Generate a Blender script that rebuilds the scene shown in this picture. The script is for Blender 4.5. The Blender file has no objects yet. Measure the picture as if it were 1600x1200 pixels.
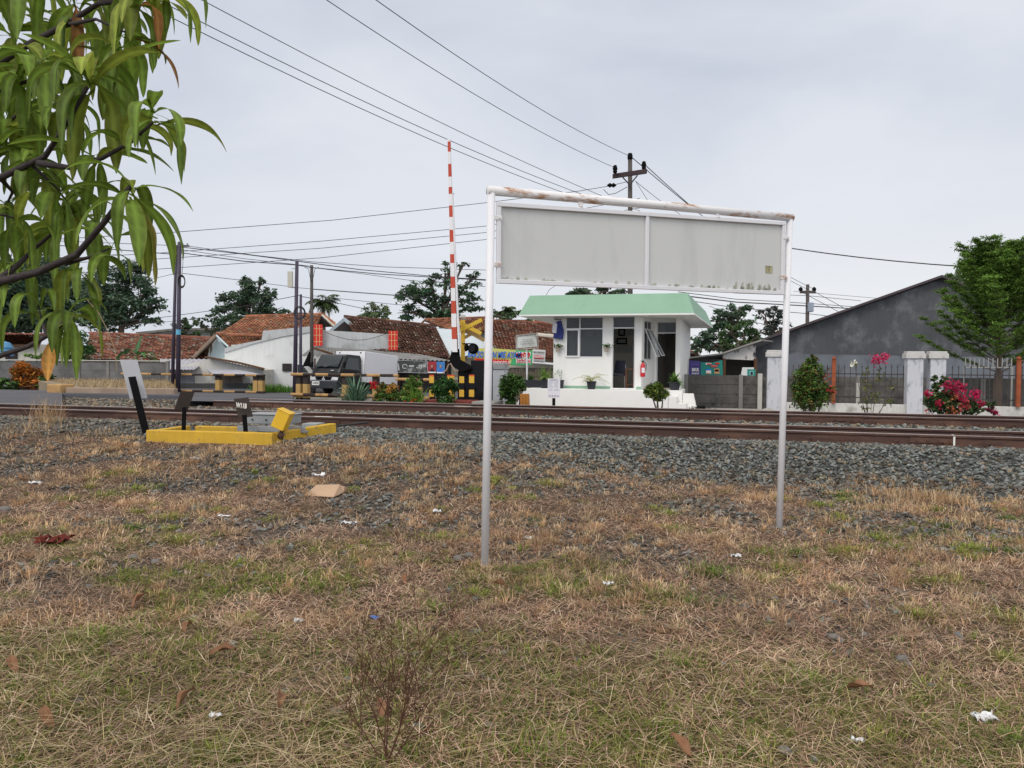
import bpy, math, random
import numpy as np
from mathutils import Vector, Matrix

# ------------------------------------------------------------------ camera, sky, sun, exposure
scene = bpy.context.scene
COL = scene.collection
PITCH, ROLL, CAMH, FPX = -1.67, 0.4, 1.6, 1200.0
cam_data = bpy.data.cameras.new("camera")
cam = bpy.data.objects.new("camera", cam_data)
COL.objects.link(cam)
RC = Matrix.Rotation(math.radians(90 + PITCH), 3, 'X') @ Matrix.Rotation(math.radians(ROLL), 3, 'Z')
cam.matrix_world = Matrix.Translation((0, 0, CAMH)) @ RC.to_4x4()
cam_data.sensor_width = 36
cam_data.lens = 36 * FPX / 1600
cam_data.clip_end = 2000
cam_data.clip_start = 0.05
scene.camera = cam
scene.render.resolution_x, scene.render.resolution_y = 1024, 768
scene.view_settings.view_transform = 'Standard'
scene.view_settings.look = 'None'
scene.view_settings.exposure = 0.0
scene.view_settings.gamma = 1.0
SUN_EL, SUN_AZ = math.radians(44), math.radians(212)   # behind the camera, a little left

world = bpy.data.worlds.new("World")
scene.world = world
world.use_nodes = True
wn, wl = world.node_tree.nodes, world.node_tree.links
wn.clear()
w_out = wn.new('ShaderNodeOutputWorld')
sky = wn.new('ShaderNodeTexSky'); sky.sky_type = 'NISHITA'; sky.sun_disc = False
sky.sun_elevation = SUN_EL; sky.sun_rotation = SUN_AZ
bg_sky = wn.new('ShaderNodeBackground'); bg_sky.inputs['Strength'].default_value = 0.1
wl.new(sky.outputs[0], bg_sky.inputs['Color'])
tc = wn.new('ShaderNodeTexCoord')
mp = wn.new('ShaderNodeMapping'); mp.inputs['Scale'].default_value = (1.0, 1.0, 2.6)
wl.new(tc.outputs['Generated'], mp.inputs['Vector'])
nz = wn.new('ShaderNodeTexNoise'); nz.inputs['Scale'].default_value = 1.7; nz.inputs['Detail'].default_value = 6; nz.inputs['Roughness'].default_value = 0.5
nz.inputs['Distortion'].default_value = 0.35
wl.new(mp.outputs[0], nz.inputs['Vector'])
rp = wn.new('ShaderNodeValToRGB')
rp.color_ramp.elements[0].position = 0.36; rp.color_ramp.elements[0].color = (0.56, 0.605, 0.70, 1)
rp.color_ramp.elements[1].position = 0.66; rp.color_ramp.elements[1].color = (0.77, 0.80, 0.87, 1)
e = rp.color_ramp.elements.new(0.5); e.color = (0.66, 0.70, 0.785, 1)
wl.new(nz.outputs['Fac'], rp.inputs['Fac'])
sx = wn.new('ShaderNodeSeparateXYZ'); wl.new(tc.outputs['Generated'], sx.inputs[0])
# the cloud deck is thinner near the horizon to the right, and brightened overhead and behind, out of view, to light the walls
def mrange(src, a, b, c, d):
    n = wn.new('ShaderNodeMapRange'); n.interpolation_type = 'SMOOTHSTEP'
    for i, v in enumerate((a, b, c, d)): n.inputs[i + 1].default_value = v
    wl.new(src, n.inputs[0]); return n.outputs[0]
def mmul(a, b):
    n = wn.new('ShaderNodeMath'); n.operation = 'MULTIPLY'; wl.new(a, n.inputs[0]); wl.new(b, n.inputs[1]); return n.outputs[0]
hor = mmul(mrange(sx.outputs['Z'], 0.32, 0.02, 0.0, 1.0), mrange(sx.outputs['X'], -0.45, 0.5, 0.25, 1.0))
mxh = wn.new('ShaderNodeMix'); mxh.data_type = 'RGBA'
wl.new(hor, mxh.inputs[0]); wl.new(rp.outputs[0], mxh.inputs[6]); mxh.inputs[7].default_value = (0.87, 0.88, 0.91, 1)
mxw = wn.new('ShaderNodeMix'); mxw.data_type = 'RGBA'     # unseen overhead part tinted warm to take blue out of the light
wl.new(mrange(sx.outputs['Z'], 0.40, 0.62, 0.0, 1.0), mxw.inputs[0]); wl.new(mxh.outputs[2], mxw.inputs[6]); mxw.inputs[7].default_value = (0.70, 0.675, 0.64, 1)
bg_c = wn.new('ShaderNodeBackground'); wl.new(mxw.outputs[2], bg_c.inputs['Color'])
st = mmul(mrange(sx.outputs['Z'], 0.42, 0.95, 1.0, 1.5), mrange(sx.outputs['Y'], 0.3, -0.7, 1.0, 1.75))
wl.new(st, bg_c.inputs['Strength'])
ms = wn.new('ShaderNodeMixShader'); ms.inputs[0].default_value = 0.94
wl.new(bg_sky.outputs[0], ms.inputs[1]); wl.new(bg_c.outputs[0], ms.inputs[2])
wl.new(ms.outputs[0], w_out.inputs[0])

sun_data = bpy.data.lights.new("sun", 'SUN')
sun = bpy.data.objects.new("sun", sun_data)
COL.objects.link(sun)
sun_data.energy = 1.3
sun_data.angle = math.radians(24)
sun_data.color = (1.0, 0.93, 0.84)
sdir = Vector((math.sin(SUN_AZ) * math.cos(SUN_EL), math.cos(SUN_AZ) * math.cos(SUN_EL), math.sin(SUN_EL)))
sun.rotation_euler = sdir.to_track_quat('Z', 'Y').to_euler()
sun.location = sdir * 50

# ------------------------------------------------------------------ measuring helpers
EYE = Vector((0, 0, CAMH))
def ray(px, py): return RC @ Vector(((px - 800) / FPX, (600 - py) / FPX, -1))
def P(px, py, d):
    r = ray(px, py); return EYE + r * (d / r.y)
def G(px, py, z=0.0):
    r = ray(px, py); return EYE + r * ((z - CAMH) / r.z)
TA = math.atan(-0.28)
TX, TN = Vector((math.cos(TA), math.sin(TA), 0)), Vector((-math.sin(TA), math.cos(TA), 0))
TF = Matrix.Rotation(TA, 4, 'Z')          # (u along the railway, v across it, z)
def PV(px, py, v):                         # -> (u, v, z) where the sight line meets the vertical plane v
    r = ray(px, py); s = v / TN.dot(r); p = EYE + r * s
    return Vector((TX.dot(p), v, p.z))
def W(u, v, z=0.0): return TX * u + TN * v + Vector((0, 0, z))
def Fr(loc, rz=0.0): return Matrix.Translation(loc) @ Matrix.Rotation(rz, 4, 'Z')

# ------------------------------------------------------------------ numpy value noise
def vnoise(x, y, s=1.0, seed=0):
    x = np.asarray(x, float) / s + 31.7 * seed; y = np.asarray(y, float) / s - 17.3 * seed
    xi, yi = np.floor(x), np.floor(y); xf, yf = x - xi, y - yi
    def h(a, b):
        n = np.sin(a * 127.1 + b * 311.7 + seed * 74.7) * 43758.5453
        return n - np.floor(n)
    ux, uy = xf * xf * (3 - 2 * xf), yf * yf * (3 - 2 * yf)
    return (h(xi, yi) * (1 - ux) + h(xi + 1, yi) * ux) * (1 - uy) + (h(xi, yi + 1) * (1 - ux) + h(xi + 1, yi + 1) * ux) * uy
def fbm(x, y, s=1.0, seed=0, o=4):
    r, a, t = 0, 1.0, 0
    for i in range(o):
        r = r + a * vnoise(x, y, s / 2 ** i, seed + i * 3); t += a; a *= 0.5
    return r / t
def sstep(a, b, x):
    t = np.clip((np.asarray(x, float) - a) / (b - a), 0, 1); return t * t * (3 - 2 * t)
def lstep(a, b, x): return np.clip((np.asarray(x, float) - a) / (b - a), 0, 1)
def hz(X, Y, rough=True):
    X = np.asarray(X, float); Y = np.asarray(Y, float)
    u = TX.x * X + TX.y * Y; v = TN.x * X + TN.y * Y
    base = 0.33 * sstep(6.5, 11.2, v) * sstep(0.5, -6, u) * (1 - sstep(18, 24, v))
    if rough: base = base + 0.05 * (fbm(X, Y, 1.4, 2) - .5) * (1 - sstep(24, 40, v)) + 0.018 * (vnoise(X, Y, 0.25, 5) - .5)
    toe = 10.55 + 0.35 * (vnoise(u, 0 * u, 1.1, 7) - .5)
    sh_ = 2.2 * sstep(-7.6, -9.4, u)
    m = lstep(toe, 11.75, v) * (1 - lstep(18.3 + sh_, 19.6 + sh_, v))
    return base + (0.40 - base) * m
def hz1(p): return float(hz(p[0], p[1]))

# ------------------------------------------------------------------ mesh builder
def Z(n): return np.zeros((n, 3))
class MB:
    def __init__(s, frame=None):
        s.V, s.F, s.C, s.n, s.M = [], [], [], 0, frame
    def add(s, verts, faces, col=None, local=True):
        v = np.array(verts, float).reshape(-1, 3)
        if s.M is not None and local:
            m = np.array(s.M); v = v @ m[:3, :3].T + m[:3, 3]
        if isinstance(faces, np.ndarray): s.F.append(faces + s.n)
        else:
            by = {}
            for f in faces: by.setdefault(len(f), []).append(f)
            for k in by: s.F.append(np.array(by[k], int) + s.n)
        c = np.ones((len(v), 3)) if col is None else np.broadcast_to(np.array(col, float), (len(v), 3))
        s.V.append(v); s.C.append(c); s.n += len(v); return s
    def box(s, a, b, col=None, taper=None, rot=None, piv=None):
        x0, y0, z0 = a; x1, y1, z1 = b
        v = np.array([(x0, y0, z0), (x1, y0, z0), (x1, y1, z0), (x0, y1, z0), (x0, y0, z1), (x1, y0, z1), (x1, y1, z1), (x0, y1, z1)], float)
        if taper:
            c = v[4:].mean(0); v[4:, :2] = c[:2] + (v[4:, :2] - c[:2]) * taper
        if rot is not None:
            c = v.mean(0) if piv is None else np.array(piv, float)
            v = (v - c) @ np.array(rot.to_3x3()).T + c
        return s.add(v, [(0, 3, 2, 1), (4, 5, 6, 7), (0, 1, 5, 4), (1, 2, 6, 5), (2, 3, 7, 6), (3, 0, 4, 7)], col)
    def prism(s, pts, off, col=None):
        p = np.array(pts, float); n = len(p); o = np.array(off, float)
        f = [tuple(range(n))[::-1], tuple(range(n, 2 * n))] + [(i, (i + 1) % n, n + (i + 1) % n, n + i) for i in range(n)]
        return s.add(np.vstack([p, p + o]), f, col)
    def quad(s, pts, col=None): return s.add(pts, [tuple(range(len(pts)))], col)
    def tube(s, pts, r, n=8, col=None, caps=True):
        pts = [Vector(p) for p in pts]; m = len(pts)
        rs = list(r) if hasattr(r, '__len__') else [r] * m
        v, f = [], []; up = Vector((0, 0, 1)); prev = None
        for i, p in enumerate(pts):
            d = (pts[min(i + 1, m - 1)] - pts[max(i - 1, 0)]).normalized()
            if prev is None:
                a = d.cross(up)
                if a.length < 1e-3: a = d.cross(Vector((1, 0, 0)))
            else: a = prev - d * prev.dot(d)
            a.normalize(); b = d.cross(a); prev = a
            for k in range(n):
                t = 2 * math.pi * (k + .5) / n
                v.append(p + (a * math.cos(t) + b * math.sin(t)) * rs[i])
        for i in range(m - 1):
            for k in range(n):
                k2 = (k + 1) % n; f.append((i * n + k, i * n + k2, (i + 1) * n + k2, (i + 1) * n + k))
        if caps: f.append(tuple(range(n))[::-1]); f.append(tuple(range((m - 1) * n, m * n)))
        return s.add([tuple(q) for q in v], f, col)
    def lathe(s, prof, c=(0, 0, 0), n=16, col=None):
        v, f = [], []; m = len(prof)
        for (r, z) in prof:
            for k in range(n):
                t = 2 * math.pi * k / n; v.append((c[0] + r * math.cos(t), c[1] + r * math.sin(t), c[2] + z))
        for i in range(m - 1):
            for k in range(n):
                k2 = (k + 1) % n; f.append((i * n + k, i * n + k2, (i + 1) * n + k2, (i + 1) * n + k))
        f.append(tuple(range(n))[::-1]); f.append(tuple(range((m - 1) * n, m * n)))
        return s.add(v, f, col)
    def ball(s, c, r, n=10, col=None, sc=(1, 1, 1)):
        pr = [(max(1e-4, r * math.sin(math.pi * i / n)), -r * math.cos(math.pi * i / n)) for i in range(n + 1)]
        a = MB(); a.lathe(pr, (0, 0, 0), n + 4); v = a.V[0] * np.array(sc) + np.array(c)
        return s.add(v, [tuple(x) for F in a.F for x in F], col)
    def holes(s, x0, x1, z0, z1, y0, y1, hs):
        """wall slab in the frame's x-z plane with rectangular openings hs = (xa, xb, za, zb)"""
        xs = sorted({x0, x1} | {h[0] for h in hs} | {h[1] for h in hs}); zs = sorted({z0, z1} | {h[2] for h in hs} | {h[3] for h in hs})
        for i in range(len(xs) - 1):
            run = None
            for j in range(len(zs) - 1):
                cx, cz = (xs[i] + xs[i + 1]) / 2, (zs[j] + zs[j + 1]) / 2
                hole = any(h[0] < cx < h[1] and h[2] < cz < h[3] for h in hs)
                if not hole: run = [run[0] if run else zs[j], zs[j + 1]]
                if (hole or j == len(zs) - 2) and run:
                    s.box((xs[i], y0, run[0]), (xs[i + 1], y1, run[1])); run = None
        return s
    def build(s, name, mat, parent=None, smooth=False, bev=0, label=None, loc=None, kind=None, seg=1):
        me = bpy.data.meshes.new(name)
        V = np.vstack(s.V)
        if parent is not None: inv = WM[parent.name].inverted()
        elif loc is not None: inv = Matrix.Translation(loc).inverted()
        else: inv = Matrix.Identity(4)
        m = np.array(inv); V = V @ m[:3, :3].T + m[:3, 3]
        me.vertices.add(len(V)); me.vertices.foreach_set('co', V.ravel().astype(np.float32))
        idx = np.concatenate([f.ravel() for f in s.F]); tot = np.concatenate([np.full(len(f), f.shape[1]) for f in s.F])
        me.loops.add(len(idx)); me.loops.foreach_set('vertex_index', idx.astype(np.int32))
        me.polygons.add(len(tot)); st_ = np.concatenate([[0], np.cumsum(tot)[:-1]])
        me.polygons.foreach_set('loop_start', st_.astype(np.int32))
        me.update(calc_edges=True)
        ca = me.color_attributes.new('Col', 'FLOAT_COLOR', 'POINT')
        C = np.vstack(s.C); ca.data.foreach_set('color', np.hstack([C, np.ones((len(C), 1))]).ravel().astype(np.float32))
        me.materials.append(mat)
        me.polygons.foreach_set('use_smooth', np.full(len(tot), bool(smooth)))
        o = bpy.data.objects.new(name, me); COL.objects.link(o)
        if parent is not None: o.parent = parent; WM[o.name] = WM[parent.name]
        elif loc is not None: o.location = loc; WM[o.name] = Matrix.Translation(loc)
        else: WM[o.name] = Matrix.Identity(4)
        if bev:
            b = o.modifiers.new('bevel', 'BEVEL'); b.width = bev; b.segments = seg; b.limit_method = 'ANGLE'
        if label: o['label'] = label
        if kind: o['kind'] = kind
        return o
WM = {}
def thing(name, label, cat, loc=(0, 0, 0), rz=0.0, group=None, M=None):
    o = bpy.data.objects.new(name, None); COL.objects.link(o)
    m = M if M is not None else Fr(loc, rz)
    o.matrix_world = m; WM[o.name] = m.copy(); o.empty_display_size = .1
    o['label'] = label; o['category'] = cat
    if group: o['group'] = group
    return o
def tag(o, label, cat, group=None):
    o['label'] = label; o['category'] = cat
    if group: o['group'] = group
    return o
def dup(root, loc, rz, label=None, sc=1.0):
    r = root.copy(); COL.objects.link(r)
    m = Fr(loc, rz) @ Matrix.Scale(sc, 4)
    r.matrix_world = m; WM[r.name] = m
    if label: r['label'] = label
    for ch in list(root.children):
        c = ch.copy(); COL.objects.link(c); c.parent = r
        for g in list(ch.children):
            d = g.copy(); COL.objects.link(d); d.parent = c
    return r
def text(s, name, mat, parent, M, size, sx=1.0, depth=0.004, bold=0.0, shear=0.0, align='CENTER'):
    """lettering standing in the local x-z plane of matrix M, facing -y"""
    cu = bpy.data.curves.new(name, 'FONT'); cu.body = s; cu.size = size; cu.align_x = align; cu.align_y = 'CENTER'
    cu.extrude = depth; cu.offset = bold; cu.resolution_u = 2; cu.shear = shear
    t = bpy.data.objects.new(name + '_tmp', cu); COL.objects.link(t)
    dg = bpy.context.evaluated_depsgraph_get()
    me = bpy.data.meshes.new_from_object(t.evaluated_get(dg)); bpy.data.objects.remove(t)
    mm = WM[parent.name].inverted() @ M @ Matrix.Rotation(math.pi / 2, 4, 'X') @ Matrix.Diagonal((sx, 1, 1, 1))
    me.transform(mm); me.materials.clear(); me.materials.append(mat); me.name = name
    o = bpy.data.objects.new(name, me); COL.objects.link(o); o.parent = parent; WM[o.name] = WM[parent.name]
    return o

# ------------------------------------------------------------------ materials
MATS = {}
def mat(name, col, rough=.75, var=.18, scale=2.5, bump=.15, bs=30, metal=0, spec=.3, col2=None, s2=4, lo=.55, hi=.7, attr=False, streak=0, transl=0, coords='Object', stretch=(1, 1, 1), clear=0, stripe=None, fine=0.0):
    if name in MATS: return MATS[name]
    m = bpy.data.materials.new(name); m.use_nodes = True; MATS[name] = m
    N, L = m.node_tree.nodes, m.node_tree.links
    b = N['Principled BSDF']; b.inputs['Roughness'].default_value = rough; b.inputs['Metallic'].default_value = metal
    b.inputs['Specular IOR Level'].default_value = spec
    if clear: b.inputs['Coat Weight'].default_value = clear
    t = N.new('ShaderNodeTexCoord'); mp = N.new('ShaderNodeMapping'); mp.inputs['Scale'].default_value = stretch
    L.new(t.outputs[coords], mp.inputs[0])
    def noise(sc, det=5, src=None, ro=.6):
        n = N.new('ShaderNodeTexNoise'); n.inputs['Scale'].default_value = sc; n.inputs['Detail'].default_value = det; n.inputs['Roughness'].default_value = ro
        L.new(src or mp.outputs[0], n.inputs['Vector']); return n.outputs['Fac']
    def rng(src, a, b_, c, d):
        n = N.new('ShaderNodeMapRange'); [setattr(n.inputs[i + 1], 'default_value', v) for i, v in enumerate((a, b_, c, d))]
        L.new(src, n.inputs[0]); return n.outputs[0]
    def mix(f, a, bb, mode='MIX'):
        n = N.new('ShaderNodeMix'); n.data_type = 'RGBA'; n.blend_type = mode
        for i, x in ((0, f), (6, a), (7, bb)):
            if isinstance(x, (int, float)): n.inputs[i].default_value = x
            elif isinstance(x, tuple): n.inputs[i].default_value = (*x[:3], 1)
            else: L.new(x, n.inputs[i])
        return n.outputs[2]
    c = tuple(col)
    if stripe:   # (axis, period, colour b, phase)
        ax, per, cb, ph = stripe
        sp = N.new('ShaderNodeSeparateXYZ'); L.new(t.outputs['Object'], sp.inputs[0])
        a1 = N.new('ShaderNodeMath'); a1.operation = 'MULTIPLY_ADD'; L.new(sp.outputs[ax], a1.inputs[0]); a1.inputs[1].default_value = 1 / per; a1.inputs[2].default_value = ph
        a2 = N.new('ShaderNodeMath'); a2.operation = 'FRACT'; L.new(a1.outputs[0], a2.inputs[0])
        a3 = N.new('ShaderNodeMath'); a3.operation = 'GREATER_THAN'; L.new(a2.outputs[0], a3.inputs[0]); a3.inputs[1].default_value = .5
        c = mix(a3.outputs[0], c, cb)
    if col2 is not None:
        c = mix(rng(noise(s2, 8, ro=.68), lo, hi, 0, 1), c, col2)
    if streak:
        ms_ = N.new('ShaderNodeMapping'); ms_.inputs['Scale'].default_value = (7, 7, .55); L.new(t.outputs['Object'], ms_.inputs[0])
        c = mix(rng(noise(1.6, 6, ms_.outputs[0]), .45, .8, 0, streak), c, (.05, .05, .045))
    if attr:
        a = N.new('ShaderNodeAttribute'); a.attribute_name = 'Col'; c = mix(1.0, c, a.outputs['Color'], 'MULTIPLY')
    if var:
        v = rng(noise(scale), .25, .75, 1 - var, 1 + var)
        cc = N.new('ShaderNodeCombineColor'); [L.new(v, cc.inputs[i]) for i in range(3)]
        c = mix(1.0, c, cc.outputs[0], 'MULTIPLY')
    if fine:
        v = rng(noise(bs * 1.3, 3), .3, .7, 1 - fine, 1 + fine)
        cc = N.new('ShaderNodeCombineColor'); [L.new(v, cc.inputs[i]) for i in range(3)]
        c = mix(1.0, c, cc.outputs[0], 'MULTIPLY')
    if isinstance(c, tuple): b.inputs['Base Color'].default_value = (*c, 1)
    else: L.new(c, b.inputs['Base Color'])
    if bump:
        bn = N.new('ShaderNodeBump'); bn.inputs['Strength'].default_value = bump; bn.inputs['Distance'].default_value = .02
        L.new(noise(bs, 5), bn.inputs['Height']); L.new(bn.outputs[0], b.inputs['Normal'])
    if transl:
        tr = N.new('ShaderNodeBsdfTranslucent'); mx = N.new('ShaderNodeMixShader'); mx.inputs[0].default_value = transl
        if isinstance(c, tuple): tr.inputs[0].default_value = (*c, 1)
        else: L.new(c, tr.inputs[0])
        L.new(b.outputs[0], mx.inputs[1]); L.new(tr.outputs[0], mx.inputs[2]); L.new(mx.outputs[0], N['Material Output'].inputs[0])
    return m
def glass(name, col, rough=.06, alpha=.35):
    if name in MATS: return MATS[name]
    m = bpy.data.materials.new(name); m.use_nodes = True; MATS[name] = m
    N, L = m.node_tree.nodes, m.node_tree.links; b = N['Principled BSDF']
    b.inputs['Base Color'].default_value = (*col, 1); b.inputs['Roughness'].default_value = rough; b.inputs['Specular IOR Level'].default_value = .35
    tr = N.new('ShaderNodeBsdfTransparent'); mx = N.new('ShaderNodeMixShader'); mx.inputs[0].default_value = alpha
    L.new(b.outputs[0], mx.inputs[1]); L.new(tr.outputs[0], mx.inputs[2]); L.new(mx.outputs[0], N['Material Output'].inputs[0])
    return m
white_wall = mat('white_painted_wall', (.80, .80, .79), .8, .04, 1.5, .1, 60, col2=(.66, .65, .6), s2=1.3, lo=.55, hi=.85)
kiosk_white = mat('kiosk_white', (.76, .76, .745), .75, .02, 1.2, .06, 60, col2=(.69, .68, .64), s2=1.6, lo=.56, hi=.8)
mint = mat('mint_green_paint', (.235, .405, .29), .6, .05, .8, .03, 60, col2=(.20, .355, .255), s2=.9, lo=.5, hi=.75)
white_paint = mat('white_metal_paint', (.70, .70, .73), .45, .05, 2, .05, 60, spec=.4)
rusty_white = mat('white_paint_with_rust', (.72, .71, .72), .5, .06, 2, .1, 80, col2=(.36, .17, .07), s2=6, lo=.52, hi=.62, stretch=(.4, .4, 1.4))
alu = mat('aluminium', (.55, .56, .56), .4, .05, 3, .02, metal=.3)
dark_glass = glass('dark_window_glass', (.05, .06, .07), .05, .45)
black_paint = mat('black_paint', (.009, .009, .011), .6, .2, 4, .1, 40, spec=.15)
black_matt = mat('black_matt', (.007, .007, .008), .85, .2, 4, .1, 40, spec=.08)
yellow_paint = mat('yellow_paint', (.62, .36, .035), .6, .12, 3, .1, 40, col2=(.35, .22, .05), s2=6, lo=.58, hi=.75)
rust_post = mat('rusty_post', (.26, .07, .03), .85, .3, 5, .2, 40)
wood = mat('dark_wood', (.10, .05, .025), .7, .2, 3, .1, 30, stretch=(1, 1, .15))
bark = mat('bark', (.095, .07, .055), .9, .3, 6, .5, 25, stretch=(1, 1, .35))
steel_pole = mat('dark_steel_pole', (.055, .045, .07), .5, .2, 3, .05)
conc_pole = mat('concrete_pole', (.085, .075, .07), .85, .2, 3, .1)
wire_m = mat('black_cable', (.03, .03, .035), .6, 0, bump=0)
leafm = mat('foliage', (1, 1, 1), .6, 0, bump=0, attr=True, transl=.22, spec=.25)
blade_m = mat('blades', (1, 1, 1), .7, 0, bump=0, attr=True, transl=.15, spec=.15)
petal_m = mat('petals', (1, 1, 1), .6, 0, bump=0, attr=True, transl=.25, spec=.2)
tile_m = mat('clay_tiles', (1, 1, 1), .85, .35, 1.1, .15, 30, attr=True, spec=.15)
corr_m = mat('corrugated_sheet', (.20, .20, .20), .7, .2, 1.0, .05, col2=(.12, .11, .10), s2=1.5, lo=.5, hi=.7)
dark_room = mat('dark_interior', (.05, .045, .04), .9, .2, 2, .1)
conc = mat('grey_concrete', (.27, .265, .25), .9, .15, 2, .25, 30, col2=(.12, .115, .105), s2=1.6, lo=.5, hi=.75)

# ------------------------------------------------------------------ plants
def leaves(mb, c, L, Wd, cols, rng, up=.5, jitter=.25):
    """diamond leaves centred at c (N,3)"""
    n = len(c)
    nrm = rng.normal(size=(n, 3)); nrm /= np.linalg.norm(nrm, axis=1)[:, None]
    nrm[:, 2] = np.abs(nrm[:, 2]) + up; nrm /= np.linalg.norm(nrm, axis=1)[:, None]
    a = np.cross(nrm, rng.normal(size=(n, 3))); a /= np.linalg.norm(a, axis=1)[:, None]
    b = np.cross(nrm, a)
    l = (L * (1 + jitter * rng.normal(size=n)))[:, None]; w = (Wd * (1 + jitter * rng.normal(size=n)))[:, None]
    v = np.stack([c - a * l, c - b * w + nrm * w * .3, c + a * l, c + b * w + nrm * w * .3], 1).reshape(-1, 3)
    mb.add(v, np.arange(4 * n).reshape(-1, 4), np.repeat(cols, 4, 0), local=False)
def blades(mb, base, az, lean, L, wd, bend, cols, tipcol=None):
    n = len(base)
    h = np.stack([np.cos(az), np.sin(az), np.zeros(n)], 1); side = np.stack([-np.sin(az), np.cos(az), np.zeros(n)], 1)
    up = np.array([0, 0, 1.0])
    d0 = h * np.sin(lean)[:, None] + up * np.cos(lean)[:, None]
    l2 = lean + bend; d1 = h * np.sin(l2)[:, None] + up * np.cos(l2)[:, None]
    m = base + d0 * (L * .5)[:, None]; t = m + d1 * (L * .5)[:, None]
    w = wd[:, None]
    v = np.stack([base - side * w * .5, base + side * w * .5, m - side * w * .45, m + side * w * .45, t - side * w * .08, t + side * w * .08], 1).reshape(-1, 3)
    i = np.arange(n)[:, None] * 6
    f = np.concatenate([i + np.array([[0, 1, 3, 2]]), i + np.array([[2, 3, 5, 4]])], 0)
    c = np.repeat(cols, 6, 0)
    if tipcol is not None:
        c = c.reshape(n, 6, 3).copy(); c[:, 4:] = tipcol[:, None, :]; c = c.reshape(-1, 3)
    mb.add(v, f, c, local=False)
def tree(label, cat, base_px, d, blobs, leaf=.3, col=(.05, .085, .03), dens=.5, seed=1, tr=.2, group=None, name='tree', basez=0.0, hue=.25, dark=.35, up=.5, dep=1.0, clump=.35, trunk_top=None, lw=.45):
    rng = np.random.default_rng(seed); rnd = random.Random(seed)
    b0 = P(base_px, 560, d); b0.z = basez
    t = thing(name, label, cat, b0, 0, group)
    sc = d / FPX
    cs = [(P(x, y, d), rx * sc, ry * sc) for (x, y, rx, ry) in blobs]
    tk = MB(); low = min(c[0].z - c[2] * .3 for c in cs)
    cx = sum(c[0].x * c[1] for c in cs) / sum(c[1] for c in cs)
    tt = Vector((b0.x + (cx - b0.x) * .5, d, max(low, basez + 1.0))) if trunk_top is None else P(*trunk_top, d)
    tk.tube([b0, b0.lerp(tt, .5) + Vector((rnd.uniform(-.1, .1), 0, 0)), tt], [tr, tr * .85, tr * .7], 8)
    for (c, rx, rz) in cs:
        mid = tt.lerp(c, .5) + Vector((rnd.uniform(-.2, .2) * rx, rnd.uniform(-.3, .3) * rx, 0))
        tk.tube([tt, mid, c], [tr * .5, tr * .33, tr * .12], 6)
        for k in range(5):
            e = c + Vector((rnd.uniform(-.8, .8) * rx, rnd.uniform(-.6, .6) * rx, rnd.uniform(-.5, .8) * rz))
            tk.tube([mid.lerp(c, rnd.uniform(.2, .9)), e.lerp(c, .4), e], [tr * .16, tr * .1, tr * .04], 5)
    tk.build('trunk', bark, t)
    cr = MB()
    for (c, rx, rz), (bx, by, prx, pry) in zip(cs, blobs):
        nc = max(6, int(prx * pry / 30)); nl = int(dens * 2.3 * prx * pry / nc) + 3; leaf_ = leaf * .8
        q = rng.normal(size=(nc, 3)); q /= np.linalg.norm(q, axis=1)[:, None]
        q *= (rng.uniform(.25, 1, nc) ** .5)[:, None]
        cc = np.array(c) + q * np.array([rx, rx * dep, rz]) * .88
        shade = 1 + dark * rng.normal(size=nc) * .5
        pts = np.repeat(cc, nl, 0) + rng.normal(size=(nc * nl, 3)) * np.array([rx, rx, rz * .85]) * clump * .5
        base = np.array(col)[None, :] * np.array([1.35, 1.35, 1.5]) * np.clip(np.repeat(shade, nl), .4, 1.8)[:, None]
        hv = 1 + hue * rng.normal(size=(nc * nl, 1)) * .5
        cols = base * np.clip(hv, .4, 2); cols[:, 0] *= 1 + .15 * rng.normal(size=nc * nl)
        leaves(cr, pts, leaf_, leaf_ * lw, np.clip(cols, .004, 1), rng, up)
    cr.build('crown', leafm, t)
    return t
def palm(label, px, d, cx_px, cy_px, R_px, seed=1, n=22, col=(.07, .11, .04)):
    rng = np.random.default_rng(seed); sc = d / FPX
    b0 = P(px, 560, d); b0.z = 0; c = P(cx_px, cy_px, d)
    t = thing('palm_tree', label, 'palm', b0)
    tk = MB(); tk.tube([b0, b0.lerp(c, .5) + Vector((.15, 0, 0)), c], [.2, .16, .13], 8); tk.build('trunk', bark, t)
    cr = MB()
    for k in range(n):
        az = 2 * math.pi * k / n * 2.4 + rng.uniform(-.2, .2); el = rng.uniform(-.3, 1.25); R = R_px * sc * rng.uniform(.85, 1.1)
        pts = []; p = np.array(c); e = el
        for j in range(11):
            pts.append(p.copy()); p = p + np.array([math.cos(az) * math.cos(e), math.sin(az) * math.cos(e), math.sin(e)]) * R / 10; e -= .17
        cr.tube([Vector(q) for q in pts], [.03] * 10 + [.01], 4, col=np.array(col) * 1.2)
        for j in range(1, 11):
            for sgn in (-1, 1):
                m = 5; tt = rng.uniform(0, 1, m)[:, None]; base = pts[j - 1] * (1 - tt) + pts[j] * tt
                azs = az + sgn * rng.uniform(.7, 1.2, m)
                L = np.full(m, R * .30 * math.sin(math.pi * min(1, (j + 1.5) / 12.0)) + .12)
                blades(cr, base, azs, rng.uniform(1.5, 2.1, m), L, np.full(m, .05 + .00035 * d), rng.uniform(.2, .7, m), np.array(col)[None] * rng.uniform(.6, 1.5, (m, 1)))
    cr.build('crown', leafm, t); return t

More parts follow.
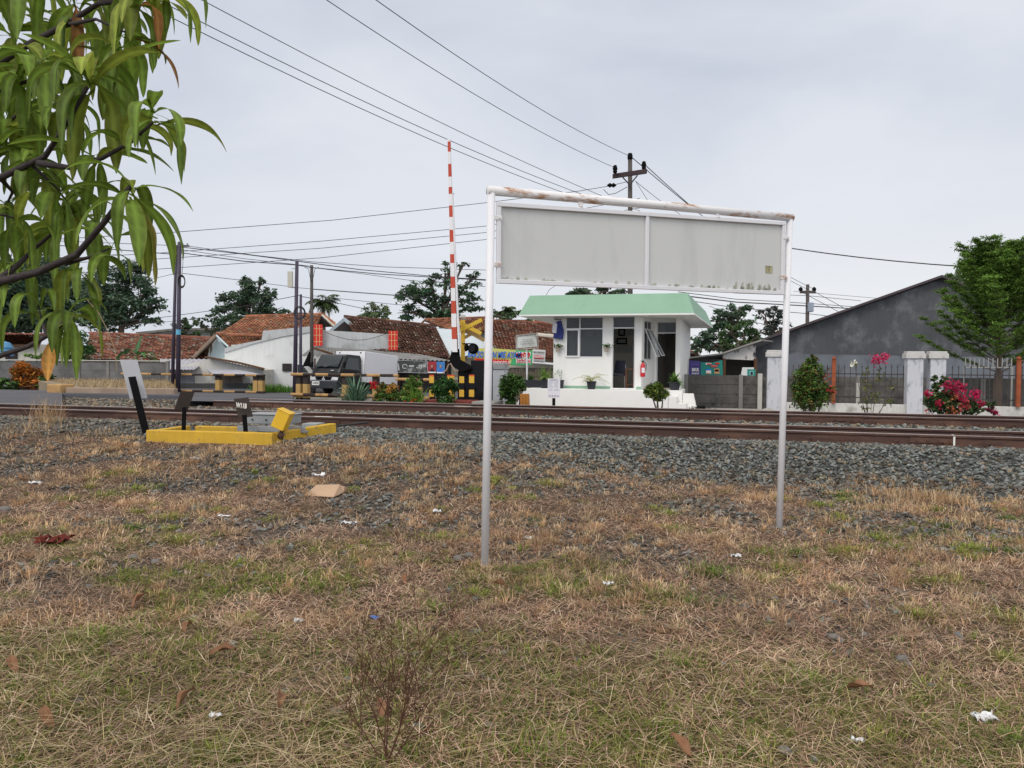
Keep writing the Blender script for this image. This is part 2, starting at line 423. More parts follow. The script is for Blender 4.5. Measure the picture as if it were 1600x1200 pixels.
# ================================================================== GROUND
soil_m = mat('soil', (1, 1, 1), .95, .3, 1.3, .6, 55, attr=True, spec=.1, fine=.35)
def masks(X, Y):
    v = TN.x * X + TN.y * Y; u = TX.x * X + TX.y * Y
    n1 = fbm(X, Y, 1.6, 11); n2 = fbm(X, Y, .7, 23); n3 = fbm(X, Y, 2.6, 31)
    near = 1 - sstep(3.4, 5.2, Y + .9 * (n3 - .5) * 2)
    gr = sstep(.55, .66, n1 * .5 + n2 * .5 + .085 * sstep(-.2, -2.5, X) * (1 - sstep(6.5, 8.5, Y)) - .05 * sstep(7, 10, Y))
    green = np.clip(.74 * near + gr * (.9 - .55 * sstep(5.5, 9, Y)), 0, 1)
    gv = sstep(.465, .64, fbm(X, Y, .9, 41) * .6 + fbm(X, Y, .3, 43) * .4 + .09 * sstep(6.0, 10, v) - .14 * near)
    return green, gv, near
nx = np.concatenate([[-900, -400, -200, -120, -80, -60, -48, -40, -34, -29, -25, -22, -19.5, -17.5, -16], np.arange(-15, 15.01, .09), [16, 17.5, 19.5, 22, 25, 29, 34, 40, 48, 60, 80, 120, 200, 400, 900]])
ny = np.concatenate([[-300, -60, -20, -8, -3, -1, 0.5, 1.2], np.arange(1.6, 21, .09), np.arange(21.2, 34, .4), [36, 40, 46, 55, 70, 100, 150, 250, 500, 1000]])
GX, GY = np.meshgrid(nx, ny)
GZ = hz(GX, GY) - .012
gv_ = TN.x * GX + TN.y * GY
green, grav, near = masks(GX, GY)
soil = np.array([.105, .072, .05]); gry = np.array([.075, .073, .068]); grn = np.array([.05, .052, .022]); far = np.array([.20, .185, .16])
Cg = soil + 0 * GX[..., None]
Cg = Cg * (1 - grav[..., None] * .75) + gry * grav[..., None] * .75
Cg = Cg * (1 - green[..., None] * .6) + grn * green[..., None] * .6
mb_ = sstep(10.6, 11.2, gv_)[..., None]; Cg = Cg * (1 - mb_) + np.array([.10, .10, .095]) * mb_
mf = sstep(18.9, 19.6, gv_)[..., None]; Cg = Cg * (1 - mf) + far * mf
g = MB(); ny_, nx_ = GX.shape
ii = (np.arange(ny_ - 1)[:, None] * nx_ + np.arange(nx_ - 1)[None]).ravel()
g.add(np.stack([GX, GY, GZ], -1).reshape(-1, 3), np.stack([ii, ii + 1, ii + nx_ + 1, ii + nx_], 1), Cg.reshape(-1, 3))
g.build('ground', soil_m, smooth=True, kind='structure')

# ---- road over the crossing
asphalt = mat('asphalt', (.10, .10, .112), .9, .15, .8, .4, 90, fine=.2, spec=.2)
def roadz(v): return float(.545 - .50 * sstep(18.5, 31, v))
rm = MB(TF)
vv = list(np.arange(14.05, 40, .5)); L_, R_ = [], []
for v in vv:
    ur = PV(97, 626, v).x if v < 18.9 else (PV(458, 612, v).x if v < 30.4 else 30.0)
    R_.append((ur, v, roadz(v))); L_.append((-60, v, roadz(v)))
for i in range(len(vv) - 1):
    rm.quad([L_[i], R_[i], R_[i + 1], L_[i + 1]])
rm.quad([L_[0], R_[0], (R_[0][0], R_[0][1] - .15, .3), (-60, 13.9, .3)][::-1])
for i in range(len(vv) - 1):
    a, b = R_[i], R_[i + 1]
    if abs(a[0] - b[0]) > 3: continue
    rm.quad([a, (a[0] + .12, a[1], a[2] - .5), (b[0] + .12, b[1], b[2] - .5), b])
for v in np.arange(16.66, 18.9, .25):
    a, b_, v2 = PV(285, 622, v).x, PV(458, 620, v).x, min(v + .25, 18.92); rm.quad([(a, v, roadz(v) - .004), (b_, v, roadz(v) - .004), (PV(458, 620, v2).x, v2, roadz(v2) - .004), (PV(285, 622, v2).x, v2, roadz(v2) - .004)])
_i = max(i for i in range(len(vv) - 1) if vv[i] < 18.9); _a, _b = R_[_i], R_[_i + 1]
rm.quad([(_a[0], _a[1] - .02, .2), (_b[0], _b[1] - .02, .2), (_b[0], _b[1] - .02, _b[2] - .001), (_a[0], _a[1] - .02, _a[2] - .001)])
rm.build('road', asphalt, kind='structure')
# concrete path behind the tracks on the right
pth = MB(TF); pth.box((-1.0, 19.9, -.1), (16, 27.6, .04)); pth.build('path', mat('path_concrete', (.33, .32, .30), .9, .15, 1.2, .2, 40, col2=(.2, .19, .17), s2=1.2), kind='structure')

# ---- raised verge with kerb on the left
k0, k1 = PV(97, 622, 19.3), PV(277, 622, 20.0)
vg = MB(TF)
vg.prism([(k0.x, 19.3, .2), (k1.x, 20.0, .2), (PV(262, 610, 34.5).x, 34.5, .0), (PV(50, 610, 34.5).x, 34.5, .0)], (0, 0, .46))
vg.build('verge', mat('verge_soil', (.24, .19, .13), .95, .3, 1.5, .5, 30, fine=.3), kind='structure')
kb = MB(TF)
kb.prism([(k0.x + .25, 19.16, .2), (k1.x, 19.86, .2), (k1.x, 20.04, .2), (k0.x + .25, 19.34, .2)], (0, 0, .50))
tag(kb.build('kerb_wall', mat('kerb_old', (.28, .21, .16), .9, .2, 2, .3, 30, col2=(.17, .12, .09), s2=1.5), bev=.02), 'long low weathered concrete kerb running behind the gravel at the left', 'kerb')
kb = MB(TF); kb.box((k0.x - .3, 19.0, .2), (k0.x + .24, 19.55, .80))
tag(kb.build('kerb_block', mat('kerb_orange', (.40, .25, .11), .9, .2, 3, .3, 30, col2=(.2, .12, .07), s2=4), bev=.03), 'square faded orange concrete end block of the kerb beside the asphalt', 'concrete block')

# ================================================================== RAILWAY TRACKS
rail_m = mat('rusty_rail', (.065, .034, .027), .65, .25, 2.0, .2, 30, col2=(.16, .085, .055), s2=3, lo=.5, hi=.7, stretch=(.3, 1, 1))
head_m = mat('worn_rail_head', (.62, .60, .60), .35, .15, 1.0, .03, metal=.6, col2=(.20, .12, .09), s2=1.5, lo=.5, hi=.75, stretch=(.2, 1, 1))
sleeper_m = mat('sleeper_concrete', (.22, .20, .18), .9, .2, 3, .2)
prof = [(-.065, 0), (.065, 0), (.065, .012), (.012, .03), (.010, .118), (.034, .128), (.036, .15), (.028, .160), (-.028, .160), (-.036, .15), (-.034, .128), (-.010, .118), (-.012, .03), (-.065, .012)]
def track(vn, label, u0, u1, shift):
    base = W(0, vn + .53, .41)
    t = thing('railway_track', label, 'railway track', base, TA, 'railway tracks')
    for dv in (0, 1.067):
        r = MB(TF); n = 36
        us = np.linspace(u0, u1, n)
        rings = [[(u, vn + dv + y, .412 + z) for (y, z) in prof] for u in us]
        k = len(prof); f = []
        for i in range(n - 1):
            for j in range(k):
                j2 = (j + 1) % k
                if (j, j2) in ((7, 8),): continue
                f.append((i * k + j, i * k + j2, (i + 1) * k + j2, (i + 1) * k + j))
        r.add([p for q in rings for p in q], f)
        ro = r.build('rail', rail_m, t)
        h = MB(TF); h.box((u0, vn + dv - .0275, .412 + .159), (u1, vn + dv + .0275, .412 + .163)); h.build('running_surface', head_m, ro)
        # fishplate joint
        j = MB(TF)
        for uj in ((2.3 + dv, -11.0 + dv) if shift else (2.9 + dv, -7.0)):
            j.box((uj - .3, vn + dv - .032, .412 + .04), (uj + .3, vn + dv - .011, .412 + .115))
            for b in range(4): j.box((uj - .22 + b * .145, vn + dv - .045, .412 + .065), (uj - .19 + b * .145, vn + dv - .03, .412 + .095))
        j.build('fishplate', rail_m, ro)
    first = None; us = np.arange(u0 + .2, u1, .6)[:95]
    for i, u in enumerate(us):
        if first is None:
            s = MB(TF); s.box((u - .12, vn - .45, .22), (u + .12, vn + 1.52, .405), taper=.85)
            first = s.build('sleeper', sleeper_m, t)
            c = MB(TF)
            for dv in (0, 1.067):
                for sg in (-1, 1):
                    c.box((u - .05, vn + dv + sg * .065 - .03, .405), (u + .05, vn + dv + sg * .065 + .03, .435))
                    c.tube([(u - .04, vn + dv + sg * .10, .43), (u - .03, vn + dv + sg * .11, .475), (u + .03, vn + dv + sg * .08, .475), (u + .045, vn + dv + sg * .055, .435)], .009, 6)
            clip = c.build('rail_clip', rail_m, first)
        else:
            o = first.copy(); COL.objects.link(o); o.parent = t; o.location = (u - us[0], 0, 0)
            c = clip.copy(); COL.objects.link(c); c.parent = o
    return t
track(12.47, 'nearer rusty railway track in front, just behind the gravel slope', -26, 12, 0)
track(16.52, 'farther rusty railway track, nearest the white guard post', -12.4, 18, 1)
# white painted marks on rails
pm = mat('white_mark_paint', (.75, .74, .70), .7, .05, bump=0)
mk = MB(TF); q = PV(1490, 690, 12.43); mk.box((q.x - .012, 12.395, .43), (q.x + .012, 12.405, .56)); mk.box((q.x - .012, 12.425, .577), (q.x + .012, 12.515, .579))
tag(mk.build('paint_mark', pm), 'thin white vertical paint line on the near rail at the right', 'paint mark', 'white marks on the rails')
mk = MB(TF); q = PV(505, 651, 12.47); mk.box((q.x - .17, 12.44, .576), (q.x + .17, 12.50, .580))
tag(mk.build('paint_mark', pm), 'short white dash on top of the near rail by the switch box', 'paint mark', 'white marks on the rails')
mk = MB(TF); q = PV(723, 636, 16.52); mk.box((q.x - .2, 16.49, .576), (q.x + .2, 16.55, .580))
tag(mk.build('paint_mark', pm), 'white dash on the far rail in front of the barrier machine', 'paint mark', 'white marks on the rails')

# ================================================================== BALLAST AND LOOSE STONES (uncountable)
ico = []
ph = (1 + 5 ** .5) / 2
icv = np.array([(-1, ph, 0), (1, ph, 0), (-1, -ph, 0), (1, -ph, 0), (0, -1, ph), (0, 1, ph), (0, -1, -ph), (0, 1, -ph), (ph, 0, -1), (ph, 0, 1), (-ph, 0, -1), (-ph, 0, 1)]); icv /= np.linalg.norm(icv[0])
icf = np.array([(0, 11, 5), (0, 5, 1), (0, 1, 7), (0, 7, 10), (0, 10, 11), (1, 5, 9), (5, 11, 4), (11, 10, 2), (10, 7, 6), (7, 1, 8), (3, 9, 4), (3, 4, 2), (3, 2, 6), (3, 6, 8), (3, 8, 9), (4, 9, 5), (2, 4, 11), (6, 2, 10), (8, 6, 7), (9, 8, 1)])
def stones(mb, c, size, cols, rng, flat=.6, rough=.18):
    n = len(c)
    v = icv[None] * (1 + rough * rng.normal(size=(n, 12, 1)))
    v = v * np.stack([rng.uniform(.7, 1.35, n), rng.uniform(.55, 1.0, n), np.full(n, flat) * rng.uniform(.7, 1.3, n)], 1)[:, None, :]
    tl = rng.normal(size=n) * .45; ct, st = np.cos(tl)[:, None], np.sin(tl)[:, None]
    x, z = v[..., 0] * ct - v[..., 2] * st, v[..., 0] * st + v[..., 2] * ct
    az = rng.uniform(0, 6.28, n); ca, sa = np.cos(az)[:, None], np.sin(az)[:, None]
    y = v[..., 1]; v = np.stack([x * ca - y * sa, x * sa + y * ca, z], -1) * size[:, None, None]
    v = v + c[:, None, :]
    mb.add(v.reshape(-1, 3), (np.arange(n)[:, None, None] * 12 + icf[None]).reshape(-1, 3), np.repeat(cols, 12, 0), local=False)
stone_m = mat('ballast_stone', (1, 1, 1), .85, .25, 18, .3, 60, attr=True, spec=.2)
rng = np.random.default_rng(5)
def uvpts(n, u0, u1, v0, v1):
    u = rng.uniform(u0, u1, n); v = rng.uniform(v0, v1, n); return u, v, TX.x * u + TN.x * v, TX.y * u + TN.y * v
bal = MB()
def greycols(n, warm=0.0):
    b = .045 + .20 * rng.random(n) ** 1.4
    c = np.stack([b * rng.uniform(.92, 1.04, n), b * rng.uniform(1.0, 1.07, n), b * rng.uniform(.94, 1.02, n)], 1)
    w = rng.random(n) < (.15 + warm); c[w] = c[w] * np.array([1.25, .95, .72]); return c
def lay(n, u0, u1, v0, v1, s0, s1, lift=0, warm=0.0, keep=None):
    u, v, X, Y = uvpts(n, u0, u1, v0, v1)
    # clear of rails
    ok = np.ones(n, bool)
    for r in (12.47, 13.537, 16.52, 17.587): ok &= np.abs(v - r) > .095
    XX, YY = TX.x * u + TN.x * v, TX.y * u + TN.y * v; pxx = 800 + FPX * XX / YY
    ok &= ~((pxx < 97) & (v > 13.95)) & ~((pxx > 283) & (pxx < 460) & (v > 16.62))
    if keep is not None: ok &= keep(u, v, X, Y)
    u, v, X, Y = u[ok], v[ok], X[ok], Y[ok]; m = len(u)
    s = rng.uniform(s0, s1, m); z = hz(X, Y) + s * .15 + rng.uniform(-.004, .012, m) + lift
    left = sstep(-5.5, -8.5, u)[:, None]
    c = greycols(m, warm); c = c * (1 - left * .5) + c * np.array([1.25, 1.02, .85]) * left * .5
    stones(bal, np.stack([X, Y, z], 1), s, c, rng)
boxk = lambda u, v, X, Y: ~((u > -8.95) & (u < -6.65) & (v > 10.1) & (v < 11.5))
lay(34000, -17, 9.5, 10.45, 12.0, .013, .036, keep=lambda u, v, X, Y: boxk(u, v, X, Y) & (rng.random(len(u)) < (.15 + .85 * sstep(-9, -5, u)) * sstep(10.1, 11.0, v + .5 * vnoise(X, Y, .5, 9))))
lay(9000, -18, 9.5, 11.9, 12.4, .018, .040)
lay(11000, -20, 10.5, 12.5, 13.5, .018, .042, warm=.2)
lay(12000, -21, 12.5, 13.6, 16.45, .022, .05, warm=.25)
lay(6000, -22, 13, 16.55, 17.55, .022, .05, warm=.2)
lay(7000, -22, 13, 17.7, 19.4, .025, .055, warm=.2)
bal.build('ballast_gravel', stone_m, kind='stuff')
gr2 = MB()
def camfield(n, y0, y1, p=1.3):
    """points over the near ground, denser towards the viewpoint"""
    t = rng.random(n); a, b = y0 ** (2 - p), y1 ** (2 - p); Y = (a + t * (b - a)) ** (1 / (2 - p))
    return rng.uniform(-1, 1, n) * (.78 * Y + 1.2), Y
X, Y = camfield(52000, 2.4, 13.5, .4)
v = TN.x * X + TN.y * Y; u = TX.x * X + TX.y * Y
gg, gvv, nn = masks(X, Y)
ok = (v < 11.1) & (rng.random(len(X)) < gvv ** 1.5 * (.28 + .72 * sstep(5.0, 9.0, v)) + .02) & boxk(u, v, X, Y)
X, Y = X[ok], Y[ok]; s = rng.uniform(.010, .034, len(X)) * (1 + .3 * (rng.random(len(X)) < .05))
stones(gr2, np.stack([X, Y, hz(X, Y) + s * .2], 1), s, greycols(len(X), .12) * np.array([.95, .93, .93]), rng, flat=.5)
gr2.build('loose_gravel', stone_m, kind='stuff')

# ================================================================== DRY GRASS, STRAW, GREEN GRASS (uncountable)
def pick(n, cols, w=None):
    cols = np.array(cols); k = rng.choice(len(cols), n, p=None if w is None else np.array(w) / sum(w))
    return cols[k] * rng.uniform(.5, 1.3, (n, 1))
STRAW = [(.56, .37, .26), (.64, .47, .335), (.37, .22, .15), (.15, .085, .055), (.72, .59, .44)]
ORNG = [(.52, .33, .18), (.58, .42, .26), (.38, .22, .12)]
GREEN = [(.15, .21, .03), (.23, .28, .05), (.09, .14, .025), (.33, .32, .09)]
inside = lambda X, Y: boxk(TX.x * X + TX.y * Y, TN.x * X + TN.y * Y, X, Y)
th = MB()
X, Y = camfield(330000, 2.2, 12.6, 1.25)
gg, gvv, nn = masks(X, Y); v = TN.x * X + TN.y * Y
ok = (v < 10.9 + .9 * sstep(-8, -9.5, TX.x * X + TX.y * Y)) & (rng.random(len(X)) < 1 - .72 * gvv * sstep(4.2, 7, Y)) & inside(X, Y); X, Y, gg, nn = X[ok], Y[ok], gg[ok], nn[ok]; n = len(X)
L = rng.uniform(.03, .12, n) * (1 + .5 * nn * rng.random(n)); wd = .0017 + .00042 * Y * rng.uniform(.6, 1.2, n)
z = hz(X, Y) + rng.uniform(0, .022, n)
cols = .97 * pick(n, STRAW, [5, 3, 4, 3, 1.2]) * (.55 + .9 * fbm(X, Y, .45, 91, 3))[:, None]; gm = rng.random(n) < gg * .50; cols[gm] = pick(int(gm.sum()), [(.23, .22, .06), (.34, .29, .11), (.13, .15, .035)])
blades(th, np.stack([X, Y, z], 1), rng.uniform(0, 6.28, n), rng.uniform(1.15, 1.62, n), L, wd, rng.uniform(-.15, .5, n), cols)
# long pale stalks lying over everything near the viewpoint
X, Y = camfield(11000, 2.2, 6.8, 1.6); n = len(X); gg, gvv, nn = masks(X, Y)
ok = rng.random(n) < (.10 + .9 * nn) * (.12 + 1.2 * sstep(.42, .68, fbm(X, Y, .8, 63))); X, Y = X[ok], Y[ok]; n = len(X)
blades(th, np.stack([X, Y, hz(X, Y) + rng.uniform(.015, .05, n)], 1), rng.normal(.2, 1.0, n) + np.pi * (rng.random(n) < .5), rng.uniform(1.3, 1.58, n), rng.uniform(.12, .34, n), np.full(n, .0025), rng.uniform(-.1, .45, n), pick(n, [(.50, .42, .24), (.42, .34, .17), (.60, .50, .32)]))
th.build('straw_litter', blade_m, kind='stuff')
gr = MB()
# upright tufts: dry ones over the middle ground, green ones in patches
def tufts(nt, y0, y1, p, prob, cols, hgt, per, spread, wts=None, lean=.75, wk=1.0, tip=None, rr=None):
    X, Y = camfield(nt, y0, y1, p); v = TN.x * X + TN.y * Y
    ok = (v < 11.0 + .8 * sstep(-8, -9.5, TX.x * X + TX.y * Y)) & inside(X, Y); X, Y = X[ok], Y[ok]
    ok = rng.random(len(X)) < prob(X, Y); X, Y = X[ok], Y[ok]
    m = rng.integers(per[0], per[1], len(X)); sz = rng.uniform(.6, 1.25, len(X))
    bx = np.repeat(X, m); by = np.repeat(Y, m); k = len(bx); ss = np.repeat(sz, m)
    az = rng.uniform(0, 6.28, k); r = np.abs(rng.normal(size=k)) * spread * ss
    X2, Y2 = bx + np.cos(az) * r, by + np.sin(az) * r
    tc_ = np.repeat(pick(len(X), cols, wts), m, 0) * rng.uniform(.75, 1.25, (k, 1))
    blades(gr, np.stack([X2, Y2, hz(X2, Y2) - .004], 1), az + rng.normal(size=k) * .5, np.abs(rng.normal(size=k)) * lean * .7 + .15, hgt * ss * rng.uniform(.5, 1.2, k), (.0016 + .00045 * by) * wk, rng.uniform(.1, .9, k), tc_)
gn = lambda X, Y: masks(X, Y)
tufts(9000, 2.3, 7.5, 1.2, lambda X, Y: np.clip(masks(X, Y)[0] ** 1.3 * (.25 + 1.1 * sstep(.40, .60, fbm(X, Y, .35, 77))), 0, 1), GREEN, .055, (14, 34), .035, [4, 4, 2, 2], 1.0, 1.1)
tufts(2600, 5.0, 10.5, .8, lambda X, Y: masks(X, Y)[0] ** 2 * .55 + .05, GREEN, .06, (30, 80), .055, [3, 4, 1, 4], 1.0)
tufts(6200, 4.5, 12.5, .6, lambda X, Y: .55 * sstep(.42, .58, fbm(X, Y, 1.1, 55)) + .08 + .25 * sstep(9.2, 10.4, TN.x * X + TN.y * Y) , ORNG + [(.52, .40, .24)], .085, (18, 46), .05, [4, 4, 2, 2], .8)
tufts(1800, 2.4, 6, 1.2, lambda X, Y: .35 + 0 * X, STRAW[:3], .07, (8, 22), .03, None, 1.1)
tufts(1100, 2.6, 8, 1.2, lambda X, Y: masks(X, Y)[0], [(.10, .20, .035), (.14, .24, .05)], .03, (12, 26), .05, None, 1.3, 2.2)
# separate rounded green clumps
nc_ = 300; X, Y = camfield(nc_, 3.0, 10.0, .7); keep = (TN.x * X + TN.y * Y < 10.2) & inside(X, Y); X, Y = X[keep], Y[keep]
wgt = np.where(Y < 4.6, .55, np.where(Y < 7.0, .6, .38)) * (.4 + 1.2 * sstep(.4, .6, fbm(X, Y, 1.3, 71))); keep = rng.random(len(X)) < wgt; X, Y = X[keep], Y[keep]
for x_, y_ in zip(X, Y):
    sp = rng.uniform(.05, .15); n = int(160 * sp / .08); az = rng.uniform(0, 6.28, n); r_ = np.abs(rng.normal(size=n)) * sp; X2, Y2 = x_ + np.cos(az) * r_ * 1.3, y_ + np.sin(az) * r_
    base_ = np.array([(.16, .23, .03), (.24, .29, .05), (.11, .19, .03), (.30, .31, .07)][rng.integers(4)])
    blades(gr, np.stack([X2, Y2, hz(X2, Y2) - .003], 1), az + rng.normal(size=n) * .6, np.abs(rng.normal(size=n)) * .5 + .2, rng.uniform(.03, .085, n), np.full(n, .0018 + .0005 * y_), rng.uniform(.1, 1.0, n), base_ * rng.uniform(.45, 1.35, (n, 1)))
for (x_, y_) in ((-.21, 6.0), (2.54, 7.3)):       # round the feet of the sign
    n = 130; az = rng.uniform(0, 6.28, n); r_ = .035 + np.abs(rng.normal(size=n)) * .05; X2, Y2 = x_ + np.cos(az) * r_, y_ + np.sin(az) * r_
    blades(gr, np.stack([X2, Y2, hz(X2, Y2) - .003], 1), az + rng.normal(size=n), np.abs(rng.normal(size=n)) * .5 + .1, rng.uniform(.03, .09, n), np.full(n, .0042), rng.uniform(.1, 1.0, n), pick(n, STRAW + [(.2, .24, .05)]))
# taller dry clumps at the foot of the ballast and on the left
for (px, py, h, sp, cnt) in ((75, 676, .55, .16, 200), (60, 684, .28, .28, 120), (20, 690, .2, .3, 120), (150, 690, .16, .3, 140), (1450, 775, .20, .28, 420), (1420, 790, .14, .25, 260), (1355, 792, .12, .12, 110), (1500, 812, .12, .18, 160), (640, 728, .11, .4, 320), (560, 738, .10, .35, 260), (330, 715, .12, .35, 240), (250, 735, .10, .4, 200), (700, 745, .09, .3, 200), (1220, 772, .10, .15, 120), (880, 760, .10, .18, 120), (1320, 800, .09, .2, 120)):
    q = G(px, py, .05 if px > 500 else .2); n = cnt; X2 = q.x + rng.normal(size=n) * sp; Y2 = q.y + rng.normal(size=n) * sp * .6
    blades(gr, np.stack([X2, Y2, hz(X2, Y2)], 1), rng.uniform(0, 6.28, n), np.abs(rng.normal(size=n)) * .35 + .1, h * rng.uniform(.5, 1.2, n), np.full(n, .005), rng.uniform(.1, .8, n), pick(n, ORNG + [(.58, .44, .24)]))
# dry grass on the verge by the grey wall
n = 5200; v2 = rng.uniform(20.2, 33.5, n); tt_ = (v2 - 20) / 14.5; ua, ub = k0.x + .2 + (PV(50, 610, 34.5).x - k0.x) * tt_, k1.x + (PV(262, 610, 34.5).x - k1.x) * tt_; uu = ua + (ub - ua) * rng.random(n); X2 = TX.x * uu + TN.x * v2; Y2 = TX.y * uu + TN.y * v2
zz = .655 - .20 * (v2 - 19.3) / 15.2
blades(gr, np.stack([X2, Y2, zz], 1), rng.uniform(0, 6.28, n), np.abs(rng.normal(size=n)) * .4, rng.uniform(.05, .2, n), np.full(n, .014), rng.uniform(.1, .8, n), pick(n, [(.40, .30, .18), (.34, .24, .13), (.44, .36, .23)]))
# weeds by the white house foot
n = 900; q = P(425, 607, 37); X2 = q.x + rng.normal(size=n) * .45; Y2 = q.y + rng.normal(size=n) * .3
blades(gr, np.stack([X2, Y2, 0 * X2 + .05], 1), rng.uniform(0, 6.28, n), np.abs(rng.normal(size=n)) * .6, rng.uniform(.15, .5, n), np.full(n, .03), rng.uniform(.1, .8, n), pick(n, [(.08, .20, .03), (.12, .24, .04)]))
gr.build('grass', blade_m, kind='stuff')

# ================================================================== FOREGROUND SIGN FRAME
A = G(757, 885, 0); B = G(1217, 828, 0)
dAB = Vector((B.x - A.x, B.y - A.y, 0)); LS = dAB.length; azS = math.atan2(dAB.y, dAB.x)
FS = Fr((A.x, A.y, 0), azS)
sg = thing('sign_frame', 'large blank grey sign board in a rust-stained white pipe frame standing in the dry grass', 'sign', M=FS)
zt0, zt1 = PVd = (2.965, 3.0)
def fz(px, py, x):   # height of an image point on the frame plane at local x
    p = FS @ Vector((x, 0, 0)); return CAMH + (ray(px, py).z / ray(px, py).y) * p.y
def fx(px):          # local x on the frame plane
    r = ray(px, 500); n = FS.to_3x3() @ Vector((0, 1, 0)); s = n.dot(FS.translation - EYE) / n.dot(r)
    return (FS.inverted() @ (EYE + r * s)).x
xl, xr = fx(766.5) + .0, fx(1231)
zl, zr = fz(765, 298, xl), fz(1234, 340, xr)
p = MB(FS); p.tube([(0, 0, -.1), (xl, 0, zl)], .031, 16); p.build('post', white_paint, sg, smooth=True)
p = MB(FS); p.tube([(LS, 0, -.1), (xr, 0, zr)], .031, 16); p.build('post', white_paint, sg, smooth=True)
p = MB(FS); p.tube([(xl - .03, 0, zl), (xl + (xr - xl) * .53, 0, zl * .47 + zr * .53 + .004), (xr + .03, 0, zr)], .036, 16); p.build('top_rail', rusty_white, sg, smooth=True)
bl, br = fx(774), fx(1222)
tl, tr_, bl_, br_ = fz(778, 316, bl), fz(1220, 347, br), fz(772, 443, bl), fz(1222, 461, br)
zz = lambda a, b, t: a + (b - a) * t
bd = MB(FS)
def para(mb, x0, x1, z00, z10, z01, z11, y0, y1): # z lower-left, lower-right, upper-left, upper-right
    mb.prism([(x0, y0, z00), (x1, y0, z10), (x1, y0, z11), (x0, y0, z01)], (0, y1 - y0, 0))
para(bd, bl + .02, br - .02, bl_ + .02, br_ + .02, tl - .02, tr_ - .02, .0, .02)
board_m = mat('sign_board_back', (.57, .58, .575), .6, .03, .9, .03, col2=(.41, .42, .39), s2=1.2, lo=.5, hi=.8, stretch=(1.5, 1, .35), spec=.08)
pan = bd.build('panel', board_m, sg)
fr = MB(FS); w = .034
para(fr, bl, br, bl_, br_, bl_ + w, br_ + w, -.028, -.001); para(fr, bl, br, tl - w, tr_ - w, tl, tr_, -.028, -.001)
para(fr, bl, bl + w, bl_ + w, bl_ + w, tl - w, tl - w, -.026, -.001); para(fr, br - w, br, br_ + w, br_ + w, tr_ - w, tr_ - w, -.026, -.001)
fr.build('panel_frame', white_paint, sg, bev=.003)
xm = fx(1008); t = (xm - bl) / (br - bl)
mu = MB(FS); mu.box((xm - .016, -.024, zz(bl_, br_, t) + w), (xm + .016, -.001, zz(tl, tr_, t) - w)); mu.build('centre_bar', white_paint, sg, bev=.003)
for (px, py, kind) in ((904, 321, 0), (1117, 338, 0), (775, 341, 1), (775, 414, 1), (1223, 372, 1), (1221, 434, 1)):
    x = fx(px); z = fz(px, py, x); b = MB(FS)
    if kind == 0:
        b.box((x - .022, -.02, z - .04), (x + .022, -.012, z + .03)); b.tube([(x, -.035, z - .01), (x, -.005, z - .01)], .008, 8)
    else:
        b.box((x - .035, -.03, z - .018), (x + .035, -.012, z + .018)); b.tube([(x + .01, -.04, z), (x + .01, -.01, z)], .008, 8)
    b.build('bracket', rusty_white, sg, bev=.002)
x = fx(1200); z = fz(1200, 421, x); b = MB(FS); b.box((x - .043, -.004, z - .033), (x + .043, -.0005, z + .033))
b.build('mouldy_patch', mat('mould', (.40, .38, .24), .9, .4, 14, 0, col2=(.12, .12, .06), s2=16, lo=.45, hi=.6, stretch=(1, 1, .3)), sg)
b = MB(FS); rngm = random.Random(8)
for k in range(60):
    x = zz(br, bl, rngm.random() ** 1.3 * .95 + .03); t = (x - bl) / (br - bl); z = zz(bl_, br_, t) + w
    hh = .012 + .05 * rngm.random() * (1.3 if t > .75 else .45)
    b.quad([(x - .02, -.0012, z), (x + .025, -.0012, z), (x + .012, -.0012, z + hh), (x - .006, -.0012, z + hh * .8)])
m_ = mat('mould_faint', (.38, .385, .33), .9, .12, 14, 0); b.build('mould_stain', m_, sg)

# ================================================================== LITTLE THINGS ON THE GROUND
def onground(px, py):
    q = G(px, py, 0)
    for _ in range(6): q = G(px, py, hz1(q))
    return q
paper_m = mat('white_plastic', (.75, .76, .78), .5, .06, 6, .1, 40)
def litter(px, py, L, label, cat, name, m=paper_m, seed=1, cren=.35, ar=.6):
    q = onground(px, py); r = np.random.default_rng(seed); n = 7
    mb = MB(); v = []
    for i in range(n):
        for j in range(n):
            x, y = (i / (n - 1) - .5) * L, (j / (n - 1) - .5) * L * ar
            v.append((q.x + x, q.y + y + L * .15 * math.sin(i * 2.1), q.z + .025 + cren * L * (.25 + .35 * r.normal())))
    v = np.array(v); v[:, :2] += r.normal(size=(n * n, 2)) * L * .05
    mb.add(v, [(i * n + j, (i + 1) * n + j, (i + 1) * n + j + 1, i * n + j + 1) for i in range(n - 1) for j in range(n - 1)])
    o = mb.build(name, m, smooth=True, loc=tuple(q))
    s = o.modifiers.new('solid', 'SOLIDIFY'); s.thickness = .003
    return tag(o, label, cat)
litter(1538, 1130, .10, 'crumpled white plastic cup lying in the green grass at the bottom right', 'litter', 'plastic_cup', seed=4, cren=.28)
litter(1340, 1165, .05, 'small thin white plastic strip in the grass near the bottom edge', 'litter', 'plastic_strip', seed=5, ar=.3)
litter(1150, 873, .08, 'folded white paper scrap lying right of the middle between the two sign posts', 'litter', 'paper_scrap', seed=6, cren=.2)
litter(498, 746, .16, 'crumpled white plastic bag behind the torn cardboard', 'plastic bag', 'plastic_bag', seed=7, cren=.4)
litter(545, 821, .15, 'thin torn white plastic shred in the dry grass, right of and below the cardboard', 'litter', 'plastic_shred', seed=8, ar=.2, cren=.15)
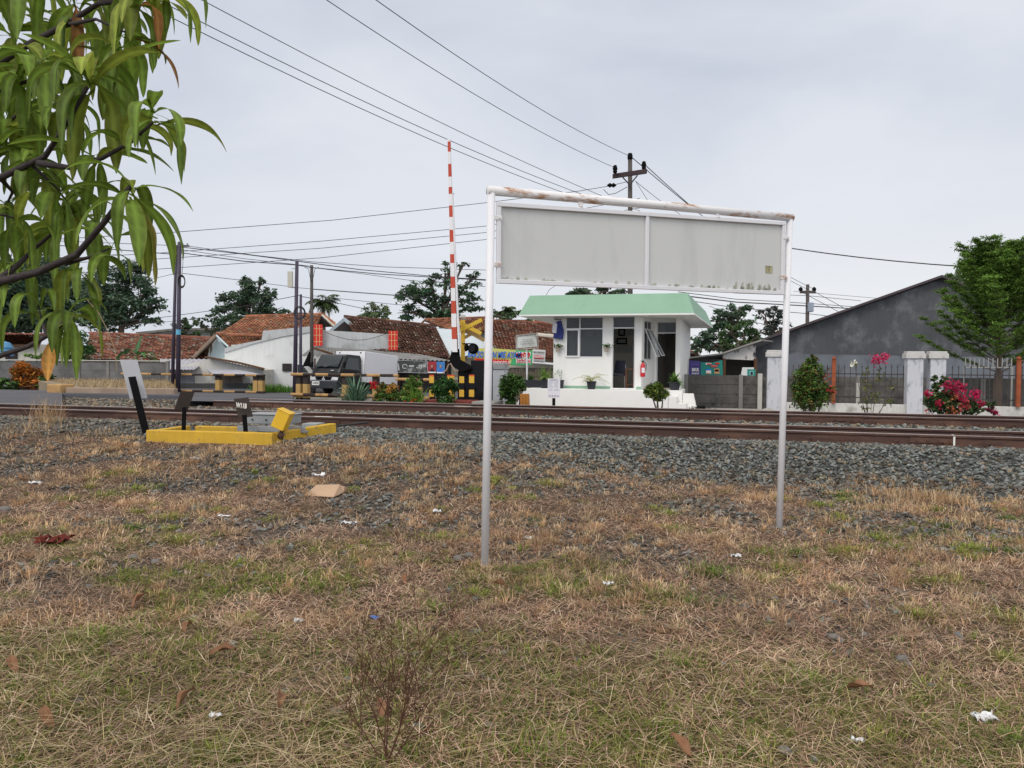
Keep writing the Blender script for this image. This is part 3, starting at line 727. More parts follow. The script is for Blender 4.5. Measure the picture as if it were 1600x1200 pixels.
litter(683, 803, .08, 'small white crumpled paper bit between cardboard and left sign post', 'litter', 'paper_bit', seed=9)
litter(951, 917, .07, 'white crumpled tissue in the straw, right of the foot of the left sign post', 'litter', 'tissue', seed=10)
litter(826, 845, .07, 'pale plastic scrap beside a green tuft, close right of the left sign post', 'litter', 'plastic_scrap', seed=11)
litter(337, 1126, .05, 'tiny white paper flake in the grass at the bottom left', 'litter', 'paper_flake', seed=12)
litter(467, 977, .06, 'pale translucent plastic wrapper in the straw, lower left of centre', 'litter', 'plastic_wrapper', seed=13, ar=.35)
litter(350, 810, .12, 'flat white scrap among the straw between the red cloth and the cardboard', 'litter', 'white_scrap', seed=14, ar=.4, cren=.1)
litter(655, 712, .18, 'white plastic scrap at the foot of the gravel, left of the sign', 'litter', 'plastic_piece', seed=19, ar=.4, cren=.15)
litter(55, 757, .15, 'small white shred lying far left on the gravelly ground', 'litter', 'white_shred', seed=20, ar=.3, cren=.15)
litter(305, 719, .12, 'white scrap lying right in front of the yellow kerb', 'litter', 'white_scrap', seed=21, ar=.4, cren=.15)
litter(585, 971, .05, 'small blue and white wrapper half hidden in the grass, left of the twig bush tip', 'litter', 'blue_wrapper', mat('blue_plastic', (.12, .22, .55), .5, .4, 20, 0), seed=15)
redm = mat('dark_red_cloth', (.13, .022, .015), .9, .3, 8, .3, 50, col2=(.03, .01, .01), s2=7)
litter(84, 852, .26, 'crumpled dark red cloth lying on the dry grass at the far left', 'cloth', 'cloth_rag', redm, seed=16, cren=.30, ar=.5)
# torn cardboard
q = onground(508, 772); cb = mat('cardboard', (.44, .30, .20), .85, .06, 2, .05, 60); F_ = Fr(tuple(q), .1)
K = {k: onground(*v) for k, v in dict(a=(476, 776), b=(521, 779), c=(536, 771), d=(545, 765), e=(500, 762)).items()}
r0, r1 = P(495, 758, K['a'].y + .30), P(531, 757.5, K['b'].y + .26); hh0 = Vector((0, 0, .012)); m_ = MB()
for q4 in ((K['a'] + hh0, K['b'] + hh0, r1, r0), (K['b'] + hh0, K['c'] + hh0 * .5, r1), (r1 - hh0, K['c'], K['d'] + hh0, r1 + Vector((.05, .03, -.03))), (r0, r1, r1 + Vector((.0, .24, -.13)), r0 + Vector((-.03, .22, -.10)))):
    m_.prism([tuple(x) for x in q4], (0, 0, .006))
tag(m_.build('cardboard', cb, loc=tuple(q)), 'flattened brown cardboard box piece lying on the dry grass left of the sign', 'cardboard')
# cobbles
cob = mat('cobble_stone', (.16, .15, .14), .9, .15, 5, .3, 40, col2=(.27, .25, .22), s2=5)
for (px, py, L, lab) in ((716, 876, .085, 'light grey round cobble left of the left sign post'), (733, 871, .08, 'darker grey cobble touching the left sign post side'),
                         (742, 938, .05, 'small dark stone in the straw just below the left sign post'), (619, 873, .05, 'single grey pebble lying left of the pair of cobbles'),
                         (209, 874, .08, 'round grey stone in the weeds near the red cloth'), (243, 881, .075, 'pale flat stone right of the round grey stone'),
                         (1410, 1034, .075, 'smooth oval grey stone in the grass, lower right'), (1420, 1042, .05, 'small brown pebble beside the oval grey stone'),
                         (1455, 1075, .05, 'dark round stone above the white cup'), (1210, 938, .055, 'dark small stone below the right sign post'), (1303, 1000, .07, 'mid grey stone between tufts below and right of the right sign post'),
                         (1527, 931, .05, 'blackish stone near the right edge in the straw'), (1226, 1178, .06, 'half buried brown stone at the bottom edge'), (8, 800, .12, 'pale stone at the left edge')):
    q = onground(px, py); m_ = MB(); c = np.array([[q.x, q.y, q.z + L * .12]])
    ms2 = MB(); ms2.ball((q.x, q.y, q.z + L * .22), L * .5, 8, sc=(1, .75, .62))
    v = ms2.V[0]; v += (np.random.default_rng(int(px)).normal(size=v.shape)) * L * .02
    tag(ms2.build('stone', cob, smooth=True, loc=tuple(q)), lab, 'stone')
# fallen brown leaves
lf = mat('dead_leaf', (.23, .115, .06), .7, .3, 8, .2, 50, col2=(.40, .24, .13), s2=9)
leaf0 = None
rl = random.Random(4)
deadL = [(345, 1030, 'pale brown dead leaf standing on edge in the grass, lower left'), (25, 1048, 'dead leaf at the left edge above the bottom corner'), (80, 1130, 'large curled dead leaf near the bottom left corner'),
         (300, 1103, 'dark dead leaf between the pale leaf and the bottom edge'), (298, 992, 'brown dead leaf below the stone patch, left part'), (225, 946, 'curled dead leaf in the straw under the green weeds at the left'),
         (640, 912, 'long curled brown leaf left of and below the left sign post'), (585, 1120, 'dark dead leaf behind the twigs of the dry bush'), (1063, 1180, 'dead brown leaf at the bottom edge right of centre'), (780, 925, 'short brown leaf directly below the left sign post'),
         (20, 690, 'dark leaf far left near the rail clump'), (1346, 1092, 'upright small brown leaf right of the grass patch'), (430, 1108, 'dark brown curled leaf left of the dry bush stem')]
for i, (px, py, lab) in enumerate(deadL):
    q = onground(px, py)
    if leaf0 is None:
        mb = MB(Fr(tuple(q))); n = 9; v = []
        for a in range(n):
            t = a / (n - 1); wdt = .022 * math.sin(math.pi * min(1, t * .92 + .06)) ** .8
            for s_ in (-1, -.4, 0, .4, 1): v.append(((t - .5) * .15, s_ * wdt, .03 + .02 * abs(s_) + .03 * math.sin(t * 3.1) + .008 * math.sin(9 * t + s_ * 2)))
        mb.add(v, [(a * 5 + b, a * 5 + b + 5, a * 5 + b + 6, a * 5 + b + 1) for a in range(n - 1) for b in range(4)])
        leaf0 = mb.build('dead_leaf', lf, smooth=True, loc=tuple(q)); leaf0.rotation_euler = (.3, .1, .8)
        tag(leaf0, lab, 'dead leaf', 'fallen dead leaves'); continue
    o = leaf0.copy(); COL.objects.link(o); o.location = q; o.rotation_euler = (rl.uniform(-.6, .6), rl.uniform(-.5, .5), rl.uniform(0, 6)); o['label'] = lab
# dry twiggy bush at the bottom
q = onground(607, 1192); q.y -= .02
tw = MB(); rt = random.Random(12)
def twig(p, d, L, r, lev):
    pts = [p]; k = 4
    for i in range(k):
        d = (d + Vector((rt.uniform(-.12, .12), rt.uniform(-.12, .12), rt.uniform(-.02, .1)))).normalized(); pts.append(pts[-1] + d * L / k)
    tw.tube(pts, [r, r * .85, r * .7, r * .55, r * .4], 5)
    for j in range(int(L / .028)):
        c = pts[0].lerp(pts[-1], rt.uniform(.1, 1)) + Vector((rt.uniform(-1, 1), rt.uniform(-1, 1), rt.uniform(-1, 1))) * .006
        tw.ball(tuple(c), rt.uniform(.0012, .0028), 4, sc=(1, 1, 1.6))
    if lev < 3:
        for j in range(5 if lev == 0 else 2):
            b = pts[0].lerp(pts[-1], rt.uniform(.25, .95)); a = rt.uniform(0, 6.28)
            nd = (d * 1.0 + Vector((math.cos(a), math.sin(a) * .7, rt.uniform(-.1, .3))) * .75).normalized()
            twig(b, nd, L * rt.uniform(.45, .7), r * .6, lev + 1)
for (dx, dy, L) in ((.30, .1, .50), (-.34, .1, .42), (.02, .1, .38), (.50, .1, .36), (-.15, .2, .40), (.75, .1, .30), (-.6, .1, .28)):
    twig(q + Vector((rt.uniform(-.02, .02), 0, 0)), Vector((dx, dy, 1)).normalized(), L, .0032, 0)
tag(tw.build('dry_bush', mat('dry_stem', (.085, .035, .022), .8, .3, 20, 0), loc=tuple(q)), 'leafless dark red-brown twiggy bush standing in the grass at the bottom centre', 'dry bush')

# ================================================================== YELLOW KERB BOX WITH SWITCH MACHINE
c0 = G(425, 677, .47); c1 = G(228, 672, .47)
d01 = Vector((c1.x - c0.x, c1.y - c0.y, 0)); ang = math.atan2(-d01.y, -d01.x); Lb = d01.length
FB = Fr((c1.x, c1.y, 0), ang); Db = 1.15
kerb = thing('yellow_kerb', 'chipped yellow painted concrete kerb frame around the switch machine beside the rail', 'kerb', M=Fr((c1.x, c1.y, .15), ang))
ym = mat('yellow_kerb_paint', (.55, .34, .035), .75, .12, 2, .35, 30, col2=(.22, .17, .10), s2=9, lo=.60, hi=.66, streak=.18)
for (nm, a, b) in (('front_kerb', (0, 0, .05), (Lb, .13, .47)), ('back_kerb', (.2, Db - .13, .2), (Lb + .55, Db, .455)), ('side_kerb', (0, .131, .1), (.13, Db - .14, .462))):
    m_ = MB(FB); m_.box(a, b); m_.build(nm, ym, kerb, bev=.012, seg=2)
m_ = MB(FB); m_.prism([(Lb - .13, .131, .1), (Lb + .0, .131, .1), (Lb + .62, Db - .14, .2), (Lb + .49, Db - .14, .2)], (0, 0, .36)); m_.build('side_kerb', ym, kerb, bev=.012, seg=2)
m_ = MB(FB); m_.box((.14, .14, .1), (Lb - .14, Db - .14, .36)); m_.build('gravel_bed', mat('dark_gravel_bed', (.10, .095, .09), .95, .5, 20, .8, 30), kerb)
# switch machine (grey steel box on cross members)
sm_m = mat('grey_machine_paint', (.27, .29, .30), .5, .12, 3, .1, 30, col2=(.13, .12, .11), s2=4, lo=.6, hi=.75)
pm0 = P(445, 652, 12.75); FM = Fr((pm0.x, pm0.y, .42), ang - .03)
smc = thing('switch_machine', 'low grey steel railway switch machine inside the yellow kerb', 'switch machine', M=FM)
m_ = MB(FM); m_.box((-.62, -.15, .12), (.17, .25, .27)); m_.box((-.64, -.17, .27), (.19, .27, .29)); m_.build('housing', sm_m, smc, bev=.01, seg=2)
m_ = MB(FM); m_.box((-.62, -.42, .02), (.58, -.16, .05)); m_.box((-.62, -.42, .05), (.58, -.40, .11)); m_.box((-.30, -.43, -.05), (-.26, -.1, .10)); m_.box((.12, -.43, -.05), (.16, -.1, .10)); m_.box((.36, -.1, .02), (.62, .2, .14)); m_.build('base_frame', sm_m, smc, bev=.004)
m_ = MB(FM)
for x in (-.5, -.25, .0, .12): m_.tube([(x, -.155, .19), (x, -.175, .19)], .014, 6)
m_.tube([(.5, 0, .05), (1.1, .9, .1)], .018, 8); m_.build('drive_rod', mat('oily_steel', (.05, .05, .05), .4, .2, 5, 0, metal=.6), smc)
# tilted yellow box
py_ = P(441, 656, 12.0); FYB = Fr((py_.x, py_.y, py_.z), ang + .15) @ Matrix.Rotation(math.radians(24), 4, 'Y')
yb = thing('yellow_box', 'tilted yellow steel indicator box on a stub beside the grey switch machine', 'junction box', M=Fr((py_.x, py_.y, .36), ang))
m_ = MB(FYB); m_.box((-.105, -.10, -.145), (.105, .14, .14)); m_.build('casing', mat('yellow_steel', (.68, .42, .03), .5, .06, 3, .05), yb, bev=.012, seg=2)
m_ = MB(FYB); m_.box((-.113, -.108, .14), (.113, .148, .158)); m_.build('lid', mat('yellow_steel', (1, 1, 1)), yb, bev=.005)
m_ = MB(); m_.tube([(py_.x - .02, py_.y, .36), (py_.x + .0, py_.y, py_.z - .12)], .03, 8); m_.ball((py_.x - .02, py_.y - .02, .42), .055, 6); m_.tube([(py_.x - .05, py_.y, .45), (py_.x - .12, py_.y + .03, .36)], .018, 6); m_.build('stub', mat('rust_dark', (.07, .04, .03), .8, .3, 8, .2), yb)

# ================================================================== TRACKSIDE PLATES ON POSTS
def plate(name, label, foot, top, wpost, quad_px, d, platem, postm, text_=None, th=.012, yaw=0.0):
    f = G(*foot, .3); f = P(foot[0], foot[1], d); tp = P(top[0], top[1], d - .02)
    t = thing(name, label, 'marker post', (f.x, f.y, f.z - .15))
    m_ = MB(); dz = (tp - f).normalized()
    sx_ = Vector((1, 0, 0))
    a = f - dz * .15; 
    m_.prism([tuple(a - sx_ * wpost / 2), tuple(a + sx_ * wpost / 2), tuple(tp + sx_ * wpost / 2), tuple(tp - sx_ * wpost / 2 - Vector((0, 0, wpost * .1)))], (0, .05, 0)); m_.build('post', postm, t, bev=.004)
    pts = [P(x, y, d + .07 + yaw * k) for (x, y), k in zip(quad_px, (0, 1, 1, 0))]
    m_ = MB(); m_.prism([tuple(q) for q in pts][::-1], (0, th, 0)); pl = m_.build('plate', platem, t, bev=.002)
    return t
plate('marker_sign', 'tilted pale grey plate on a leaning black post left of the yellow kerb', (229, 684), (205, 588), .11, [(187, 562), (214, 562), (230, 622), (203, 624)], 12.9, mat('pale_grey_plate', (.42, .43, .46), .5, .06, 2, .03), black_matt, yaw=.12)
t = plate('marker_sign', 'dark brown tilted plate on a short black post behind the yellow kerb', (286, 671), (287, 636), .055, [(282, 612), (304, 612), (293, 641), (272, 640)], 12.6, mat('dark_brown_plate', (.045, .035, .03), .7, .15, 3, .05), black_matt, yaw=.1)
t = plate('marker_sign', 'dark plate with faded white stencilled marks on a post in front of the grey machine', (383, 674), (381, 648), .06, [(365, 623), (388, 621), (395, 651), (372, 653)], 12.15, mat('dark_brown_plate', (1, 1, 1)), black_matt, yaw=.05)
c = P(377.5, 634, 12.18); Mx = Matrix.Translation((c.x, c.y - .008, c.z)) @ Matrix.Rotation(.13, 4, 'Y')
text('W11B', 'lettering', pm, t, Mx, .105, .62, .002, .004)

# ================================================================== NEAR TREE (branches hang in at the top left)
nt = thing('tree', 'broad-leaved tree whose drooping leafy branches hang into the top left corner close by', 'tree', (-2.75, 2.3, 0))
bk = mat('purplish_bark', (.045, .035, .035), .8, .3, 10, .4, 40)
m_ = MB(); m_.tube([(-2.75, 2.3, -.1), (-2.7, 2.28, .9), (-2.6, 2.3, 1.5), (-2.55, 2.3, 2.1), (-2.5, 2.35, 2.9), (-2.3, 2.4, 3.6)], [.10, .085, .07, .06, .045, .02], 10); m_.build('trunk', bk, nt, smooth=True)
BR = [([(-2.62, 2.3, 1.35), (-100, 470, 2.3), (0, 440, 2.15), (60, 425, 2.1), (120, 398, 2.05), (165, 345, 2.0), (203, 292, 1.95)], .014),
      ([(0, 437, 2.15), (30, 412, 2.2), (58, 385, 2.25), (97, 352, 2.3)], .009), ([(100, 412, 2.07), (140, 402, 2.1), (172, 388, 2.12)], .006),
      ([(-2.62, 2.3, 1.5), (-80, 590, 2.35), (0, 556, 2.2), (45, 541, 2.15), (82, 520, 2.1), (112, 492, 2.05)], .010), ([(75, 525, 2.12), (66, 505, 2.15), (62, 486, 2.2)], .005),
      ([(-2.56, 2.3, 2.0), (-60, 300, 2.3), (0, 278, 2.2), (42, 258, 2.15), (70, 245, 2.12), (103, 195, 2.05), (137, 135, 2.0)], .012),
      ([(60, 255, 2.12), (110, 262, 2.1), (160, 247, 2.05), (205, 222, 2.0), (238, 192, 1.95)], .008), ([(50, 258, 2.15), (90, 295, 2.2), (108, 320, 2.25)], .004),
      ([(-2.52, 2.33, 2.6), (-50, 130, 2.5), (0, 98, 2.4), (50, 66, 2.35), (100, 40, 2.3), (155, 5, 2.25), (200, -40, 2.2)], .013),
      ([(-2.54, 2.3, 2.3), (-60, 230, 2.45), (0, 200, 2.35), (40, 170, 2.3), (60, 110, 2.25)], .008), ([(0, 140, 2.3), (60, 122, 2.25), (110, 100, 2.3)], .006),
      ([(100, 40, 2.3), (150, 30, 2.2), (195, 50, 2.1)], .006), ([(155, 5, 2.25), (220, 0, 2.15), (262, -15, 2.1)], .006), ([(0, 278, 2.2), (20, 300, 2.3), (10, 320, 2.4)], .006),
      ([(-60, 300, 2.3), (-20, 330, 2.2), (20, 340, 2.15)], .006), ([(0, 98, 2.4), (20, 60, 2.5), (15, 20, 2.55)], .006)]
m_ = MB()
for pts, r in BR:
    pp = [Vector(a) if abs(a[0]) < 5 and a[1] < 5 else P(*a) for a in pts]
    m_.tube(pp, [r * (1 - .55 * i / (len(pp) - 1)) * (1.3 if i == 0 else 1) for i in range(len(pp))], 8)
m_.build('branches', bk, nt, smooth=True)
def bigleaf(mb, o, az, el, L, Wd, droop, col, roll=0.0, curl=.3, rnd=random):
    """lanceolate leaf from o; starts at azimuth/elevation and bends down"""
    n = 18; d = np.array([math.cos(az) * math.cos(el), math.sin(az) * math.cos(el), math.sin(el)]); p = np.array(o, float)
    side0 = np.array([-math.sin(az), math.cos(az), 0.0]); V = []; C = []; up = np.array([0, 0, 1.0])
    twist = roll; wav = rnd.uniform(0, 6)
    for i in range(n + 1):
        t = i / n
        w = 0.0035 if t < .12 else Wd * .5 * (math.sin(math.pi * ((t - .10) / .90) ** .85) ** .75) + .0008
        w = max(w, .0012)
        nn = np.cross(side0, d); nn /= np.linalg.norm(nn)
        s = side0 * math.cos(twist) + nn * math.sin(twist); nv = np.cross(s, d); nv /= np.linalg.norm(nv)
        for k, q in enumerate((-1, -.5, 0, .5, 1)):
            lift = curl * abs(q) * w * .9 + .16 * w * math.sin(9 * t + wav + 2.2 * q) * abs(q)
            V.append(p + s * q * w * (1 - .06 * abs(q)) - nv * lift * 1.0)
            f = (1.0 + .10 * math.sin(wav * 3 + q)) if k != 2 else 1.75
            f *= (1 + .2 * math.sin(t * 75) * (abs(q) == .5))
            edge = 1 + .15 * (abs(q) == 1)
            C.append((col[0] * f * edge, col[1] * f, col[2] * f))
        step = L / n; p = p + d * step
        el2 = math.asin(max(-1, min(1, d[2]))) - droop / n * (1 + .8 * math.sin(math.pi * t))
        if el2 < -1.5: el2 = -1.5
        h = np.array([math.cos(az), math.sin(az), 0]); d = h * math.cos(el2) + up * math.sin(el2)
    f = [(a * 5 + b, a * 5 + b + 1, a * 5 + b + 6, a * 5 + b + 5) for a in range(n) for b in range(4)]
    mb.add(V, f, np.clip(np.array(C), 0, 1))
m_ = MB(); rb = random.Random(21)
ROS = [(143, 122, 2.0, 19, 1.15), (68, 98, 2.2, 17, 1.0), (242, 178, 1.95, 13, .85), (205, 300, 1.95, 16, 1.0), (99, 352, 2.3, 16, .95), (112, 490, 2.05, 15, .72), (62, 482, 2.2, 8, .8), (190, 62, 2.1, 14, .9),
       (118, 10, 2.3, 16, 1.0), (20, 55, 2.5, 16, 1.0), (215, -5, 2.1, 14, .9), (262, -22, 2.1, 12, .8), (12, 190, 2.35, 15, 1.0), (8, 318, 2.4, 14, .95), (108, 322, 2.25, 9, .8), (172, 386, 2.12, 6, .7),
       (55, 20, 2.6, 16, 1.0), (60, 245, 2.25, 14, .95), (150, 245, 2.1, 9, .9), (20, 338, 2.15, 9, .9), (110, 165, 2.3, 12, .95), (-25, 110, 2.4, 14, 1.0), (-20, 250, 2.3, 14, 1.0), (165, 20, 2.4, 14, .9), (60, 160, 2.5, 14, 1.0), (170, 110, 2.3, 9, .9), (-15, 390, 2.3, 8, .9), (30, 120, 2.2, 10, 1.0), (185, -40, 2.2, 14, 1), (60, -40, 2.4, 16, 1), (200, 215, 2.1, 8, .8), (125, 408, 2.1, 8, .85), (35, 160, 2.4, 12, 1), (20, 230, 2.3, 10, 1), (85, 290, 2.2, 9, .9), (30, 425, 2.25, 7, .9), (150, 340, 2.2, 8, .9)]
for (px, py, d, n, s) in ROS:
    c = P(px, py, d)
    for k in range(int(n * .86)):
        az = 2.4 * k + rb.uniform(-.3, .3); el = rb.uniform(-.8, 1.25)
        sh = rb.uniform(.65, 1.3); g_ = (.14 * sh, .215 * sh, .034 * sh)
        if rb.random() < .22: g_ = (.21 * sh, .26 * sh, .04 * sh)
        if rb.random() < .016: g_ = (.26 * sh, .12 * sh, .035 * sh)
        L = .225 * s * rb.uniform(.65, 1.15)
        o = c + Vector((rb.uniform(-.008, .008), rb.uniform(-.008, .008), rb.uniform(-.03, .01)))
        bigleaf(m_, o, az, el, L, .037 * s * rb.uniform(.7, 1.3), rb.uniform(.4, 2.5), g_, rb.uniform(-.5, .5), rb.uniform(.1, .5), rb)
o = P(82, 527, 2.0); bigleaf(m_, o, 3.6, -1.35, .115, .034, .3, (.52, .27, .07), 1.2, .2, rb)      # the hanging orange leaf
o = P(222, 330, 1.9); bigleaf(m_, o, -.2, -1.1, .19, .045, .6, (.17, .16, .03), .9, .3, rb)
m_.build('leaves', mat('near_leaf', (1, 1, 1), .5, .16, 14, .05, 90, attr=True, transl=.42, spec=.22), nt, smooth=True)
m_ = MB(); pts = [P(136, 468, 2.05), P(155, 490, 2.05), P(170, 520, 2.05), P(180, 548, 2.05), P(183, 580, 2.05)]; m_.tube(pts, .0012, 5); m_.build('stalk', mat('pale_stalk', (.3, .22, .14), .8, 0, bump=0), nt)

# ================================================================== GUARD POST (small crossing keeper's building)
VF = 25.33
gp = thing('guard_post', 'small white crossing guard post with a mint green sloping fascia roof on a white platform', 'guard post', M=TF @ Matrix.Translation((-5.65, VF, 0)))
FZ = .72
uL, uC = -5.65, -2.70          # front room left wall, corner
uD0, vD, uD1 = -2.41, 26.69, -1.52
q0, q1 = PV(883.3, 558.6, VF), PV(943.4, 494.8, VF); wx0, wx1, wz0, wz1 = q0.x, q1.x, q0.z, q1.z
dr0, dr1 = PV(956.3, 600, VF).x, PV(991.5, 600, VF).x; dz1 = PV(970, 494.5, VF).z
m_ = MB(TF); m_.holes(uL, uC, FZ, 3.1, VF, VF + .15, [(wx0, wx1, wz0, wz1), (dr0, dr1, FZ, dz1)]); m_.build('front_wall', kiosk_white, gp)
m_ = MB(TF); m_.box((uL, VF + .151, FZ), (uL + .15, 33.4, 3.1)); m_.build('side_wall', kiosk_white, gp)
# slanting bay wall with its window
ad = Vector((uD0 - uC, vD - VF, 0)); al = ad.length; FA = TF @ Fr((uC, VF, 0), math.atan2(ad.y, ad.x)); WA = (.22, .98, wz0 - .05, 2.98)
m_ = MB(FA); m_.holes(0.02, al, FZ, 3.1, -.0, .13, [WA]); m_.build('bay_wall', kiosk_white, gp)
e0, e1 = PV(1025.3, 600, vD).x, PV(1056.8, 600, vD).x; ez = PV(1040, 502.7, vD).z
m_ = MB(TF); m_.holes(uD0 - .1, uD1, FZ, 3.1, vD, vD + .15, [(e0, e1, FZ, ez)]); m_.build('rear_front_wall', kiosk_white, gp)
m_ = MB(TF); m_.box((uD1 - .15, vD + .151, -.05), (uD1, 33.4, 3.1)); m_.box((uL + .15, 33.25, -.05), (uD1 - .151, 33.4, 3.1)); m_.build('rear_wall', kiosk_white, gp)
m_ = MB(TF); m_.box((uD1 - .16, vD - .32, FZ), (uD1 + .0, vD - .002, 3.1)); m_.build('column', kiosk_white, gp)
inner = mat('cream_interior', (.62, .60, .52), .85, .06, 1, .05)
m_ = MB(TF); m_.box((uL + .151, 28.2, FZ + .01), (-2.2, 28.3, 3.09)); m_.build('partition', inner, gp)
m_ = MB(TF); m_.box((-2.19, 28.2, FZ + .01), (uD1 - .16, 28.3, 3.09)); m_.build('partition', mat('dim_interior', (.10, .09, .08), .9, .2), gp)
m_ = MB(TF); m_.box((uL + .151, VF + .152, FZ + .001), (uD1 - .16, 28.19, FZ + .012)); m_.build('inner_floor', mat('floor_tiles', (.45, .43, .38), .4, .05), gp)
# roof: soffit, fascia, deck
Er = [(-6.66, 24.56), (-1.01, 24.56), (-.62, 34.2), (-6.66, 34.2)]; ins = [(-6.36, 24.84), (-1.24, 24.84), (-.92, 33.9), (-6.36, 33.9)]; EZ, TZ = 3.101, 3.80
m_ = MB(TF); m_.prism([(x, y, EZ) for x, y in Er], (0, 0, .05)); m_.build('soffit', kiosk_white, gp)
m_ = MB(TF)
f_ = []
for i in range(4):
    a, b, c, d = Er[i], Er[(i + 1) % 4], ins[(i + 1) % 4], ins[i]
    m_.quad([(a[0], a[1], EZ + .052), (b[0], b[1], EZ + .052), (c[0], c[1], TZ), (d[0], d[1], TZ)])
m_.build('fascia', mint, gp)
m_ = MB(TF); m_.prism([(x, y, EZ - .012) for x, y in Er], (0, 0, .06)); 
m_ = MB(TF); m_.prism([(x + (.06 if x < -3 else -.06), y + .06, TZ - .25) for x, y in ins], (0, 0, .2)); m_.build('roof_deck', conc, gp)
m_ = MB(TF); m_.box((uL - .01, VF - .012, FZ), (dr0 - .05, VF - .001, FZ + .085)); m_.build('green_skirting', mint, gp)
m_ = MB(TF); m_.box((dr1 + .06, VF - .012, FZ), (uC, VF - .001, FZ + .085)); m_.build('green_skirting', mint, gp)
# platform with slanted ends, steps
m_ = MB(TF); PF = 24.45
m_.prism([(-6.86, PF, -.1), (-1.77, PF, -.1), (-1.77, PF, FZ), (-6.40, PF, FZ)], (0, 8.9, 0)); m_.build('platform', kiosk_white, gp, bev=.012, seg=2)
m_ = MB(TF); m_.box((-1.769, PF + .52, -.1), (-1.36, 26.6, FZ - .002)); m_.build('landing', kiosk_white, gp, bev=.008)
m_ = MB(TF)
for i, (a, b, h) in enumerate(((-1.768, -1.50, .53), (-1.499, -1.22, .33), (-1.219, -.98, .15))): m_.box((a, PF + .05, -.1), (b, PF + .515, h))
m_.build('steps', kiosk_white, gp, bev=.006)
m_ = MB(TF); m_.prism([(-1.35, PF + .53, -.1), (-.86, PF + .53, -.1), (-1.02, PF + .53, .62), (-1.35, PF + .53, .62)], (0, .3, 0)); m_.build('step_wall', kiosk_white, gp, bev=.008)
def uz(px, py, v): q = PV(px, py, v); return q.x, q.z
# window frames of the front room
def winframe(M, x0, x1, z0, z1, vs, hs, name='window_frame', w=.035, y=(-.012, .03), gl=dark_glass, par=gp, mt=alu, gy=.012):
    m_ = MB(M); a, b = y
    m_.box((x0, a, z0), (x1, b, z0 + w)); m_.box((x0, a, z1 - w), (x1, b, z1)); m_.box((x0, a, z0 + w), (x0 + w, b, z1 - w)); m_.box((x1 - w, a, z0 + w), (x1, b, z1 - w))
    for v in vs: m_.box((v - w / 2, a + .002, z0 + w), (v + w / 2, b - .002, z1 - w))
    for h in hs: m_.box((x0 + w, a + .004, h - w / 2), (x1 - w, b - .004, h + w / 2))
    f = m_.build(name, mt, par)
    if gl is not None:
        g_ = MB(M); g_.box((x0 + w, gy, z0 + w), (x1 - w, gy + .006, z1 - w)); g_.build('pane', gl, f)
    return f
FWf = TF @ Matrix.Translation((0, VF, 0))
wm = uz(905.9, 530, VF)[0]; hm = uz(913, 513.7, VF)[1]; white_alu = mat('white_window_paint', (.70, .71, .71), .5, .04, bump=0)
winframe(FWf, wx0, wx1, wz0, wz1, [wm], [hm], mt=white_alu)
winframe(FWf, wx0 + .015, wm - .01, wz0 + .015, hm - .01, [], [], name='window_sash', w=.045, y=(-.05, -.014), mt=white_alu, gy=-.03, gl=None)
m_ = MB(FWf)
for k in range(5): x = wx0 + .12 + k * .055; m_.box((x, .10, wz0 + .05), (x + .03, .12, hm - .1))
m_.build('curtain', mat('pale_curtain', (.45, .46, .46), .9, .1), gp)
m_ = MB(FWf); a, b = uz(916.5, 525, VF), uz(921, 518, VF); m_.box((a[0], .03, a[1]), (b[0], .034, b[1])); m_.build('paper_note', white_paint, gp)
m_ = MB(FWf); a, b = uz(927, 524, VF), uz(933, 518, VF); m_.box((a[0], .03, a[1]), (b[0], .034, b[1])); m_.build('paper_note', mat('pink_paper', (.5, .35, .33), .8, .1, bump=0), gp)
m_ = MB(FWf); hh = uz(970, 512.4, VF)[1]; w = .03
for (a, b) in (((dr0, -.01, FZ), (dr0 + w, .05, dz1)), ((dr1 - w, -.01, FZ), (dr1, .05, dz1)), ((dr0 + w, -.01, dz1 - w), (dr1 - w, .05, dz1)), ((dr0 + w, -.008, hh - .02), (dr1 - w, .048, hh + .02))): m_.box(a, b)
df = m_.build('door_frame', alu, gp)
m_ = MB(FWf); m_.box((dr0 + w, .015, hh + .02), (dr1 - w, .02, dz1 - w)); m_.build('pane', dark_glass, df)
m_ = MB(FWf); m_.box((dr0 - .06, -.12, FZ - .001), (dr1 + .06, .0, FZ + .035)); m_.build('door_sill', kiosk_white, gp)
# notices on the partition seen through the doorway
for (a, b, c, d, mt_) in ((966, 525, 977, 513.5, 1), (963.5, 538, 980, 528, 1), (958, 551, 970, 540, 0), (972, 551, 987, 540, 0), (979, 524, 988, 514, 0), (957, 524, 964, 515, 0), (959, 536, 963, 527, 0)):
    p0, p1 = PV(a, b, 28.2), PV(c, d, 28.2); F2 = TF @ Matrix.Translation((0, 28.2, 0))
    m_ = MB(F2); m_.box((p0.x, -.03, p0.z), (p1.x, -.002, p1.z)); o = m_.build('notice_board', black_matt if mt_ else mat('notice_grey', (.42, .45, .42), .7, .15, 30, 0), gp)
    if mt_:
        m_ = MB(F2); m_.box((p0.x + .05, -.035, p0.z + .05), (p1.x - .05, -.031, p1.z - .05)); m_.build('sheet', mat('notice_sheet', (.33, .36, .36), .7, .2, 30, 0), o)
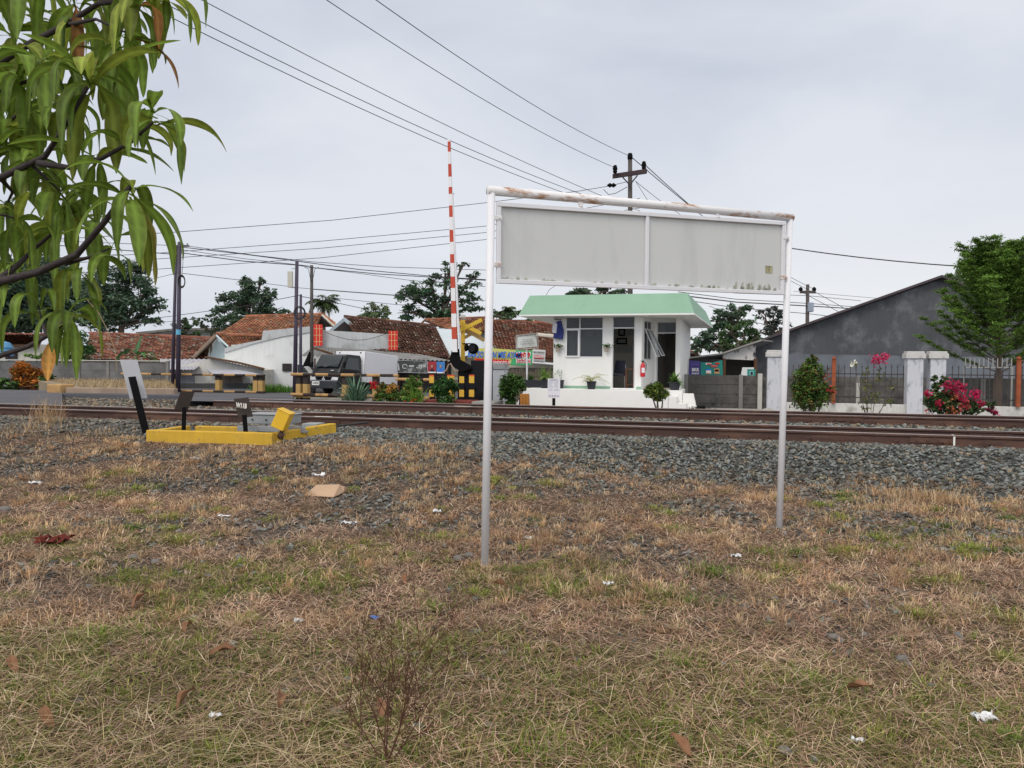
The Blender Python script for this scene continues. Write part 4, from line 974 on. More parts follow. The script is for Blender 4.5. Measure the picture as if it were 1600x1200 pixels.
# bay window: outer frame and two sashes pushed open
f = winframe(FA, WA[0], WA[1], WA[2], WA[3], [(WA[0] + WA[1]) / 2], [hm], mt=alu, w=.03, gl=dark_glass)
for k, x in enumerate((WA[0], (WA[0] + WA[1]) / 2)):
    Ms = FA @ Matrix.Translation((x + .02, -.03, hm - .02)) @ Matrix.Rotation(math.radians(-24 - 4 * k), 4, 'X')
    winframe(Ms, 0, .35, -(hm - WA[2]) + .03, 0, [], [], name='open_sash', w=.03, y=(-.015, .01), mt=alu, gl=glass('sash_glass', (.2, .22, .22), .05, .6), gy=-.005)
# rear door
FDr = TF @ Matrix.Translation((0, vD, 0)); hr = uz(1040, 520.2, vD)[1]; m_ = MB(FDr)
for (a, b) in (((e0, -.01, FZ), (e0 + .035, .06, ez)), ((e1 - .035, -.01, FZ), (e1, .06, ez)), ((e0 + .035, -.01, ez - .03), (e1 - .035, .06, ez)), ((e0 + .035, -.008, hr - .02), (e1 - .035, .058, hr + .02))): m_.box(a, b)
rd = m_.build('door_frame', alu, gp)
m_ = MB(FDr); m_.box((e0 + .035, .02, hr + .02), (e1 - .035, .026, ez - .03)); m_.build('pane', dark_glass, rd)
m_ = MB(TF @ Fr((e0 + .04, vD + .07, 0), 1.2)); m_.box((0, 0, FZ + .01), (.62, .035, hr - .03)); m_.build('open_door', mat('dark_door', (.07, .065, .06), .6, .15), gp)
a, b = uz(1016, 525, vD), uz(1019, 500, vD)
m_ = MB(FDr); m_.box((a[0], -.03, a[1]), (b[0], -.002, b[1])); m_.build('wall_vent', mat('vent_brown', (.25, .2, .15), .8, .1), gp)
# faint damp lines
# ---- things at the guard post
ex = PV(1004.3, 576, VF - .12)
ext = thing('fire_extinguisher', 'red fire extinguisher hanging on the corner wall of the guard post', 'fire extinguisher', tuple(W(ex.x, ex.y, ex.z - .27)))
c = WM[ext.name].translation; red = mat('red_enamel', (.55, .02, .03), .35, .05, bump=0, spec=.5)
m_ = MB(Fr(c)); m_.lathe([(.05, 0), (.075, .01), (.08, .05), (.08, .36), (.06, .42), (.025, .45), (.025, .48)], n=16); m_.build('cylinder', red, ext, smooth=True)
m_ = MB(Fr(c)); m_.box((-.03, -.02, .47), (.03, .02, .51)); m_.box((-.07, -.012, .51), (.05, .012, .53)); m_.build('valve', black_paint, ext)
m_ = MB(Fr(c)); m_.tube([(.03, 0, .49), (.10, -.02, .44), (.105, -.02, .2)], .011, 6); m_.build('hose', black_paint, ext)
m_ = MB(Fr(c)); m_.box((-.05, -.084, .14), (.05, -.078, .30)); m_.build('sticker', white_paint, ext)
# chair
ch = PV(967.5, 600, VF + .55); cc = W(ch.x, ch.y, FZ + .012)
chair = thing('chair', 'black visitor chair with chrome legs standing just inside the front doorway', 'chair', tuple(cc), TA)
Fc = WM[chair.name]; navy = mat('navy_vinyl', (.012, .014, .035), .5, .1, 6, .05); chrome = mat('chrome_tube', (.4, .4, .42), .25, 0, bump=0, metal=.9)
m_ = MB(Fc); m_.box((-.21, -.22, .41), (.21, .21, .46)); m_.build('seat', navy, chair, bev=.02, seg=2)
m_ = MB(Fc); m_.prism([(-.20, .20, .50), (.20, .20, .50), (.16, .25, .93), (-.16, .25, .93)], (0, .04, 0)); m_.build('backrest', navy, chair, bev=.02, seg=2)
for sx_ in (-1, 1):
    m_ = MB(Fc); m_.tube([(sx_ * .2, -.2, 0), (sx_ * .2, -.19, .42)], .011, 8); m_.build('leg', chrome, chair)
    m_ = MB(Fc); m_.tube([(sx_ * .2, .22, 0), (sx_ * .2, .2, .42), (sx_ * .18, .22, .8)], .011, 8); m_.build('leg', chrome, chair)
tb = PV(984.5, 600, VF + .35); cc = W(tb.x, tb.y, FZ + .012)
stand = thing('wooden_stand', 'narrow brown wooden stand just inside the front door beside the chair', 'stand', tuple(cc), TA); Fs = WM[stand.name]
brown = mat('brown_wood', (.12, .05, .025), .6, .15, 6, .1)
m_ = MB(Fs); m_.box((-.14, -.14, .62), (.14, .14, .66)); m_.build('top', brown, stand, bev=.004)
for a in (-.12, .12):
    for b in (-.12, .12): m_ = MB(Fs); m_.box((a - .018, b - .018, 0), (a + .018, b + .018, .62)); m_.build('leg', brown, stand)
m_ = MB(Fs); m_.box((-.1, -.1, .12), (.1, .1, .15)); m_.build('shelf', brown, stand)
# jacket hanging at the left
jk = PV(871, 514, VF - .06)
jt = thing('hanging_jacket', 'dark blue and white jacket hanging under the eave at the left corner of the post', 'jacket', tuple(W(jk.x, jk.y, jk.z - .3)), TA); Fj = WM[jt.name]
rj = np.random.default_rng(3)
def cloth(M, pts, th, mt, nm, par, amp=.03, seed=2):
    m_ = MB(M); m_.prism(pts, (0, th, 0)); o = m_.build(nm, mt, par, smooth=False, bev=.012, seg=2); return o
nv = mat('blue_cloth', (.03, .04, .16), .9, .3, 12, .4, 30)
cloth(Fj, [(-.02, -.08, 0), (.19, -.08, -.06), (.22, -.08, .25), (.13, -.06, .58), (-.02, -.06, .55), (-.09, -.08, .3)], .09, nv, 'jacket_body', jt)
cloth(Fj, [(-.16, -.1, .18), (-.02, -.1, .15), (.01, -.1, .48), (-.14, -.1, .52)], .05, mat('white_cloth', (.62, .62, .68), .9, .1, 8, .2), 'shirt', jt)
cloth(Fj, [(-.13, -.11, .0), (-.01, -.11, -.05), (.02, -.1, .13), (-.10, -.1, .17)], .05, nv, 'sleeve', jt)
m_ = MB(Fj); m_.tube([(-.1, 0, .62), (.15, 0, .62)], .012, 6); m_.build('hook_rail', black_paint, jt)

def leafy(par, M, c, R, n, L, w, cols, seed=1, nm='leaves', up=.5):
    rg = np.random.default_rng(seed); m_ = MB(M); cc = np.array(c)[None] + rg.normal(size=(n, 3)) * np.array(R) * .5
    mm = np.array(M); cc = cc @ mm[:3, :3].T + mm[:3, 3]
    k = rg.choice(len(cols), n); leaves(m_, cc, L, w, np.array(cols)[k] * rg.uniform(.6, 1.4, (n, 1)), rg, up); return m_.build(nm, leafm, par)
potm = mat('black_plastic_pot', (.03, .032, .04), .5, .1, 4, .05); clay = mat('clay_pot', (.35, .30, .25), .85, .15, 6, .1); earth = mat('pot_soil', (.05, .035, .025), .95, .3, 20, .3)
def pot(name, label, cat, u, v, z, r, h, potmat=potm, group=None):
    t = thing(name, label, cat, tuple(W(u, v, z)), TA, group); F = WM[t.name]
    m_ = MB(F); m_.lathe([(r * .72, 0), (r * .98, h * .88), (r * 1.08, h * .88), (r * 1.08, h), (r * .94, h), (r * .9, h * .9)], n=18); o = m_.build('pot', potmat, t, smooth=False)
    m_ = MB(F); m_.lathe([(r * .9, h * .86), (r * .02, h * .9)], n=14); m_.build('soil', earth, t); return t, F
def arch(par, F, n, R, H, wd, cols, seed=1, nm='fronds', z0=0, leafl=0.0, el=(.5, 1.3), bend=(.5, 1.4)):
    rg = np.random.default_rng(seed); m_ = MB(); mm = np.array(F); b = mm[:3, 3] + np.array([0, 0, z0])
    if leafl:
        for k in range(n):
            az = rg.uniform(0, 6.28); e = rg.uniform(*el); L = R * rg.uniform(.7, 1.15); p = b.copy(); pts = []
            for j in range(9): pts.append(p.copy()); p = p + np.array([math.cos(az) * math.cos(e), math.sin(az) * math.cos(e), math.sin(e)]) * L / 8; e -= bend[1] / 8
            m_.tube([Vector(q) for q in pts], [.006] * 8 + [.002], 4, col=np.array(cols[0]) * 1.1)
            for j in range(3, 9):
                for sg in (-1, 1):
                    blades(m_, pts[j][None], np.array([az + sg * .8]), np.array([1.5 + .3 * rg.random()]), np.array([leafl]), np.array([wd]), np.array([.4]), np.array([cols[rg.integers(len(cols))]]) * rg.uniform(.7, 1.3))
    else:
        k = rg.choice(len(cols), n)
        blades(m_, b[None] + rg.normal(size=(n, 3)) * .015, rg.uniform(0, 6.28, n), np.pi / 2 - rg.uniform(el[0], el[1], n), R * rg.uniform(.6, 1.1, n), np.full(n, wd), rg.uniform(bend[0] * .5, bend[1], n), np.array(cols)[k] * rg.uniform(.6, 1.4, (n, 1)))
    return m_.build(nm, leafm, par)
YG = [(.30, .32, .05), (.20, .28, .05), (.40, .36, .08)]; DG = [(.06, .13, .03), (.10, .19, .04), (.04, .09, .02)]; MG = [(.13, .26, .04), (.08, .18, .03), (.2, .32, .07)]
u_, z_ = uz(924, 607, 24.75); t, F = pot('potted_palm', 'yellow-green little palm in a black pot in front of the window wall', 'potted plant', u_, 24.75, FZ, .16, .26)
arch(t, F, 13, .55, 0, .022, YG, 2, 'fronds', .24, .13)
u_, z_ = uz(1055.5, 607, 24.9); t, F = pot('potted_plant', 'broad-leaved green plant in a black pot at the right end of the platform', 'potted plant', -1.62, 25.25, FZ, .19, .26)
arch(t, F, 60, .42, 0, .06, MG, 4, 'leaves', .25, 0, (.1, 1.4), (.4, 1.2))
u_, z_ = uz(877, 607, 25.0); t, F = pot('potted_plant', 'thin wiry plant in a black pot beside the front notice board', 'potted plant', u_, 25.0, FZ, .09, .28)
m_ = MB(F)
for k, (dx, dz) in enumerate(((-.08, .5), (.02, .62), (-.16, .55), (.05, .45))): m_.tube([(0, 0, .25), (dx * .4, 0, .42), (dx, 0, dz)], .006, 5)
m_.build('stems', mat('grey_stem', (.3, .33, .28), .8, .1, bump=0), t); leafy(t, F, (-.05, 0, .55), (.16, .05, .12), 24, .035, .02, [(.25, .32, .28), (.15, .25, .15)], 5)
for (px, py, lab) in ((871.5, 545, 'small hanging wall planter on the left corner of the guard post'), (947.5, 545, 'small hanging wall planter between window and front door')):
    q = PV(px, py, VF - .13); t, F = pot('wall_planter', lab, 'wall planter', q.x, VF - .13, q.z - .1, .075, .14, clay)
    leafy(t, F, (0, 0, .2), (.16, .1, .07), 60, .05, .02, DG, int(px)); m_ = MB(F); m_.box((-.02, .05, .08), (.02, .13, .2)); m_.build('holder', black_paint, t)
# black planter boxes left of the post
q = PV(829, 603, 25.6); m_t = thing('planter_box', 'long black planter box with grassy plants behind the topiary bush', 'planter', tuple(W(q.x, 25.6, FZ)), TA); F = WM[m_t.name]
m_ = MB(F); m_.box((-.40, -.14, 0), (.38, .14, .26), taper=1.06); m_.build('box', potm, m_t); arch(m_t, F, 120, .3, 0, .02, DG, 6, 'leaves', .22, 0, (.6, 1.4), (.2, .8))
t, F = pot('potted_plant', 'bright green spiky plant in a black pot at the left corner of the guard post', 'potted plant', PV(852, 600, 25.0).x, 25.0, FZ, .2, .3)
arch(t, F, 110, .55, 0, .028, [(.20, .34, .06), (.30, .42, .12), (.12, .24, .04)], 7, 'leaves', .28, 0, (.2, 1.4), (.2, .9))
# notice board on a black post in front
q = PV(865, 637, 21.5); nb = thing('notice_sign', 'white notice sheet with small print on a black post in front of the platform', 'notice sign', tuple(W(q.x, 21.5, .0)), TA); F = WM[nb.name]
zz0, zz1 = PV(865, 622, 21.5).z, PV(865, 591.5, 21.5).z
m_ = MB(F); m_.box((-.042, 0, -.2), (.042, .04, zz0 + .25)); m_.build('post', black_matt, nb)
m_ = MB(F); m_.box((-.175, -.012, zz0), (.185, -.001, zz1)); m_.build('sheet', mat('notice_white', (.66, .65, .70), .6, .03, bump=0), nb)
ink = mat('print_ink', (.08, .08, .14), .8, 0, bump=0); inkg = mat('print_grey', (.35, .35, .42), .8, 0, bump=0)
for i, (s, y) in enumerate((('PENGUMUMAN', .03), ('DILARANG MELINTAS', .055))):
    text(s, 'lettering', ink, nb, F @ Matrix.Translation((0, -.0145, zz1 - y)), .028, 1, .0008)
m_ = MB(F); rr_ = random.Random(2)
for col_ in (0, 1):
    for k in range(9):
        zt = zz1 - .09 - k * .03
        if k == 6: continue
        m_.box((-.15 + col_ * .165, -.0135, zt - .012), (-.15 + col_ * .165 + rr_.uniform(.09, .15), -.0125, zt))
m_.build('print_lines', inkg, nb)
for k in range(4):
    c0_ = (-.115 + k * .078, zz0 + .06); m_ = MB(F); m_.tube([(c0_[0], -.0126, c0_[1]), (c0_[0], -.0142, c0_[1])], .026, 14); ic = m_.build('icon', ink, nb)
    m_ = MB(F); m_.tube([(c0_[0], -.0143, c0_[1]), (c0_[0], -.0150, c0_[1])], .015, 10); m_.build('icon_centre', white_paint, ic)
# orange wooden box
q = PV(820, 637, 22.3); wb = thing('wooden_box', 'upright orange-brown wooden box leaning before the slanted end of the platform', 'box', tuple(W(q.x, 22.3, -.05)), TA); F = WM[wb.name]
ow = mat('orange_wood', (.42, .17, .035), .6, .15, 6, .1, stretch=(1, 1, .2)); top_ = PV(820, 617, 22.3).z + .05
for k in (-1, 0, 1):
    m_ = MB(F @ Matrix.Rotation(-.04, 4, 'Y')); m_.box((k * .09 - .042, 0, 0), (k * .09 + .042, .14, top_)); m_.build('board', ow, wb, bev=.004)
m_ = MB(F @ Matrix.Rotation(-.04, 4, 'Y')); m_.box((-.13, .01, top_ + .001), (.13, .13, top_ + .03)); m_.build('top', ow, wb)
m_ = MB(F); m_.box((-.19, .03, 0), (-.15, .08, top_ * .85)); m_.build('leg', black_matt, wb)
# small dark plate and orange stone by the pillar
q = PV(776, 627, 22.0); t = thing('leaning_plate', 'small dark slanted plate leaning at the foot of the scribbled pillar', 'plate', tuple(W(q.x, 22, 0)), TA); F = WM[t.name]
m_ = MB(F @ Matrix.Rotation(.28, 4, 'Y')); m_.box((-.05, 0, .0), (.05, .03, .62)); m_.build('plate', mat('dark_brown_plate', (1, 1, 1)), t)
q = PV(777, 633, 21.6); m_ = MB(TF); m_.box((q.x - .08, 21.6, -.05), (q.x + .07, 21.75, .28)); tag(m_.build('clay_block', mat('brown_block', (.22, .10, .05), .8, .2, 6, .2), loc=tuple(W(q.x, 21.6, 0)), bev=.015), 'small brown clay block at the foot of the scribbled pillar', 'block')
# gate pillar with scribbles
pc_m = mat('scribbled_plaster', (.45, .47, .50), .85, .08, 1.5, .1, 40, col2=(.16, .17, .2), s2=9, lo=.60, hi=.66, stretch=(1.6, 1.6, .6)); cap_m = mat('pillar_cap', (.28, .29, .30), .85, .15, 3, .2, col2=(.5, .5, .5), s2=5)
q0, q1 = PV(766, 600, 24), PV(788, 600, 24); zt_ = PV(777, 577, 24).z
t = thing('gate_pillar', 'scribbled grey plaster gate pillar just right of the left sign post', 'pillar', tuple(W((q0.x + q1.x) / 2, 24, 0)), TA); F = WM[t.name]; hw = (q1.x - q0.x) / 2
m_ = MB(F); m_.box((-hw, 0, -.1), (hw, .44, zt_)); m_.build('shaft', pc_m, t, bev=.01)
m_ = MB(F); m_.box((-hw - .04, -.04, zt_), (hw + .04, .48, zt_ + .10)); m_.box((-hw - .01, -.01, zt_ + .10), (hw + .01, .45, zt_ + .2)); m_.build('cap', cap_m, t, bev=.01)

# ---- shrubs
def shrub(label, px, v, basepy, blobs, cols, L=.05, w=.025, dens=.6, seed=1, name='shrub', cat='shrub', stem=.03, up=.4, flowers=None, z0=.0, dep=1.0, clump=.3, group=None):
    u, z = PV(px, basepy, v).x, z0; base = W(u, v, z); d = base.y
    t = thing(name, label, cat, tuple(base), group=group); rg = np.random.default_rng(seed); rd_ = random.Random(seed)
    m_ = MB()
    for (bx, by, rx, ry) in blobs:
        c = P(bx, by, d); m_.tube([base + Vector((rd_.uniform(-.04, .04), 0, 0)), base.lerp(c, .5) + Vector((rd_.uniform(-.05, .05), 0, 0)), c], [stem, stem * .7, stem * .25], 6)
    m_.build('stem', bark, t)
    m_ = MB(); sc = d / FPX; nL = 0
    for (bx, by, rx, ry) in blobs:
        nc = max(5, int(rx * ry / 9)); nl = int(dens * rx * ry / nc * 2.2) + 2; c = np.array(P(bx, by, d))
        q = rg.normal(size=(nc, 3)); q /= np.linalg.norm(q, axis=1)[:, None]; q *= (rg.uniform(.2, 1, nc) ** .4)[:, None]
        cc = c + q * np.array([rx, rx * dep, ry]) * sc * .9; pts = np.repeat(cc, nl, 0) + rg.normal(size=(nc * nl, 3)) * sc * min(rx, ry) * clump * .6
        k = rg.choice(len(cols), nc * nl); cl = np.array(cols)[k] * np.repeat(rg.uniform(.55, 1.5, (nc, 1)), nl, 0) * rg.uniform(.7, 1.3, (nc * nl, 1))
        pts[:, 2] = np.maximum(pts[:, 2], z0 + .03); leaves(m_, pts, L, w, cl, rg, up)
    m_.build('leaves', leafm, t)
    if flowers:
        m_ = MB()
        for (fx_, fy_, r, n, cc_) in flowers:
            c = np.array(P(fx_, fy_, d - .35)); pts = c + rg.normal(size=(n, 3)) * r * sc * .5; cl = np.array(cc_)[None] * rg.uniform(.6, 1.4, (n, 1)); leaves(m_, pts, .035, .03, np.repeat(cl, 1, 0), rg, 0)
        m_.build('flowers', petal_m, t)
    return t
DGR = [(.03, .07, .018), (.05, .11, .025), (.08, .16, .03)]
shrub('round clipped topiary bush in front of the scribbled pillar', 800, 21.2, 637, [(800, 602, 20, 17), (793, 612, 12, 18), (806, 596, 12, 12), (797, 626, 9, 12)], DGR, .045, .025, 2.2, 3, 'topiary_bush', 'bush')
shrub('round yellow-green bush on a thin stem in front of the platform steps', 1027.5, 21.3, 640, [(1026, 612, 20, 12), (1016, 612, 10, 8), (1037, 612, 10, 8), (1027, 621, 11, 6), (1026, 604, 12, 6)], [(.05, .10, .02), (.14, .20, .03), (.22, .24, .05), (.03, .06, .015)], .04, .024, 2.4, 5, 'round_bush', 'bush')
shrub('cone-shaped dense bush with reddish tips standing before the iron fence', 1268, 20.3, 648, [(1268, 625, 30, 20), (1266, 605, 31, 20), (1267, 585, 24, 18), (1268, 568, 12, 11), (1272, 560, 6, 5), (1288, 612, 14, 14), (1250, 612, 14, 16)], [(.04, .09, .02), (.07, .14, .025), (.10, .19, .03), (.16, .09, .03)], .045, .022, 1.0, 6, 'cone_bush', 'bush', flowers=[(1292, 588, 8, 14, (.3, .04, .02)), (1300, 610, 10, 18, (.3, .05, .03))])
shrub('straggly thin shrub with pink and white blossom on top before the iron fence', 1360, 20.3, 648, [(1355, 600, 8, 16), (1352, 580, 6, 10), (1375, 585, 8, 14), (1362, 622, 14, 12), (1350, 635, 10, 8), (1385, 628, 12, 8), (1392, 605, 5, 8), (1335, 568, 5, 4)], [(.13, .15, .05), (.09, .12, .04), (.18, .15, .07)], .04, .014, .28, 7, 'flowering_shrub', 'shrub', .012, flowers=[(1374, 561, 10, 60, (.55, .04, .13)), (1383, 559, 7, 40, (.6, .06, .16)), (1366, 562, 6, 26, (.5, .05, .14)), (1336, 567, 4, 14, (.7, .7, .6)), (1331, 570, 3, 8, (.7, .7, .6))])
shrub('bougainvillea with magenta flowers spilling in front of the two white pillars', 1480, 20.2, 652, [(1475, 628, 26, 20), (1500, 635, 26, 16), (1458, 625, 14, 18), (1462, 600, 8, 14), (1475, 590, 6, 10), (1520, 640, 16, 8), (1535, 630, 12, 5), (1550, 634, 8, 5)], [(.03, .07, .02), (.05, .10, .03), (.12, .14, .05)], .045, .025, .8, 8, 'bougainvillea', 'flowering bush', flowers=[(1492, 605, 12, 120, (.42, .025, .08)), (1480, 604, 7, 50, (.38, .025, .08)), (1504, 606, 7, 50, (.42, .025, .08)), (1525, 617, 8, 70, (.5, .02, .10)), (1502, 621, 7, 50, (.55, .03, .11)), (1467, 631, 6, 40, (.35, .02, .05)), (1508, 634, 9, 50, (.35, .05, .06)), (1490, 642, 8, 40, (.35, .10, .05)), (1491, 620, 6, 30, (.4, .15, .07)), (1532, 630, 5, 30, (.3, .02, .05)), (1555, 645, 5, 40, (.35, .01, .07)), (1547, 641, 6, 30, (.13, .02, .04)), (1450, 616, 5, 30, (.5, .02, .08)), (1450, 651, 6, 30, (.5, .02, .05))])
tag(shrub('orange-red croton shrub against the grey wall at the far left', 42, 29.5, 615, [(38, 585, 17, 22), (55, 590, 14, 20), (30, 578, 10, 10), (40, 605, 14, 12), (24, 590, 8, 10)], [(.45, .14, .02), (.55, .22, .03), (.25, .08, .02), (.10, .08, .02)], .13, .035, 1.0, 9, 'croton_shrub', z0=.12), 'orange-red croton shrub against the grey wall at the far left', 'shrub')
shrub('dark green low shrubs at the left edge below the orange croton', 15, 29.0, 617, [(10, 605, 26, 12), (75, 600, 14, 16), (-15, 600, 20, 14)], DGR, .12, .05, .9, 10, z0=.12)

# ================================================================== IRON FENCE, PILLARS AND LOW WALL ON THE RIGHT
VW = 23.88
u0 = PV(1236, 640, VW).x; uend = PV(1680, 640, VW).x; zl_ = .46
fn = thing('iron_fence', 'thin dark iron bar fence on a low white wall along the right side', 'fence', tuple(W(u0, VW, 0)), TA); F = WM[fn.name]; Lf = uend - u0
wallm = mat('dirty_white_wall', (.52, .51, .49), .9, .08, 1.2, .15, 30, col2=(.22, .21, .18), s2=2.0, lo=.52, hi=.75, streak=.25)
m_ = MB(F); m_.box((-.2, 0, -.1), (Lf, .18, zl_)); m_.build('base_wall', wallm, fn, bev=.01)
iron = mat('dark_iron', (.05, .045, .045), .7, .2, 4, .05); k = 0
up0, up1, up2, up3 = [PV(x, 600, VW).x - u0 for x in (1414, 1446, 1450, 1481)]
bars = [x for x in np.arange(.05, Lf, .155) if not (up0 < x < up3)][:98]
b0_ = None
for i, x in enumerate(bars):
    if b0_ is None:
        m_ = MB(F); m_.box((x - .009, .08, zl_), (x + .009, .098, 1.50)); m_.prism([(x - .022, .088, 1.50), (x + .022, .088, 1.50), (x, .088, 1.60)], (0, .008, 0)); b0_ = m_.build('bar', iron, fn)
    else: o = b0_.copy(); COL.objects.link(o); o.parent = fn; o.location = (x - bars[0], 0, 0)
for (a, b) in ((0, up0), (up3, Lf)):
    for z in (.62, 1.30):
        m_ = MB(F); m_.box((a, .099, z), (b, .115, z + .03)); m_.build('crossbar', iron, fn)
def rpost(px):
    x = PV(px, 600, VW).x
    t = thing('rusty_post', {1302: 'rust-red square fence post with a ball top right of the cone bush', 1590: 'rust-red square fence post with a ball top at the right edge behind the feathery tree'}[px], 'post', tuple(W(x, VW - .02, zl_)), TA)
    Fp = WM[t.name]; zt = PV(px, 563, VW).z - zl_
    m_ = MB(Fp); m_.box((-.05, -.09, 0), (.05, .015, zt)); m_.build('shaft', rust_post, t, bev=.006)
    m_ = MB(Fp); m_.ball((0, -.035, zt + .05), .06, 8); m_.box((-.06, -.10, zt - .03), (.06, .025, zt)); m_.build('cap', rust_post, t)
rpost(1302); rpost(1590)
plm = mat('peeling_white_pillar', (.50, .51, .55), .85, .06, 1.5, .15, 40, col2=(.20, .22, .26), s2=3.0, lo=.52, hi=.66, stretch=(1.3, 1.3, .7))
def wpillar(a, b, top, label, vv=VW - .12, wd=.42, base=-.1):
    q0, q1 = PV(a, 600, vv), PV(b, 600, vv); zt = PV((a + b) / 2, top, vv).z
    t = thing('white_pillar', label, 'pillar', tuple(W((q0.x + q1.x) / 2, vv, 0)), TA, 'white gate pillars along the iron fence'); Fp = WM[t.name]; h = (q1.x - q0.x) / 2
    m_ = MB(Fp); m_.box((-h, 0, base), (h, wd, zt - .2)); m_.build('shaft', plm, t, bev=.01)
    m_ = MB(Fp); m_.box((-h - .05, -.05, zt - .2), (h + .05, wd + .05, zt - .06)); m_.box((-h - .02, -.02, zt - .06), (h + .02, wd + .02, zt)); m_.build('cap', mat('pillar_cap_white', (.5, .49, .48), .85, .12, 3, .2, col2=(.25, .24, .22), s2=5), t, bev=.01)
wpillar(1199, 1224, 547, 'peeling white pillar beside the right sign post at the end of the iron fence', VW - .1)
wpillar(1417.5, 1442.5, 549, 'left one of the two close white pillars behind the bougainvillea')
wpillar(1453.5, 1478, 549, 'right one of the two close white pillars behind the bougainvillea')
# light pipe grille behind the fence under the feathery tree
q0, q1, q2 = PV(1506, 573, VW + .9), PV(1583, 573, VW + .9), PV(1506, 561, VW + .9)
t = thing('pipe_grille', 'row of short pale upright pipes on a rail behind the fence under the feathery tree', 'grille', tuple(W(q0.x, VW + .9, 0)), TA); F = WM[t.name]; LL = q1.x - q0.x
pg = mat('pale_pipe', (.27, .27, .25), .6, .1, bump=0)
m_ = MB(F); m_.box((0, 0, q0.z - .03), (LL, .03, q0.z)); m_.box((0, 0, 0), (.04, .03, q0.z - .03)); m_.box((LL - .04, 0, 0), (LL, .03, q0.z - .03)); m_.build('rail', pg, t)
for k in range(11): m_ = MB(F); x = .03 + k * (LL - .08) / 10; m_.box((x, .003, q0.z), (x + .025, .027, q2.z + .03)); m_.build('pipe', pg, t)

# ---- grey concrete panel walls
def panelwall(name, label, P0, P1, zt, zb, rows, npost, mt, postm, cap=None, bay=None, skip=()):
    d = Vector((P1[0] - P0[0], P1[1] - P0[1], 0)); L = d.length; az = math.atan2(d.y, d.x)
    t = thing(name, label, 'wall', (P0[0], P0[1], 0), az); F = WM[t.name]; rg = random.Random(3)
    b = L / npost; h = (zt - zb) / rows
    for i in range(npost):
        m_ = MB(F)
        for j in range(rows):
            o = rg.uniform(-.012, .012); m_.box((i * b + .07, o, zb + j * h + .012), ((i + 1) * b - .07, o + .06, zb + (j + 1) * h - .006)); m_.box((i * b + .07, .015 + o, zb + j * h - .004), ((i + 1) * b - .07, .045 + o, zb + j * h + .014))
        m_.build('panels', mt, t)
    for i in range(npost + 1):
        m_ = MB(F); m_.box((i * b - .07, -.05, zb), (i * b + .07, .11, zt + .02)); m_.build('post', postm, t, bev=.008)
    if cap: m_ = MB(F); m_.box((-.1, -.08, zt + .021), (L + .1, .14, zt + .075)); m_.build('coping', cap, t, bev=.006)
pnl = mat('stained_concrete_panel', (.105, .10, .093), .95, .3, 1.6, .3, 30, col2=(.035, .034, .032), s2=1.7, lo=.45, hi=.68, fine=.15)
pstd = mat('concrete_post', (.19, .185, .175), .95, .2, 2, .3, 30)
pstl = mat('pale_concrete_post', (.42, .41, .38), .9, .15, 2, .2, 30)
vw2 = 27.75
qa = PV(1072, 600, vw2).x; qb = PV(1640, 600, vw2).x
panelwall('panel_wall', 'dark stained concrete panel wall behind the iron fence on the right', W(qa, vw2), W(qb, vw2), 1.18, -.15, 4, 6, pnl, pstd)
q = PV(1187.5, 600, vw2 - .25); t = MB(TF); t.box((q.x - .075, vw2 - .3, -.05), (q.x + .075, vw2 - .1, 1.25)); tag(t.build('concrete_post', pstl, loc=tuple(W(q.x, vw2 - .3, 0)), bev=.01), 'single pale concrete post in front of the dark panel wall', 'post')
q = PV(1340, 600, VW + 1.6); t = MB(TF); t.box((q.x - .05, VW + 1.5, -.05), (q.x + .05, VW + 1.6, 1.02)); tag(t.build('concrete_post', pstl, loc=tuple(W(q.x, VW + 1.5, 0)), bev=.01), 'short white post seen through the iron fence behind the straggly shrub', 'post')
q = PV(1395, 633, VW + .05)
# rubble lump by the pillar and dark pot
q = PV(1200, 642, 23.2); m_ = MB(); m_.ball(tuple(W(q.x, 23.2, .12)), .22, 8, sc=(1.3, 1, .9)); tag(m_.build('rock', mat('pale_rock', (.33, .32, .29), .9, .2, 4, .5), loc=tuple(W(q.x, 23.2, 0)), smooth=True), 'pale lump of rubble at the foot of the peeling pillar by the sign post', 'rock')
t, F = pot('potted_plant', 'small dark low plant on the ground beside the platform steps', 'potted plant', PV(1094, 640, 23.4).x, 23.4, .03, .11, .12); leafy(t, F, (0, 0, .2), (.25, .2, .09), 120, .06, .03, [(.01, .012, .01), (.02, .025, .015)], 3)

# ---- left grey wall
Pa, Pb = P(-140, 590, 42), P(262, 600, 40)
panelwall('panel_wall', 'grey concrete panel wall with pale coping on the left behind the croton', Pa, Pb, P(50, 564, 41).z, 0, 3, 9, mat('grey_panel', (.15, .15, .15), .95, .3, 1.0, .3, 30, col2=(.07, .07, .07), s2=.9, lo=.45, hi=.7, fine=.1), pstd, cap=pstl)

